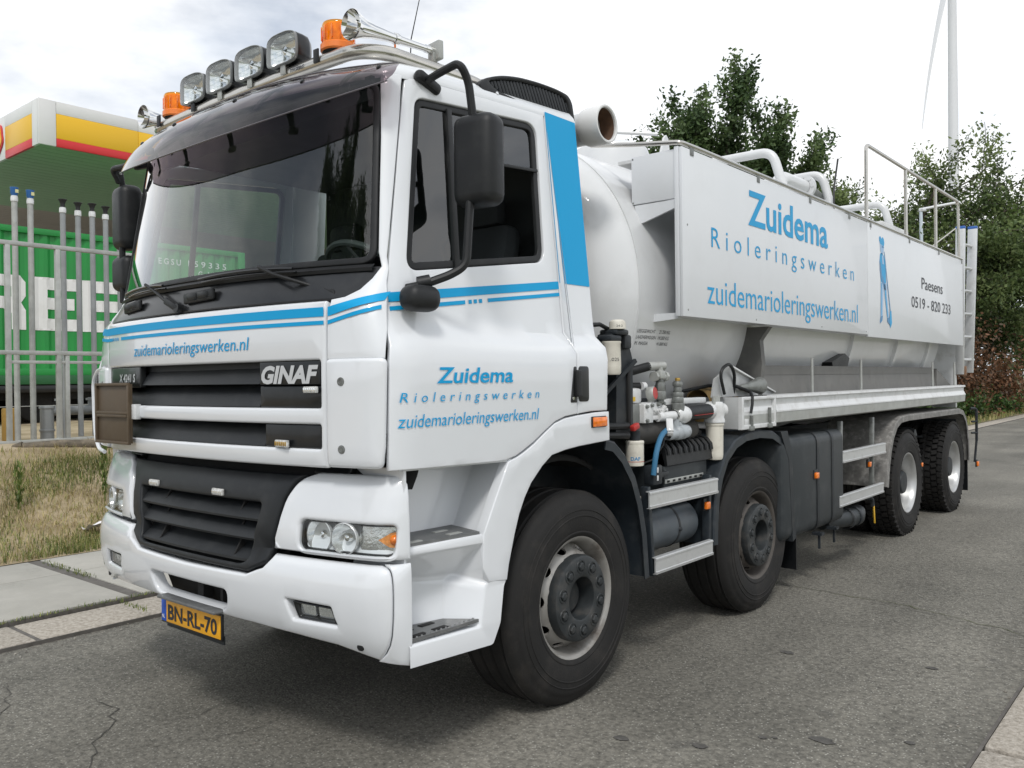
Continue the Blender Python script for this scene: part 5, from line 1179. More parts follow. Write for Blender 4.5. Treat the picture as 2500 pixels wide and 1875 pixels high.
mb = MB(); mb.tube(fillet([(-.03, .90, 1.30), (-.01, .80, 1.275), (.01, .71, 1.19), (.0, .695, 1.06)], .09, 7), .0155, 10); mb.obj('air_hose', bluehose, pu)
mb = MB(); mb.tube([(-.02, .86, 1.29), (-.02, .84, 1.22), (-.04, .76, 1.14), (-.1, .62, 1.10)], .006, 6); mb.obj('thin_hose', plastic, pu)
# cylinder-like silencer low down
mb = MB(); mb.lathe([(.0, -.38), (.05, -.37), (.072, -.34), (.075, -.30), (.075, .28), (.066, .34), (.03, .38), (.0, .385)], (-.16, 1.07, 1.285), (0, 1, -.02), 22); mb.obj('silencer', mat('dusty_black', (.05, .048, .045), .7, var=.2, dirt=(.11, .10, .09), dscale=7, damt=.6), pu)
# valve block
vb = empty('valve_block', (-.1, .9, 1.4), pu)
mb = MB(); mb.span((-.22, .63, 1.345), (-.10, .74, 1.455), .008); mb.obj('block_end', greymetal, vb)
mb = MB(); mb.span((-.24, .72, 1.345), (-.07, .82, 1.455), .006); mb.span((-.20, .82, 1.38), (-.09, .98, 1.46), .008); mb.obj('block_body', whiteworn, vb)
for y, z in ((.745, 1.44), (.745, 1.36), (.80, 1.445), (.90, 1.448), (.965, 1.45)): m_ = MB(); m_.lathe([(0, .016), (.010, .014), (.013, .0)], (-.07 if y < .82 else -.09, y, z), (1, 0, 0), 6); m_.obj('block_bolt', greymetal, vb)
mb = MB(); mb.span((-.2, .80, 1.36), (-.075, .99, 1.385), .004); 
for i in range(6): mb.lathe([(.0, .012), (.010, .010), (.011, 0)], (-.075, .84+.026*i, 1.415), (1, 0, 0), 8)
mb.obj('block_ports', whiteworn, vb)
mb = MB(); mb.lathe([(.0, .0), (.036, .0), (.040, .006), (.040, .040), (.036, .046)], (-.12, .845, 1.510), (1, .15, .1), 24); gg = mb.obj('pressure_gauge', galv, vb)
mb = MB(); mb.lathe([(.0, .048), (.034, .047), (.037, .044)], (-.12, .845, 1.510), (1, .15, .1), 24); mb.obj('gauge_face', redm, gg)
mb = MB(); mb.tube([(-.11, .85, 1.45), (-.11, .85, 1.48)], .014, 8); mb.obj('gauge_stem', galv, gg)
def stack(nm, x, y, secs, m, n=18):
    m_ = MB(); z = secs[0][0]; pf = [(0, secs[0][0])]
    for (z0, z1, r) in secs: pf += [(r*.94, z0), (r, z0+.003), (r, z1-.003), (r*.94, z1)]
    pf.append((0, secs[-1][1])); m_.lathe(pf, (x, y, 0), (0, 0, 1), n); return m_.obj(nm, m, vb)
stack('relief_valve', -.09, .935, [(1.455, 1.475, .022), (1.475, 1.525, .034), (1.525, 1.575, .029), (1.575, 1.60, .020)], greymetal, 8)
stack('relief_valve', -.14, 1.02, [(1.43, 1.47, .03), (1.47, 1.52, .026), (1.52, 1.56, .034), (1.56, 1.66, .028)], greymetal, 10)
stack('safety_valve', -.06, 1.085, [(1.40, 1.45, .040), (1.45, 1.487, .035), (1.487, 1.515, .034), (1.515, 1.55, .024), (1.55, 1.575, .030), (1.575, 1.582, .024)], greymetal)
stack('valve_knob', -.06, 1.085, [(1.582, 1.600, .016)], brass, 10)
mb = MB(); mb.tube([(-.30, .60, 1.63), (-.18, .75, 1.64), (-.12, .86, 1.67)], .026, 12); mb.tube([(-.30, .60, 1.55), (-.16, .82, 1.555)], .022, 12); mb.obj('hydraulic_hose', plastic, vb)
mb = MB(); mb.tube([(-.125, .85, 1.668), (-.10, .92, 1.672), (-.08, .965, 1.672)], .026, 12); mb.tube([(-.09, .93, 1.67), (-.09, .93, 1.60)], .02, 10); mb.box((-.09, .93, 1.62), (.05, .06, .05), .01); mb.tube([(-.10, .88, 1.61), (-.10, 1.0, 1.61)], .022, 10); mb.lathe([(.030, 0), (.030, .02)], (-.10, .875, 1.61), (0, 1, 0), 8, cap=True); mb.lathe([(.030, 0), (.030, .025)], (-.10, .99, 1.61), (0, 1, 0), 8, cap=True); mb.obj('hose_union', galv, vb)
mb = MB(); mb.lathe([(.024, 0), (.024, .03)], (-.15, .82, 1.555), (.2, 1, 0), 12, cap=True); mb.obj('hose_collar', whiteworn, vb)
# white washer-like box behind
mb = MB(); mb.span((-.30, .62, 1.455), (-.14, .82, 1.545), .02); wb = mb.obj('control_box', whiteworn, pu)
m_ = MB(); m_.span((-.139, .70, 1.47), (-.136, .735, 1.495)); m_.obj('warning_label', mat('label_yellow', (.65, .42, .03), .5), wb)
m_ = MB(); m_.span((-.139, .64, 1.50), (-.136, .69, 1.53)); m_.obj('box_slot', bkt, wb)
# ball valve line: white fittings, black hose, filter bowl
ln = empty('suction_line', (-.06, 1.2, 1.38), pu)
mb = MB(); mb.tube([(-.08, .88, 1.375), (-.06, 1.04, 1.378)], .028, 14); mb.tube([(-.075, .92, 1.40), (-.06, .935, 1.44)], .014, 8); mb.obj('line_pipe', whiteworn, ln)
mb = MB(); mb.lathe([(.030, -.07), (.042, -.06), (.042, -.035), (.052, -.02), (.056, .01), (.050, .04), (.036, .06), (.034, .08)], (-.055, 1.12, 1.38), (0, 1, 0), 20); mb.obj('ball_joint', whiteworn, ln)
mb = MB(); mb.lathe([(.034, -.02), (.036, 0), (.036, .02)], (-.06, 1.055, 1.38), (0, 1, 0), 8); mb.obj('union_nut', galv, ln)
mb = MB(); mb.bar((-.03, .93, 1.36), (.0, .885, 1.29), .04, .03, .006); mb.bar((.0, .885, 1.295), (-.01, .90, 1.27), .035, .02, .006); mb.obj('valve_handle', whiteworn, ln)
mb = MB(); mb.tube([(-.055, 1.17, 1.385), (-.055, 1.30, 1.388), (-.055, 1.46, 1.39)], .046, 18); hz = mb.obj('black_hose', plastic, ln)
m_ = MB(); m_.bar((-.0085, 1.20, 1.372), (-.0085, 1.44, 1.376), .012, .002); m_.obj('hose_stripe', redm, hz)
mb = MB(); mb.tube([(-.06, 1.06, 1.33), (-.06, 1.10, 1.30)], .03, 12); mb.lathe([(.030, -.12), (.034, -.10), (.034, -.03), (.043, -.02), (.045, .06), (.040, .10), (.028, .12)], (-.05, 1.06, 1.275), (.02, 1, .06), 18); mb.tube([(-.06, 1.05, 1.28), (-.06, 1.05, 1.36)], .026, 12); mb.obj('grey_valve', mat('valve_grey_blue', (.36, .39, .41), .45, var=.1, dirt=(.08, .08, .08), dscale=20, damt=.5), ln)
mb = MB(); mb.lathe([(.045, -.02), (.05, 0), (.05, .015)], (-.055, 1.465, 1.39), (0, 1, 0), 18); mb.lathe([(.0, .075), (.05, .07), (.062, .05), (.064, .0), (.060, -.03), (.066, -.045), (.066, -.06), (.0, -.065)], (-.05, 1.535, 1.375), (0, 0, 1), 24); mb.lathe([(.05, 0), (.045, .075), (.03, .085), (0, .085)], (-.05, 1.54, 1.39), (0.3, 1, 0), 16); mb.obj('filter_head', whiteworn, ln)
for dy in (-.03, 0, .03): m_ = MB(); m_.lathe([(.0, .03), (.013, .028), (.013, -.02)], (-.03, 1.52+dy, 1.452), (0, 0, 1), 6); m_.obj('head_bolt', galv, ln)
mb = MB(); mb.lathe([(.0, -.235), (.046, -.233), (.051, -.225), (.053, -.20), (.055, -.02), (.060, -.015), (.060, 0), (0, 0)], (-.05, 1.535, 1.312), (0, 0, 1), 26); mb.obj('filter_bowl', cream, ln)
mb = MB(); mb.span((-.16, .95, 1.44), (-.10, 1.52, 1.475), .004); mb.obj('carrier_bar', whiteworn, ln)
mb = MB(); mb.span((-.85, .62, 1.14), (-.25, 1.75, 1.25), .01); mb.obj('pump_bed', bkt, pu)
mb = MB(); mb.lathe([(.0, -.35), (.20, -.34), (.22, -.3), (.22, .3), (.20, .34), (.0, .35)], (-.62, 1.15, 1.42), (0, 1, 0), 24); mb.obj('pump_housing', chassis, pu)
# ------------------------------------------------------------------ the setting
def nodes(m): return m.node_tree, m.node_tree.links.new, m.node_tree.nodes['Principled BSDF']
def asphalt():
    m = mat('asphalt', (.1, .1, .095), .88); t, l, b = nodes(m); N = t.nodes.new
    co = N('ShaderNodeTexCoord')
    big = N('ShaderNodeTexNoise'); big.inputs['Scale'].default_value = .55; big.inputs['Detail'].default_value = 7; big.inputs['Roughness'].default_value = .6
    r1 = N('ShaderNodeValToRGB'); r1.color_ramp.elements[0].position = .3; r1.color_ramp.elements[1].position = .72
    r1.color_ramp.elements[0].color = (.104, .099, .083, 1); r1.color_ramp.elements[1].color = (.215, .203, .172, 1)
    med = N('ShaderNodeTexNoise'); med.inputs['Scale'].default_value = 38; med.inputs['Detail'].default_value = 5; med.inputs['Roughness'].default_value = .7
    mr = N('ShaderNodeMapRange'); mr.inputs[1].default_value = .3; mr.inputs[2].default_value = .7; mr.inputs[3].default_value = .42; mr.inputs[4].default_value = 1.5
    mu = N('ShaderNodeMix'); mu.data_type = 'RGBA'; mu.blend_type = 'MULTIPLY'; mu.inputs[0].default_value = 1
    vo = N('ShaderNodeTexVoronoi'); vo.inputs['Scale'].default_value = 62; vo.feature = 'F1'
    sp = N('ShaderNodeMapRange'); sp.inputs[1].default_value = .12; sp.inputs[2].default_value = .34; sp.inputs[3].default_value = 1; sp.inputs[4].default_value = 0
    vo2 = N('ShaderNodeTexWhiteNoise'); pk = N('ShaderNodeMath'); pk.operation = 'GREATER_THAN'; pk.inputs[1].default_value = .52
    mm = N('ShaderNodeMath'); mm.operation = 'MULTIPLY'
    mx2 = N('ShaderNodeMix'); mx2.data_type = 'RGBA'; mx2.inputs[7].default_value = (.36, .35, .31, 1)
    l(co.outputs['Object'], big.inputs['Vector']); l(co.outputs['Object'], med.inputs['Vector']); l(co.outputs['Object'], vo.inputs['Vector'])
    l(big.outputs[0], r1.inputs[0]); l(med.outputs[0], mr.inputs[0]); l(r1.outputs[0], mu.inputs[6]); l(mr.outputs[0], mu.inputs[7])
    l(vo.outputs['Distance'], sp.inputs[0]); l(vo.outputs['Color'], vo2.inputs['Vector']); l(vo2.outputs['Value'], pk.inputs[0]); l(sp.outputs[0], mm.inputs[0]); l(pk.outputs[0], mm.inputs[1])
    l(mu.outputs[2], mx2.inputs[6]); l(mm.outputs[0], mx2.inputs[0])
    mpp = N('ShaderNodeMapping'); mpp.inputs['Scale'].default_value = (1.3, .12, 1); tk_ = N('ShaderNodeTexNoise'); tk_.inputs['Scale'].default_value = 1.0; tk_.inputs['Detail'].default_value = 4
    tr_ = N('ShaderNodeMapRange'); tr_.inputs[1].default_value = .3; tr_.inputs[2].default_value = .7; tr_.inputs[3].default_value = .72; tr_.inputs[4].default_value = 1.18
    mw_ = N('ShaderNodeMix'); mw_.data_type = 'RGBA'; mw_.blend_type = 'MULTIPLY'; mw_.inputs[0].default_value = 1
    l(co.outputs['Object'], mpp.inputs[0]); l(mpp.outputs[0], tk_.inputs['Vector']); l(tk_.outputs[0], tr_.inputs[0]); l(tr_.outputs[0], mw_.inputs[7]); l(mx2.outputs[2], mw_.inputs[6]); mx2 = mw_
    # oil blots
    bl = N('ShaderNodeTexNoise'); bl.inputs['Scale'].default_value = 2.3; bl.inputs['Detail'].default_value = 3
    br = N('ShaderNodeMapRange'); br.inputs[1].default_value = .66; br.inputs[2].default_value = .74; br.inputs[4].default_value = .45
    mx3 = N('ShaderNodeMix'); mx3.data_type = 'RGBA'; mx3.inputs[7].default_value = (.045, .044, .042, 1)
    l(co.outputs['Object'], bl.inputs['Vector']); l(bl.outputs[0], br.inputs[0]); l(br.outputs[0], mx3.inputs[0]); l(mx2.outputs[2], mx3.inputs[6]); l(mx3.outputs[2], b.inputs['Base Color'])
    vb_ = N('ShaderNodeTexVoronoi'); vb_.inputs['Scale'].default_value = 75; l(co.outputs['Object'], vb_.inputs['Vector'])
    bu = N('ShaderNodeBump'); bu.inputs['Strength'].default_value = .5; bu.inputs['Distance'].default_value = .006; l(vb_.outputs['Distance'], bu.inputs['Height']); l(bu.outputs[0], b.inputs['Normal'])
    return m
def ramped(name, cols, scale, rough=.9, detail=8, bump=.3, bscale=40, pos=(.32, .68), rgh=.65):
    m = mat(name, cols[0], rough); t, l, b = nodes(m); N = t.nodes.new; co = N('ShaderNodeTexCoord')
    n = N('ShaderNodeTexNoise'); n.inputs['Scale'].default_value = scale; n.inputs['Detail'].default_value = detail; n.inputs['Roughness'].default_value = rgh
    r = N('ShaderNodeValToRGB'); el = r.color_ramp.elements
    el[0].position = pos[0]; el[1].position = pos[1]; el[0].color = (*cols[0], 1); el[1].color = (*cols[-1], 1)
    for i, c in enumerate(cols[1:-1]): e = el.new(lerp(pos[0], pos[1], (i+1)/(len(cols)-1))); e.color = (*c, 1)
    l(co.outputs['Object'], n.inputs['Vector']); l(n.outputs[0], r.inputs[0]); l(r.outputs[0], b.inputs['Base Color'])
    if bump:
        k = N('ShaderNodeTexNoise'); k.inputs['Scale'].default_value = bscale; k.inputs['Detail'].default_value = 5; u = N('ShaderNodeBump'); u.inputs['Strength'].default_value = bump; u.inputs['Distance'].default_value = .01
        l(co.outputs['Object'], k.inputs['Vector']); l(k.outputs[0], u.inputs['Height']); l(u.outputs[0], b.inputs['Normal'])
    return m
m_road = asphalt()
m_slab = ramped('concrete_slab', [(.23, .222, .195), (.34, .33, .295), (.375, .362, .325), (.43, .415, .375)], 2.2, .9, detail=12, bump=.3, bscale=120, pos=(.25, .75), rgh=.75)
m_kerb = ramped('washed_kerb', [(.21, .185, .15), (.36, .325, .275), (.49, .45, .395)], 42, .9, bump=.7, bscale=70, pos=(.3, .7))
m_tar = ramped('tar_joint', [(.085, .078, .07), (.14, .13, .118)], 10)
m_earth = ramped('dry_earth', [(.20, .155, .085), (.32, .255, .16), (.42, .345, .235)], 1.6, .95, bump=.6, bscale=25)
m_verge = ramped('verge_soil', [(.07, .075, .03), (.15, .13, .065), (.24, .19, .11)], .8, .95, bump=.5, bscale=12)
m_far = ramped('far_field', [(.06, .08, .03), (.12, .12, .05)], .05, .95, bump=0)
def struct(mb, name, m, parent=None, **kw): o = mb.obj(name, m, parent, **kw); o['kind'] = 'structure'; return o
mb = MB(); mb.add([(-900, -900, -.05), (900, -900, -.05), (900, 900, -.05), (-900, 900, -.05)], [(0, 1, 2, 3)]); struct(mb, 'ground', m_far)
mb = MB(); ys = [-30, -8, -5, -3, -2, -1, 0, 1, 2, 3, 4, 6, 8, 12, 20, 40, 90, 300]; mb.grid(lambda x, y: (x, y, .0-.012*abs(x+.8)/2.4), [-3.23, -2, -.8, .4, 1.64], ys); road = struct(mb, 'road', m_road)
def crack(pts, w, m=None, z=.004, seed=1, nm='crack'):
    """a fissure filled with shadow-dark tar or moss, as a thin ragged ribbon"""
    r = random.Random(seed); fine = []
    for a, b in zip(pts, pts[1:]):
        n = max(2, int(math.dist(a, b)/.05))
        for i in range(n): t = i/n; fine.append((lerp(a[0], b[0], t)+r.gauss(0, .012), lerp(a[1], b[1], t)+r.gauss(0, .012)))
    fine.append(pts[-1]); mb = MB(); vs = []
    for i, p in enumerate(fine):
        a = fine[max(0, i-1)]; b = fine[min(len(fine)-1, i+1)]; d = V((b[0]-a[0], b[1]-a[1])).normalized(); n = V((-d.y, d.x)); q = .34*w*(r.random()*.8+.25)*(.25+.75*min(1, min(i, len(fine)-1-i)/4)); zz_ = z-.012*abs(p[0]+.8)/2.4
        vs += [(p[0]+n.x*q, p[1]+n.y*q, zz_), (p[0]-n.x*q, p[1]-n.y*q, zz_)]
    mb.add(vs, [(2*i, 2*i+1, 2*i+3, 2*i+2) for i in range(len(fine)-1)]); o = mb.obj(nm, m or MATS['tar_joint'], road, smooth=None); return o
m_crack = mat('crack_dark', (.062, .059, .052), .95); m_oil = ramped('oil_dark', [(.05, .048, .044), (.11, .105, .095)], 30, bump=0); m_moss = ramped('moss', [(.035, .05, .012), (.10, .11, .03)], 30)
for i, (pts, w) in enumerate((([(-1.36, -.85), (-1.382, -.92), (-1.377, -1.148), (-1.376, -1.374), (-1.527, -1.451)], .008), ([(-1.376, -1.374), (-1.258, -1.444)], .006), ([(-2.045, -1.499), (-1.739, -1.492), (-1.575, -1.596), (-1.425, -1.752), (-1.257, -1.811), (-1.1, -1.95)], .011), ([(-1.575, -1.596), (-1.428, -1.512)], .005),
        ([(-1.042, -.976), (-.988, -1.229), (-1.151, -1.534), (-1.307, -1.779)], .005), ([(-.57, -1.367), (-.646, -1.084), (-.6, -.8)], .005), ([(-2.65, -1.68), (-2.558, -1.712), (-2.198, -1.837), (-2.0, -2.0)], .008), ([(1.0, 6.2), (1.3, 5.0), (1.5, 4.7)], .006))):
    crack(pts, w, m_crack, seed=i)
crack([(-.6, 2.95), (-.151, 2.916), (.239, 2.859), (.624, 2.869), (.946, 2.779), (1.325, 2.665), (1.6, 2.50)], .012, m_moss, seed=20, nm='moss_crack')
crack([(-.3, 2.93), (.5, 2.86), (1.6, 2.49)], .007, m_crack, z=.0055, seed=21)
for i, (x, y, r) in enumerate(((.376, -.232, .030), (.683, -.086, .032), (1.072, .307, .045), (.483, 1.365, .035), (1.379, .521, .022), (.856, .166, .018), (.90, .20, .012), (1.2, 1.6, .03), (-.2, -1.3, .02))):
    q = random.Random(i); mb = MB(); k = 14; pl = [(x+r*(1+.25*q.uniform(-1, 1))*math.cos(2*PI*j/k)*1.15, y+r*(1+.25*q.uniform(-1, 1))*math.sin(2*PI*j/k)*.8, .004-.012*abs(x+.8)/2.4) for j in range(k)]; mb.add(pl, [tuple(range(k))]); mb.obj('oil_spot', m_oil, road, smooth=None)
# kerbs of washed concrete, in stones; slabs of the far pavement
mb = MB(); mb.span((-3.70, -30, -.06), (-3.215, 300, .012)); kb = struct(mb, 'kerb', m_tar)
y = -7.3; i = 0
while y < 60:
    ln = 2.0 if y < 20 else 6.0; mb = MB(); mb.box((-3.455, y+ln/2, -.055), (.475, ln-.025, .15+.004*rnd.uniform(-1, 1)), .016); o = mb.obj('kerb_stone', m_kerb, kb); y += ln
y = -.53-8
mb = MB(); mb.span((-5.66, -30, -.08), (-3.70, 13, .043)); pv = struct(mb, 'pavement', m_tar)
y = -8.44
while y < 12.5:
    for x0, x1 in ((-5.62, -4.90), (-4.885, -3.735)):
        mb = MB(); y0, y1 = y+.055, y+1.955; mb.box(((x0+x1)/2, (y0+y1)/2, .0), (x1-x0, y1-y0, .104+.006*rnd.uniform(-1, 1)), .008, M.Rotation(rnd.uniform(-.002, .002), 3, 'Y')); mb.obj('slab', m_slab, pv)
    y += 2.0
mb = MB(); mb.span((1.625, -30, -.08), (1.64, 300, .0)); kb2 = struct(mb, 'near_kerb', m_tar)
y = -5.4
while y < 40:
    ln = 2.0 if y < 12 else 6.0; mb = MB(); mb.box((1.865, y+ln/2, -.03), (.44, ln-.03, .10), .02); mb.obj('kerb_stone', m_kerb, kb2); y += ln
mb = MB(); mb.span((2.1, -30, -.08), (6, 200, .015)); struct(mb, 'near_pavement', m_slab)
# weeds in the joints
def blades(name, pts, h, w, mats, parent=None, seed=3, lean=.5, **kw):
    """grass blades: bent, tapered; pts (n,3); h, w arrays or scalars; mats with a colour index per blade"""
    r = np.random.default_rng(seed); n = len(pts); H = h*r.uniform(.45, 1.25, n); Wd = w*r.uniform(.6, 1.3, n); az = r.uniform(0, 2*PI, n); le = r.uniform(.1, 1, n)*lean
    d = np.stack([np.cos(az), np.sin(az), 0*az], 1); s = np.stack([-np.sin(az), np.cos(az), 0*az], 1); up = np.array([0, 0, 1.0])
    P = np.asarray(pts, float); c1 = P+up*(H*.55)[:, None]+d*(H*le*.25)[:, None]; c2 = P+up*(H*(1-.35*le))[:, None]+d*(H*le*.9)[:, None]
    v = np.stack([P-s*Wd[:, None]/2, P+s*Wd[:, None]/2, c1+s*Wd[:, None]*.36, c1-s*Wd[:, None]*.36, c2], 1).reshape(-1, 3)
    b = np.arange(n)*5; q = np.stack([b, b+1, b+2, b+3], 1); t = np.stack([b+3, b+2, b+4], 1)
    me = bpy.data.meshes.new(name); me.vertices.add(len(v)); me.vertices.foreach_set('co', v.ravel())
    li = np.concatenate([q.ravel(), t.ravel()]); me.loops.add(len(li)); me.loops.foreach_set('vertex_index', li)
    st_ = np.concatenate([np.arange(n)*4, 4*n+np.arange(n)*3]); me.polygons.add(2*n); me.polygons.foreach_set('loop_start', st_)
    mi = r.integers(0, len(mats), n); me.polygons.foreach_set('material_index', np.concatenate([mi, mi]).astype(np.int32))
    for m in mats: me.materials.append(m)
    me.update(calc_edges=True); me.validate()
    o = bpy.data.objects.new(name, me); COL.objects.link(o)
    if parent: attach(o, parent)
    for k, v_ in kw.items(): o[k] = v_
    return o
def leafmat(name, col, var=.3, trans=.25):
    if name in MATS: return MATS[name]
    m = bpy.data.materials.new(name); m.use_nodes = True; t = m.node_tree; l = t.links.new; b = t.nodes['Principled BSDF']; b.inputs['Roughness'].default_value = .55; b.inputs['Specular IOR Level'].default_value = .35
    co = t.nodes.new('ShaderNodeTexCoord'); n = t.nodes.new('ShaderNodeTexNoise'); n.inputs['Scale'].default_value = 1.1; n.inputs['Detail'].default_value = 5
    r = t.nodes.new('ShaderNodeValToRGB'); r.color_ramp.elements[0].position = .32; r.color_ramp.elements[1].position = .68
    r.color_ramp.elements[0].color = (*[c*(1-var) for c in col], 1); r.color_ramp.elements[1].color = (*[c*(1+var) for c in col], 1)
    l(co.outputs['Object'], n.inputs['Vector']); l(n.outputs[0], r.inputs[0]); l(r.outputs[0], b.inputs['Base Color'])
    tr = t.nodes.new('ShaderNodeBsdfTranslucent'); l(r.outputs[0], tr.inputs[0]); x = t.nodes.new('ShaderNodeMixShader'); x.inputs[0].default_value = trans
    out = t.nodes['Material Output']; l(b.outputs[0], x.inputs[1]); l(tr.outputs[0], x.inputs[2]); l(x.outputs[0], out.inputs[0])
    MATS[name] = m; return m
straw = [leafmat('straw_pale', (.50, .41, .21)), leafmat('straw_dull', (.38, .32, .13)), leafmat('straw_brown', (.26, .20, .09)), leafmat('straw_olive', (.25, .27, .08))]
greeng = [leafmat('grass_green', (.13, .18, .04)), leafmat('grass_deep', (.08, .12, .03))]
def terr(x, y):
    f = lerp(1, .25, sstep((y-8)/10)); t = sstep((-5.75-x)/3.3)
    n_ = .03*math.sin(x*2.1+y*1.3)*math.sin(y*.9-x*.6)+.015*math.sin(5*x-3*y)
    e = min(1, max(0, (-5.75-x)/.5))
    return .05+(.80*t*f)+n_*e
xs_ = [-3.67-.001, -4.6, -5.64]
mb = MB(); gx = [-5.64-.13*i for i in range(34)]+[-10.5, -12, -16, -25, -45, -80]; gy = [-40, -20, -12, -8]+[-6+.25*i for i in range(65)]+[10.5, 11.2, 12, 13]
mb.grid(lambda x, y: (x, y, terr(x, y)), gx, gy); struct(mb, 'grass_bank', m_earth)
gx2 = [-3.67-.35*i for i in range(24)]+[-13, -17, -25, -45, -80]; gy2 = [13+1.0*i for i in range(40)]+[60, 80, 120, 200, 300]
mb = MB(); mb.grid(lambda x, y: (x, y, .03+.25*sstep((-4.2-x)/4)+.03*math.sin(x*1.7+y)*min(1, (-3.67-x))), gx2, gy2); struct(mb, 'verge', m_verge)
r = np.random.default_rng(5)
def field(n, x0, x1, y0, y1, dens=None, zf=terr):
    out = []
    while len(out) < n:
        x = r.uniform(x0, x1); y = r.uniform(y0, y1)
        if dens is None or r.random() < dens(x, y): out.append((x, y, zf(x, y)-.01))
    return np.array(out)
clump = lambda x, y: .5+.5*math.sin(x*3.7+1.3*math.sin(y*2.1))*math.sin(y*3.1+x)
bare = lambda x, y: min(1, max(.04, (x+9.2)/1.3))
p = field(42000, -8.9, -5.68, -2.5, 6.5, lambda x, y: bare(x, y)*(.35+.65*clump(x, y))); blades('dry_grass', p, .105, .0055, straw, seed=1, lean=1.7, kind='stuff')
p = field(24000, -8.2, -5.66, -2.5, 6.5, lambda x, y: max(0, clump(x+1.1, y*.8)-.25)); blades('green_grass', p, .10, .007, greeng+straw[3:], seed=2, lean=.8, kind='stuff')
vz = lambda x, y: .03+.25*sstep((-4.2-x)/4)
p = field(14000, -7.5, -3.7, 16, 48, None, vz); blades('verge_grass', p, .20, .02, [straw[0], straw[1], straw[3], greeng[0]], seed=4, lean=.9, kind='stuff')
p = np.array([(-4.0+.1*math.sin(i*.7)-.9*(i % 7)/7, -.40+.035*math.sin(i*2.3), .05) for i in range(240)]); p = p[np.array([abs(math.sin(i*1.9)) > .45 for i in range(240)])]
blades('joint_weeds', np.concatenate([p+np.array([-.6, .0, 0]), np.array([(-3.675+.01*math.sin(i), -1.6+.009*i, .045) for i in range(220)]), np.array([(-3.2-.4*((i*7) % 50)/50, -.62+.02*math.sin(i), .05) for i in range(60)])]), .035, .006, greeng+straw[3:], seed=8, lean=1.2, kind='stuff')
# two tall green weeds in the dry grass
def weed(loc, h, label):
    t = thing('tall_weed', loc, label, 'plant', 'tall green weeds in the dry grass'); mb = MB(); L0 = V(loc); mb.tube([L0, L0+V((.02, .01, h*.5)), L0+V((.0, .03, h))], [.007, .005, .002], 6); mb.obj('stem', greeng[0], t)
    q = random.Random(h); pts = [(L0.x+q.gauss(0, .02), L0.y+q.gauss(0, .02), L0.z+h*q.uniform(.1, .95)) for i in range(90)]; blades('leaves', np.array(pts), .09, .018, greeng, parent=t, seed=int(h*100), lean=1.1)
weed((-7.01, -.06, terr(-7.01, -.06)), .46, 'taller green weed standing alone in the dry grass before the fence')
weed((-6.96, .79, terr(-6.96, .79)), .62, 'green weed in the grass just beside the truck bumper')
# litter and the weathered log
mb = MB(); q = random.Random(4); mb.grid(lambda u, v: (-6.29+u+.02*math.sin(30*v), .38+v, terr(-6.29, .38)+.085+.035*math.sin(22*u+9*v)+.015*math.sin(40*v)), [-.10+.02*i for i in range(11)], [-.08+.02*i for i in range(9)])
tag(mb.obj('paper_litter', mat('litter_white', (.72, .70, .72), .6), None, smooth=50), 'crumpled white paper lying on the dry grass near the pavement', 'litter')
mb = MB(); mb.tube([(-8.98, .70, .84), (-8.80, 1.05, .85), (-8.55, 1.5, .84), (-8.2, 2.2, .83)], [.05, .065, .06, .055], 12); lg = mb.obj('log', ramped('weathered_wood', [(.07, .06, .045), (.20, .165, .12)], 14), None); tag(lg, 'weathered grey log lying on bare earth below the fence', 'log')
mb = MB(); mb.tube([(-8.98, .70, .86), (-9.05, .62, .84), (-9.10, .60, .80)], [.05, .03, .01], 8); mb.obj('stub', MATS['weathered_wood'], lg)

# yard fence of square galvanised tube
fx_ = -9.5; gz = .84
fn_ = thing('yard_fence', (fx_, 2, gz), 'galvanised tube frame fence in front of the green container', 'fence')
def bx(nm, a, b, parent, m, bev=.004): mb = MB(); mb.span(a, b, bev); return mb.obj(nm, m, parent)
for y in (-3.4, -1.35, .735, 1.345, 2.42): bx('post', (fx_-.03, y-.03, gz-.1), (fx_+.03, y+.03, 3.43), fn_, galv)
for y in (-.3, 1.452): bx('post', (fx_-.025, y-.027, gz-.05), (fx_+.025, y+.027, 2.0), fn_, galv)
bx('rail', (fx_-.031, -3.43, 3.41), (fx_+.031, 2.47, 3.465), fn_, galv); bx('rail', (fx_-.032, -3.43, 2.0), (fx_+.032, 2.47, 2.055), fn_, galv)
bx('rail', (fx_-.02, .765, 1.885), (fx_+.02, 2.42, 1.925), fn_, galv); bx('base_rail', (fx_-.05, -3.43, gz), (fx_+.05, 2.47, gz+.05), fn_, galv)
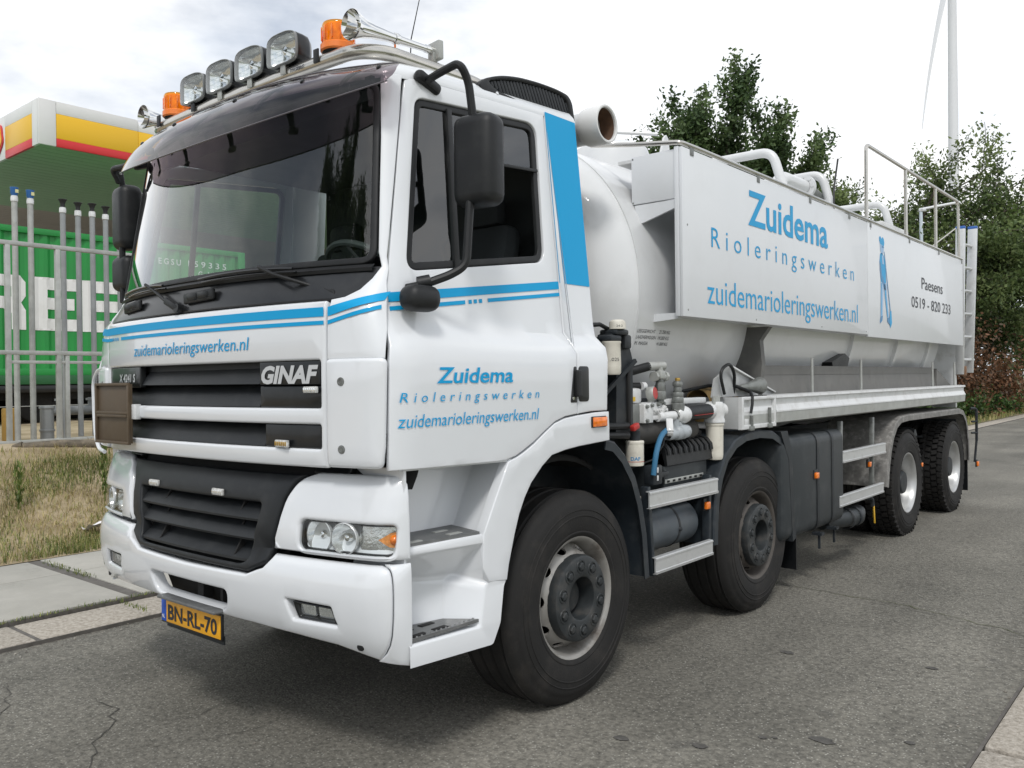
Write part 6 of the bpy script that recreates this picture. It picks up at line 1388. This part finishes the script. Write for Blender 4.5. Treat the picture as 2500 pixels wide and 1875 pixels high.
# tank vent pipes behind the fence
capb = mat('cap_blue', (.03, .13, .36), .45); capk = mat('cap_black', (.015, .015, .016), .5); lab = mat('cap_label', (.60, .58, .30), .5); pvg = mat('vent_grey', (.27, .285, .29), .45, var=.08, dirt=(.2, .2, .19), dscale=9, damt=.4)
VL = ['blue-capped vent pipe standing outermost, farther from the truck', 'blue-capped vent pipe standing next to the black-capped ones', 'black-capped vent pipe beside the tall fence post, first of five', 'black-capped vent pipe, second of five counting towards the truck', 'black-capped vent pipe in the middle of the five black-capped ones', 'black-capped vent pipe, fourth of five counting towards the truck', 'black-capped vent pipe half hidden behind the truck mirror, last of five']
for i, (y, zt) in enumerate(((1.01, 4.262), (1.208, 4.255), (1.628, 4.195), (1.834, 4.18), (2.031, 4.195), (2.22, 4.18), (2.417, 4.175))):
    bl_ = i < 2; t = thing('vent_pipe', (-10, y, gz), VL[i], 'pipe', 'vent pipes behind the fence'); r_p = .037 if bl_ else .036
    mb = MB(); mb.tube([(-10, y, gz), (-10, y, zt-.17)], r_p, 16); mb.obj('pipe_shaft', galv if bl_ else pvg, t)
    mb = MB(); mb.lathe([(r_p, -.19), (.045, -.185), (.045, -.14), (.043, -.135), (.043, -.115), (.034, -.11)], (-10, y, zt), (0, 0, 1), 20); mb.obj('pipe_collar', whiteworn, t)
    mb = MB()
    if bl_: mb.lathe([(.034, -.115), (.036, -.10), (.047, -.085), (.049, -.02), (.053, -.012), (.053, .0), (.0, .0)], (-10, y, zt), (0, 0, 1), 20)
    else: mb.lathe([(.030, -.115), (.030, -.06), (.036, -.045), (.050, -.010), (.056, .0), (.050, .004), (.035, -.012), (.0, -.015)], (-10, y, zt), (0, 0, 1), 20)
    mb.obj('vent_cap', capb if bl_ else capk, t)
    if bl_: m_ = MB(); m_.span((-9.955, y-.005, zt-.075), (-9.948, y+.035, zt-.03)); m_.obj('cap_label', lab, t)
    else:
        for k in range(4): a = PI/4+k*PI/2; m_ = MB(); m_.box((-10+.05*math.cos(a), y+.05*math.sin(a), zt-.004), (.02, .02, .014), .003); m_.obj('cap_lug', capk, t)
mn = thing('pipe_manifold', (-10.15, 1.7, gz), 'thick grey filling pipes low behind the fence', 'pipes')
mb = MB(); mb.lathe([(.0, .47), (.095, .47), (.10, .46), (.10, .44), (.088, .43), (.088, .15), (.10, .145), (.10, .12), (.088, .115), (.088, 0)], (-10.15, 1.44, gz), (0, 0, 1), 24); mb.obj('standpipe', pvg, mn)
mb = MB(); mb.tube([(-10.15, 1.44, 1.24), (-10.15, 2.9, 1.24)], .065, 16); mb.obj('cross_pipe', pvg, mn)
for y in (1.62, 2.05, 2.45): mb = MB(); mb.tube([(-10.15, y, 1.24), (-10.15, y, 1.42)], .05, 14); mb.lathe([(.05, 0), (.075, 0), (.075, .03), (.05, .03)], (-10.15, y, 1.38), (0, 0, 1), 18); mb.tube([(-10.05, y, 1.22), (-10.05, y, .98)], .03, 10); mb.obj('branch_pipe', pvg, mn)
for y, lb in ((1.06, 'ochre block at the foot of the blue-capped vent pipes'), (.42, 'small orange block beside the fence post at the picture edge')):
    mb = MB(); mb.box((-10.4, y, gz+.22), (.22, .16, .46), .02); bb = mb.obj('marker_block', mat('ochre_block', (.34, .20, .04), .6, dirt=(.15, .11, .05)), None); tag(bb, lb, 'block')

# green sea container on a trailer
CX = -15.5
ctn = thing('shipping_container', (CX-1.2, 1.8, 1.8), 'green corrugated sea container with huge white lettering behind the fence', 'container')
grn = mat('container_green', (.010, .235, .042), .45, var=.08, vscale=.7, dirt=(.03, .17, .05), dscale=1.2, damt=.5); wht = mat('container_white', (.68, .69, .68), .5, dirt=(.5, .5, .48), dscale=3, damt=.3); drk = mat('container_dark_rail', (.012, .10, .030), .5)
cy0, cy1 = -4.30, 7.90
def corr(y):
    p_ = (y-cy0) % .278
    return CX-.004 if p_ < .075 else (CX-.004-.036*(p_-.075)/.065 if p_ < .14 else (CX-.040 if p_ < .215 else CX-.040+.036*(p_-.215)/.063))
ysamp = []; y = cy0
while y < cy1: ysamp += [y, y+.075, y+.14, y+.215]; y += .278
ysamp = [v for v in ysamp if v <= cy1]+[cy1]
mb = MB(); mb.grid(lambda y, z: (corr(y), y, z), ysamp, [1.93, 4.58]); mb.obj('side_wall', grn, ctn, smooth=None)
bx('top_rail', (CX-.06, cy0, 4.58), (CX+.02, cy1, 4.70), ctn, grn); bx('bottom_rail', (CX-.06, cy0, 1.62), (CX+.015, cy1, 1.80), ctn, drk); bx('side_skirt', (CX-.05, cy0, 1.80), (CX+.004, cy1, 1.93), ctn, grn)
bx('container_box', (CX-2.43, cy0, 1.63), (CX-.08, cy1, 4.69), ctn, grn)
for y in (cy0, cy1): bx('corner_post', (CX-.12, y-.09, 1.62), (CX+.022, y+.09, 4.70), ctn, grn)
LT = {'E': [[(0, 0), (1, 0), (1, .225), (.32, .225), (.32, .40), (.95, .40), (.95, .62), (.32, .62), (.32, .77), (1, .77), (1, 1), (0, 1)]],
      'N': [[(0, 0), (.30, 0), (.30, .60), (.68, 0), (1, 0), (1, 1), (.70, 1), (.70, .42), (.32, 1), (0, 1)]],
      'V': [[(.33, 0), (.67, 0), (1, 1), (.68, 1), (.5, .35), (.32, 1), (0, 1)]],
      'G': [[(.12, 0), (.88, 0), (1, .12), (1, .55), (.52, .55), (.52, .36), (.68, .36), (.68, .22), (.32, .22), (.32, .78), (1, .78), (1, .90), (.88, 1), (.12, 1), (0, .88), (0, .12)]],
      'R': [[(0, 0), (.32, 0), (.32, .38), (.50, .38), (.68, .30), (.68, 0), (1, 0), (1, .36), (.90, .50), (1, .62), (1, .88), (.88, 1), (0, 1)], [(.32, .60), (.68, .60), (.68, .79), (.32, .79)]]}
for i, chn in enumerate('EVERGREEN'):
    y0 = 3.285+.945*(i-6); polys = LT[chn]
    if y0 < cy0+.1: continue
    o_ = [V((y0+u*.815, 2.690+v*1.055)) for u, v in polys[0]]; hs = [[V((y0+u*.815, 2.690+v*1.055)) for u, v in h] for h in polys[1:]]
    nv, tris, _ = triangulate([resample(o_ if area2(o_) > 0 else o_[::-1], .05)]+[resample(h, .05)[::-1] for h in hs], .07)
    mb = MB(); mb.add([(corr(p.x)+.010, p.x, p.y) for p in nv], tris); mb.obj('big_letter', wht, ctn, smooth=None)
text('EGSU', lambda u, v: (CX+.004, u, v), 5.853, 6.374, 4.247, .135, wht, ctn, space=1.5, bold=.012); text('159335', lambda u, v: (CX+.004, u, v), 6.55, 7.50, 4.250, .135, wht, ctn, space=1.5, bold=.012); text('5 G 1', lambda u, v: (CX+.004, u, v), 6.616, 7.05, 4.040, .125, wht, ctn, space=1.4, bold=.012)
trl = thing('container_trailer', (CX-1.2, 1.8, gz), 'dark road trailer carrying the green container', 'trailer')
for x in (CX-.7, CX-1.7): bx('trailer_beam', (x-.08, cy0, 1.30), (x+.08, cy1, 1.61), trl, chassis)
bx('side_frame', (CX-.10, cy0+.3, 1.46), (CX-.04, cy1-.3, 1.60), trl, gloss)
for y in (-3.2, -1.9, -.6, 2.3, 3.5, 6.4):
    for x in (CX-.35, CX-2.1):
        mb = MB(); mb.lathe([(.0, -.02), (.26, -.02), (.28, .0), (.40, .01), (.47, -.02), (.49, -.08), (.49, -.22), (.46, -.27), (.0, -.27)], (x, y, gz+.49), (1, 0, 0), 28); mb.obj('trailer_wheel', rubber, trl)
bx('landing_gear', (CX-.4, 4.9, gz), (CX-.25, 5.05, 1.4), trl, chassis); bx('tool_box', (CX-.5, 1.0, 1.05), (CX-.1, 1.7, 1.45), trl, gloss)
mb = MB(); mb.tube([(CX-.05, cy0+.5, 1.18), (CX-.05, cy1-.4, 1.20)], .008, 6); mb.obj('lashing_wire', galv, trl)

# petrol-station canopy behind
cnp = thing('station_canopy', (-30, 16, gz), 'petrol station canopy with white yellow and red fascia above the green container', 'canopy')
cw = mat('canopy_white', (.70, .70, .69), .45, dirt=(.6, .6, .58), dscale=1, damt=.3); cyl = mat('canopy_yellow', (.80, .47, .012), .4); crd = mat('canopy_red', (.62, .022, .026), .4)
ax_, ay, zb, zt = -17.0, 4.0, 6.79, 7.77
def fpanel(a, b, axis, parts):
    for nm, z0, z1, m in parts:
        mb = MB()
        if axis == 'y': mb.span((ax_-.06, a+.004, z0), (ax_, b-.004, z1), .003)
        else: mb.span((a+.004, ay, z0), (b-.004, ay+.06, z1), .003)
        mb.obj(nm, m, cnp)
bands = [('white_band', 7.505, zt, cw), ('yellow_band', 6.968, 7.503, cyl), ('red_band', zb, 6.966, crd)]
fpanel(ay+.0, 4.36, 'y', [('corner_panel', zb, zt, cw)]); fpanel(-17.36, ax_-.065, 'x', [('corner_panel', zb, zt, cw)])
y = 4.36
while y < 30: fpanel(y, y+1.82, 'y', bands); y += 1.82
fpanel(-18.89, -17.36, 'x', bands); fpanel(-20.6, -18.89, 'x', [('sign_panel_white', zb, zt, cw)])
x = -20.6
while x > -44: fpanel(x-1.82, x, 'x', bands); x -= 1.82
em = thing('canopy_emblem', (-19.36, ay-.02, 7.29), 'yellow and red scallop emblem on the white canopy corner', 'emblem')
k = 22; fan = [(math.sin(a)*(1+.05*math.cos(a*7)), math.cos(a)*(1+.05*math.cos(a*7))) for a in [R(lerp(-128, 128, i/k)) for i in range(k+1)]]+[(.28, -.95), (-.28, -.95)]
for nm, s, th, m in (('emblem_border', .40, .03, crd), ('emblem_face', .345, .045, cyl)):
    mb = MB(); mb.prism([(-19.36+u*s*.98, 7.285+v*s) for u, v in fan], lambda u, v: (u, ay-.004, v), lambda u, v, th=th: (u, ay-th, v)); mb.obj(nm, m, em)
for a in (-60, -30, 0, 30, 60): mb = MB(); mb.bar((-19.36, ay-.048, 7.285-.30), (-19.36+.30*math.sin(R(a)), ay-.048, 7.285-.05+.34*math.cos(R(a))), .02, .008); mb.obj('emblem_rib', crd, em)
sof = [ramped('soffit_green_bounce', [(.26, .40, .235), (.30, .46, .27)], .4, .5, bump=0), ramped('soffit_brown', [(.34, .30, .25), (.42, .37, .31)], .4, .55, bump=0)]  # green light bounced off the container is painted into the nearer planks
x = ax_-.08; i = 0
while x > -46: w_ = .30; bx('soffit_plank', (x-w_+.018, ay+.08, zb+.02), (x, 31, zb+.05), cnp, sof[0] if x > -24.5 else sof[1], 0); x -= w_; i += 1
bx('canopy_deck', (-46, ay+.1, zb+.10), (ax_-.1, 31, zt-.1), cnp, drk, 0)
for x, y in ((-22, 9), (-22, 24), (-38, 9), (-38, 24)): bx('canopy_column', (x-.2, y-.2, gz), (x+.2, y+.2, zb), cnp, cw, .02)
fc_ = MB(); fc_.add([(-80, -38, .875), (-18.6, -38, .875), (-18.6, 60, .875), (-80, 60, .875)], [(0, 1, 2, 3)]); struct(fc_, 'bounce_forecourt', ramped('forecourt_concrete', [(.36, .35, .33), (.46, .45, .42)], .8, bump=0))  # pale concrete added to bounce light up onto the canopy underside
yw = thing('added_dark_wall', (-18.3, 2, gz), 'dark wall added to darken the view under the green container', 'wall'); bx('wall_panel', (-18.4, -12, .7), (-18.2, 22, 1.78), yw, gloss, .01)  # made-up wall, added to keep the view below the container dark
shop = thing('station_shop', (-52, 14, gz), 'low brown station building seen below the canopy', 'building')
bx('wall', (-58, -14, gz), (-47.0, 40, 5.4), shop, ramped('shop_brown', [(.09, .075, .06), (.12, .10, .08)], .5, bump=0), .02)
for y in range(-12, 38, 4): bx('window', (-47.02, y, gz+.7), (-46.96, y+3.2, gz+3.0), shop, gloss, .01)

# grit gathered along the kerbs and strewn over the road
gr_ = np.random.default_rng(9); mb = MB()
for i in range(900):
    k = gr_.random(); y = gr_.uniform(-2.5, 12)
    if k < .45: x = -3.22+abs(gr_.normal(0, .10))
    elif k < .75: x = 1.63-abs(gr_.normal(0, .14))
    else: x = gr_.uniform(-3.2, 1.6)
    s = gr_.uniform(.003, .010); z = -.012*abs(x+.8)/2.4+s*.35; a = gr_.uniform(0, 6.28); ca, sa = math.cos(a)*s, math.sin(a)*s
    mb.add([(x+ca, y+sa, z), (x-sa, y+ca, z-s*.2), (x-ca, y-sa, z), (x+sa, y-ca, z-s*.1), (x+ca*.2, y, z+s*.55), (x, y, z-s*.5)], [(0, 1, 4), (1, 2, 4), (2, 3, 4), (3, 0, 4), (1, 0, 5), (2, 1, 5), (3, 2, 5), (0, 3, 5)])
o = mb.obj('road_grit', ramped('grit', [(.10, .09, .075), (.22, .20, .17), (.42, .40, .36)], 25, bump=0), None, smooth=None); o['kind'] = 'stuff'
# ------------------------------------------------------------------ trees, bushes, lamp, wind turbine
def leaf_mesh(name, P, size, mats, parent, seed=1, up=.35, drop=0.0, w=.55, mi=None):
    """leaf-sized folded quads at points P"""
    r = np.random.default_rng(seed); n = len(P); P = np.asarray(P, float)
    nrm = r.normal(size=(n, 3)); nrm[:, 2] += up*1.5; nrm /= np.linalg.norm(nrm, axis=1)[:, None]
    t = r.normal(size=(n, 3)); t[:, 2] -= drop; t -= nrm*(t*nrm).sum(1)[:, None]; t /= np.linalg.norm(t, axis=1)[:, None]; b = np.cross(nrm, t)
    s = size*r.uniform(.6, 1.35, n)[:, None]
    v = np.stack([P-t*s*.5, P+b*s*w*.5-nrm*s*.08, P+t*s*.55, P-b*s*w*.5-nrm*s*.08], 1).reshape(-1, 3)
    me = bpy.data.meshes.new(name); me.vertices.add(4*n); me.vertices.foreach_set('co', v.ravel()); me.loops.add(4*n); me.loops.foreach_set('vertex_index', np.arange(4*n)); me.polygons.add(n); me.polygons.foreach_set('loop_start', np.arange(n)*4)
    for m in mats: me.materials.append(m)
    if mi is None: mi = r.integers(0, len(mats), n)
    me.polygons.foreach_set('material_index', np.asarray(mi).astype(np.int32)); me.update(calc_edges=True); me.validate()
    o = bpy.data.objects.new(name, me); COL.objects.link(o); attach(o, parent); return o
bark = ramped('bark', [(.055, .045, .035), (.12, .10, .08)], 6, bump=.6, bscale=14)
poplar_l = [leafmat('leaf_dark', (.048, .085, .032)), leafmat('leaf_mid', (.080, .130, .046)), leafmat('leaf_light', (.125, .18, .07), trans=.35)]
willow_l = [leafmat('leaf_olive', (.11, .16, .05), trans=.3), leafmat('leaf_olive_dark', (.065, .10, .032)), leafmat('leaf_olive_light', (.17, .22, .08), trans=.35)]
brown_l = [leafmat('dead_brown', (.13, .070, .036)), leafmat('dead_rust', (.19, .095, .05)), leafmat('dead_dark', (.07, .045, .026))]
under_l = [leafmat('under_green', (.055, .115, .024)), leafmat('under_dark', (.03, .06, .014)), leafmat('under_light', (.09, .15, .04))]
def grow(base, dirv, length, rad, depth, q, out, tips, spread, updraft, shrink=.68, kids=(2, 4), wob=.12, nseg=5):
    pts = [base.copy()]; d = dirv.normalized(); p = base.copy()
    for i in range(nseg):
        d = (d+V((q.gauss(0, wob), q.gauss(0, wob), q.gauss(0, wob)+updraft/nseg))).normalized(); p = p+d*(length/nseg); pts.append(p.copy())
    out.append((pts, rad, rad*.45))
    if depth <= 1: tips.append((pts, length))
    if depth == 0: return
    for k in range(q.randint(*kids)):
        i = q.randint(max(1, nseg//3), nseg); b = pts[i]; a = q.uniform(0, 2*PI); nd = (d+V((math.cos(a), math.sin(a), q.uniform(-.2, .4)))*spread).normalized()
        grow(b, nd, length*shrink*q.uniform(.75, 1.2), rad*.5, depth-1, q, out, tips, spread, updraft, shrink, kids, wob, nseg)
def tree(name, loc, label, cat, limbs, leafn, lsize, lm, seed, trunk=None, clus=.35, group=None, shrink=.68, spread=.7, updraft=.2, drop=0.0, kids=(2, 4), depth=2):
    q = random.Random(seed); t = thing(name, loc, label, cat, group); L0 = V(loc); out = []; tips = []
    if trunk: out.append(([L0+V(p) for p in trunk[0]], trunk[1], trunk[2]))
    for (b, d, ln, rd) in limbs: grow(L0+V(b), V(d), ln, rd, depth, q, out, tips, spread, updraft, shrink, kids)
    mb = MB()
    for i, (pts, r0_, r1_) in enumerate(out):
        k = len(pts); mb.tube(pts, [lerp(r0_, r1_, j/(k-1)) for j in range(k)], 7 if r0_ > .05 else 4, cap=False)
    mb.obj('trunk', bark, t)
    wts = [ln for _, ln in tips]; tot = sum(wts); P = []; MI = []
    for pts, ln in tips:
        n = int(leafn*ln/tot); tone = q.random()
        for _ in range(n):
            i = q.random()*(len(pts)-1); a = pts[int(i)]; b = pts[min(len(pts)-1, int(i)+1)]; p = a.lerp(b, i-int(i)); g = clus*(.5+.6*q.random()); G = lambda: max(-1.8, min(1.8, q.gauss(0, 1)))*g*.5; P.append((p.x+G(), p.y+G(), p.z+G()-min(2*drop, abs(q.gauss(0, drop))))); MI.append(min(2, max(0, int(tone*2.2+q.random()*1.1))))
    leaf_mesh('crown', P, lsize, lm, t, seed, drop=drop*2, mi=MI); return t
# poplar-like tree behind the tank: several upright leaders
q = random.Random(11)
lim = []
for i in range(15):
    a = 2*PI*i/15+q.uniform(-.2, .2); rr = q.uniform(.35, 1.0); lim.append(((.25*math.cos(a), .25*math.sin(a), q.uniform(2.0, 4.6)), (rr*math.cos(a), rr*math.sin(a), q.uniform(.8, 1.4)), q.uniform(1.9, 2.7), .08))
lim += [((0, 0, 5.2), (.05, .0, 1), 2.7, .08), ((.1, 0, 4.6), (.5, -.3, 1), 2.3, .08), ((0, 0, 4.4), (-.5, .35, 1), 2.0, .08), ((0, 0, 4.0), (.85, .6, .8), 2.5, .08), ((0, 0, 3.8), (-.9, -.6, .8), 2.3, .08)]
pop = tree('poplar_tree', (-9.2, 20.0, .25), 'dense dark poplar rising straight behind the tank of the truck', 'tree', [((1.3*b_[0], 1.3*b_[1], 1.0*b_[2]), (1.35*d_[0], 1.35*d_[1], d_[2]), 1.12*l_, r__) for b_, d_, l_, r__ in lim], 125000, .145, poplar_l, 5, ([(0, 0, -.2), (.05, .05, 2.5), (0, 0, 5.6)], .20, .08), clus=.40, updraft=.45, spread=.6, kids=(3, 4))
# arching, looser tree behind the rail at the back of the truck
lim = []; q = random.Random(4)
for i in range(10):
    a = 2*PI*i/10+q.uniform(-.2, .2); lim.append(((.2*math.cos(a), .2*math.sin(a), q.uniform(2.0, 5.0)), (math.cos(a), math.sin(a), q.uniform(.5, 1.3)), q.uniform(3.4, 4.8), .10))
lim += [((0, 0, 5), (.2, .1, 1), 4.3, .09), ((0, 0, 5), (-.4, -.2, 1), 4.2, .09), ((.1, 0, 4.5), (.9, .3, .9), 4.6, .09)]
wil = tree('willow_tree', (-8.2, 35.0, .25), 'spreading olive-green tree with arching loose branches behind the hand rail', 'tree', lim, 62000, .165, willow_l, 21, ([(0, 0, -.2), (.1, 0, 2.5), (0, 0, 5.2)], .26, .12), clus=.62, updraft=-.25, spread=.85, drop=.25, kids=(3, 4))
tree('willow_tree', (-6.3, 38.5, .25), 'bushy olive-green tree standing above the brown bushes past the ladder', 'tree', [((0, 0, 1.8+.3*i), (math.cos(2.1*i), math.sin(2.1*i), .9), 3.6, .1) for i in range(8)]+[((0, 0, 4.2), (.1, .1, 1), 3.6, .09)], 40000, .17, willow_l, 37, ([(0, 0, -.2), (0, 0, 4.4)], .24, .1), clus=.6, updraft=-.1, spread=.85, drop=.2, kids=(3, 4))
tree('willow_tree', (-8.6, 44.0, .25), 'second loose green tree beyond the roadside, cut by the picture edge', 'tree', [((0, 0, 3), (math.cos(a), math.sin(a), .9), 4.4, .1) for a in (0.2, 1.2, 2.4, 3.5, 4.6, 5.6)]+[((0, 0, 4.6), (.1, .1, 1), 4.2, .09)], 11000, .22, willow_l, 33, ([(0, 0, -.2), (0, 0, 4.8)], .24, .1), clus=.55, updraft=-.3, spread=.8, drop=.2)
tree('willow_tree', (-3.9, 50.0, .2), 'low arching tree farthest along the road at the picture edge', 'tree', [((0, 0, 2.4), (math.cos(a), math.sin(a), .8), 3.4, .1) for a in (0.2, 1.2, 2.4, 3.5, 4.6, 5.6)]+[((0, 0, 3.2), (.1, .1, 1), 3.0, .09)], 9000, .22, willow_l, 35, ([(0, 0, -.2), (0, 0, 3.4)], .2, .1), clus=.55, updraft=-.3, spread=.8, drop=.2)
tree('hedge_tree', (-9.8, 30.0, .2), 'dark bushy tree filling in low behind the truck tail', 'tree', [((0, 0, 1.0), (math.cos(a), math.sin(a), 1.0), 3.0, .09) for a in (0.3, 1.3, 2.3, 3.4, 4.5, 5.5)]+[((0, 0, 2.6), (0, 0, 1), 3.0, .09)], 9000, .20, [willow_l[1], willow_l[0], poplar_l[0]], 41, ([(0, 0, -.2), (0, 0, 2.8)], .2, .1), clus=.55, updraft=0, spread=.8)
def bush(name, loc, rx, ry, rz, n, ls, lm, label, seed, twigs=14, cat='bush', group=None):
    q = random.Random(seed); t = thing(name, loc, label, cat, group); L0 = V(loc); mb = MB(); P = []; MI = []
    for i in range(twigs):
        a = q.uniform(0, 2*PI); u = q.uniform(.3, 1); e = V((rx*u*math.cos(a), ry*u*math.sin(a), rz*q.uniform(.35, 1)*math.sqrt(max(.1, 1.1-u*u)))); mid = e*.5+V((0, 0, e.z*.25)); pts = [L0, L0+mid*.6, L0+mid*1.1, L0+e]; mb.tube(pts, [.03, .022, .014, .006], 5, cap=False); tone = q.random()
        for _ in range(n//twigs):
            k = q.random()**.6*3; i0 = min(2, int(k)); p = pts[i0].lerp(pts[i0+1], k-i0); g = .12*(rx+rz); P.append((p.x+q.gauss(0, g), p.y+q.gauss(0, g), max(L0.z, p.z+q.gauss(0, g*.8)))); MI.append(min(2, int(tone*2+q.random()*1.2)))
    mb.obj('stems', bark, t); leaf_mesh('foliage', P, ls, lm, t, seed, mi=MI)
bush('dead_bush', (-6.0, 31.5, .2), 2.3, 2.6, 3.6, 9000, .15, brown_l, 'tall rust-brown dead bush by the roadside beyond the truck', 1, 22)
bush('dead_bush', (-5.0, 36.5, .2), 1.6, 2.0, 2.6, 4000, .16, brown_l, 'smaller rust-brown dead bush farther along the road', 2, 16)
bush('green_bush', (-7.6, 26.5, .15), 1.8, 1.9, 2.3, 6000, .17, under_l, 'bright green leafy bush just past the truck tail', 3, 18)
bush('green_bush', (-8.6, 31.0, .2), 2.4, 2.4, 4.6, 9000, .18, [willow_l[1], willow_l[0], under_l[1]], 'tall dark green bush between the truck ladder and the brown bush', 4, 20)
for i, (x, y, s, lb) in enumerate(((-5.3, 27.5, .85, 'low green undergrowth clump nearest the truck on the verge'), (-5.0, 30.5, .8, 'low green undergrowth clump at the foot of the brown bush'), (-4.8, 34.0, .85, 'low green undergrowth clump beside the smaller brown bush'), (-4.6, 39.0, .9, 'low green undergrowth clump farthest along the verge'), (-7.2, 22.5, .9, 'low green undergrowth clump hidden partly by the truck wheels'))):
    bush('undergrowth_clump', (x, y, .08), 1.4*s, 2.2*s, 1.0*s, 2600, .13, under_l, lb, 10+i, 14, 'undergrowth', 'undergrowth along the verge')
# street lamp
sl_ = thing('street_lamp', (-6.1, 29.9, .2), 'pale blue-grey street lamp with flat head among the trees', 'lamp'); lc = mat('lamp_paint', (.55, .62, .68), .4)
mb = MB(); mb.tube([(-6.1, 29.9, .15), (-6.1, 29.9, 4), (-6.1, 29.9, 7.55)], [.085, .075, .058], 12); mb.obj('lamp_post', lc, sl_)
mb = MB(); mb.box((-5.55, 30.25, 7.72), (1.35, .24, .09), .04, M.Rotation(R(32), 3, 'Z') @ M.Rotation(R(-9), 3, 'Y')); mb.box((-6.05, 29.93, 7.60), (.24, .20, .14), .04); mb.obj('lamp_head', mat('lamp_white', (.72, .74, .75), .4), sl_)
# wind turbine far off
tbp = V((2.457, -3.426, 0))+(V((r_.x, r_.y, 0)).normalized()*.522+V((f_.x, f_.y, 0)).normalized())*178
tbw = mat('turbine_white', (.70, .71, .73), .45)
tb = thing('wind_turbine', (tbp.x, tbp.y, 0), 'white wind turbine tower far off with a blade hanging down', 'wind turbine')
mb = MB(); mb.lathe([(1.12, 0), (1.06, 30), (.94, 60), (.80, 90)], (tbp.x, tbp.y, 0), (0, 0, 1), 40); mb.obj('tower', tbw, tb)
fw = V((f_.x, f_.y, 0)).normalized(); rt = V((fw.y, -fw.x, 0)); hubp = tbp+V((0, 0, 91.2))-fw*3.6
mb = MB(); mb.box(tbp+V((0, 0, 91.2))+fw*.6, (3.0, 7.5, 3.0), .6, M((rt, fw, V((0, 0, 1)))).transposed()); mb.obj('nacelle', tbw, tb)
mb = MB(); mb.lathe([(.0, 1.9), (.7, 1.7), (1.15, 1.0), (1.25, 0), (1.2, -.6)], hubp, -fw, 24); mb.obj('hub', tbw, tb)
for a0 in (196.5, 316.5, 76.5):
    a = R(a0); d = rt*math.sin(a)+V((0, 0, 1))*math.cos(a); s = fw.cross(d); mb = MB(); vs = []; N = 12
    for i in range(N+1):
        t = i/N; c = hubp+d*(1+40*t)+(rt*3.4*t*t if abs(a0-196.5) < 1 else V((0, 0, 0))); ch_ = .72*lerp(1.3, 2.6, t/.2) if t < .2 else .72*lerp(2.6, .22, ((t-.2)/.8)**.55); th_ = lerp(.5, .04, t**.6)
        tw = R(55*(1-t)+12); cs = s*math.cos(tw)+fw*math.sin(tw); nn = s*-math.sin(tw)+fw*math.cos(tw)
        vs += [c-cs*ch_*.35, c+nn*th_-cs*ch_*.05, c+cs*ch_*.65, c-nn*th_*.6-cs*ch_*.05]
    mb.add(vs, [(4*i+j, 4*i+(j+1) % 4, 4*i+4+(j+1) % 4, 4*i+4+j) for i in range(N) for j in range(4)]+[(0, 1, 2, 3), tuple(4*N+j for j in (3, 2, 1, 0))]); mb.obj('blade', tbw, tb, smooth=60)

# the tree across the junction that the windscreen mirrors
pc = pop.copy(); COL.objects.link(pc); pc.location = (-7.8, -23.0, .1); pc.scale = (1.0, 1.0, 1.75); pc['label'] = 'tall poplar across the junction, mirrored in the windscreen of the truck'
for o_ in list(pop.children):
    c_ = o_.copy(); COL.objects.link(c_); c_.parent = pc; c_.matrix_parent_inverse = o_.matrix_parent_inverse.copy()

q = random.Random(77); mb = MB()
for i in range(16):
    a = q.uniform(0, 2*PI); L0 = V((-8.2, 35, 5.4+q.uniform(0, 2.6))); h = q.uniform(1.8, 3.2); r = q.uniform(2.2, 4.6)
    pts = [L0+V((math.cos(a)*r*t, math.sin(a)*r*t, h*(1.9*t-1.35*t*t))) for t in (0, .25, .5, .7, .85, 1)]
    mb.tube(pts, [.022, .018, .014, .010, .008, .005], 5, cap=False)
mb.obj('arching_twigs', bark, wil)
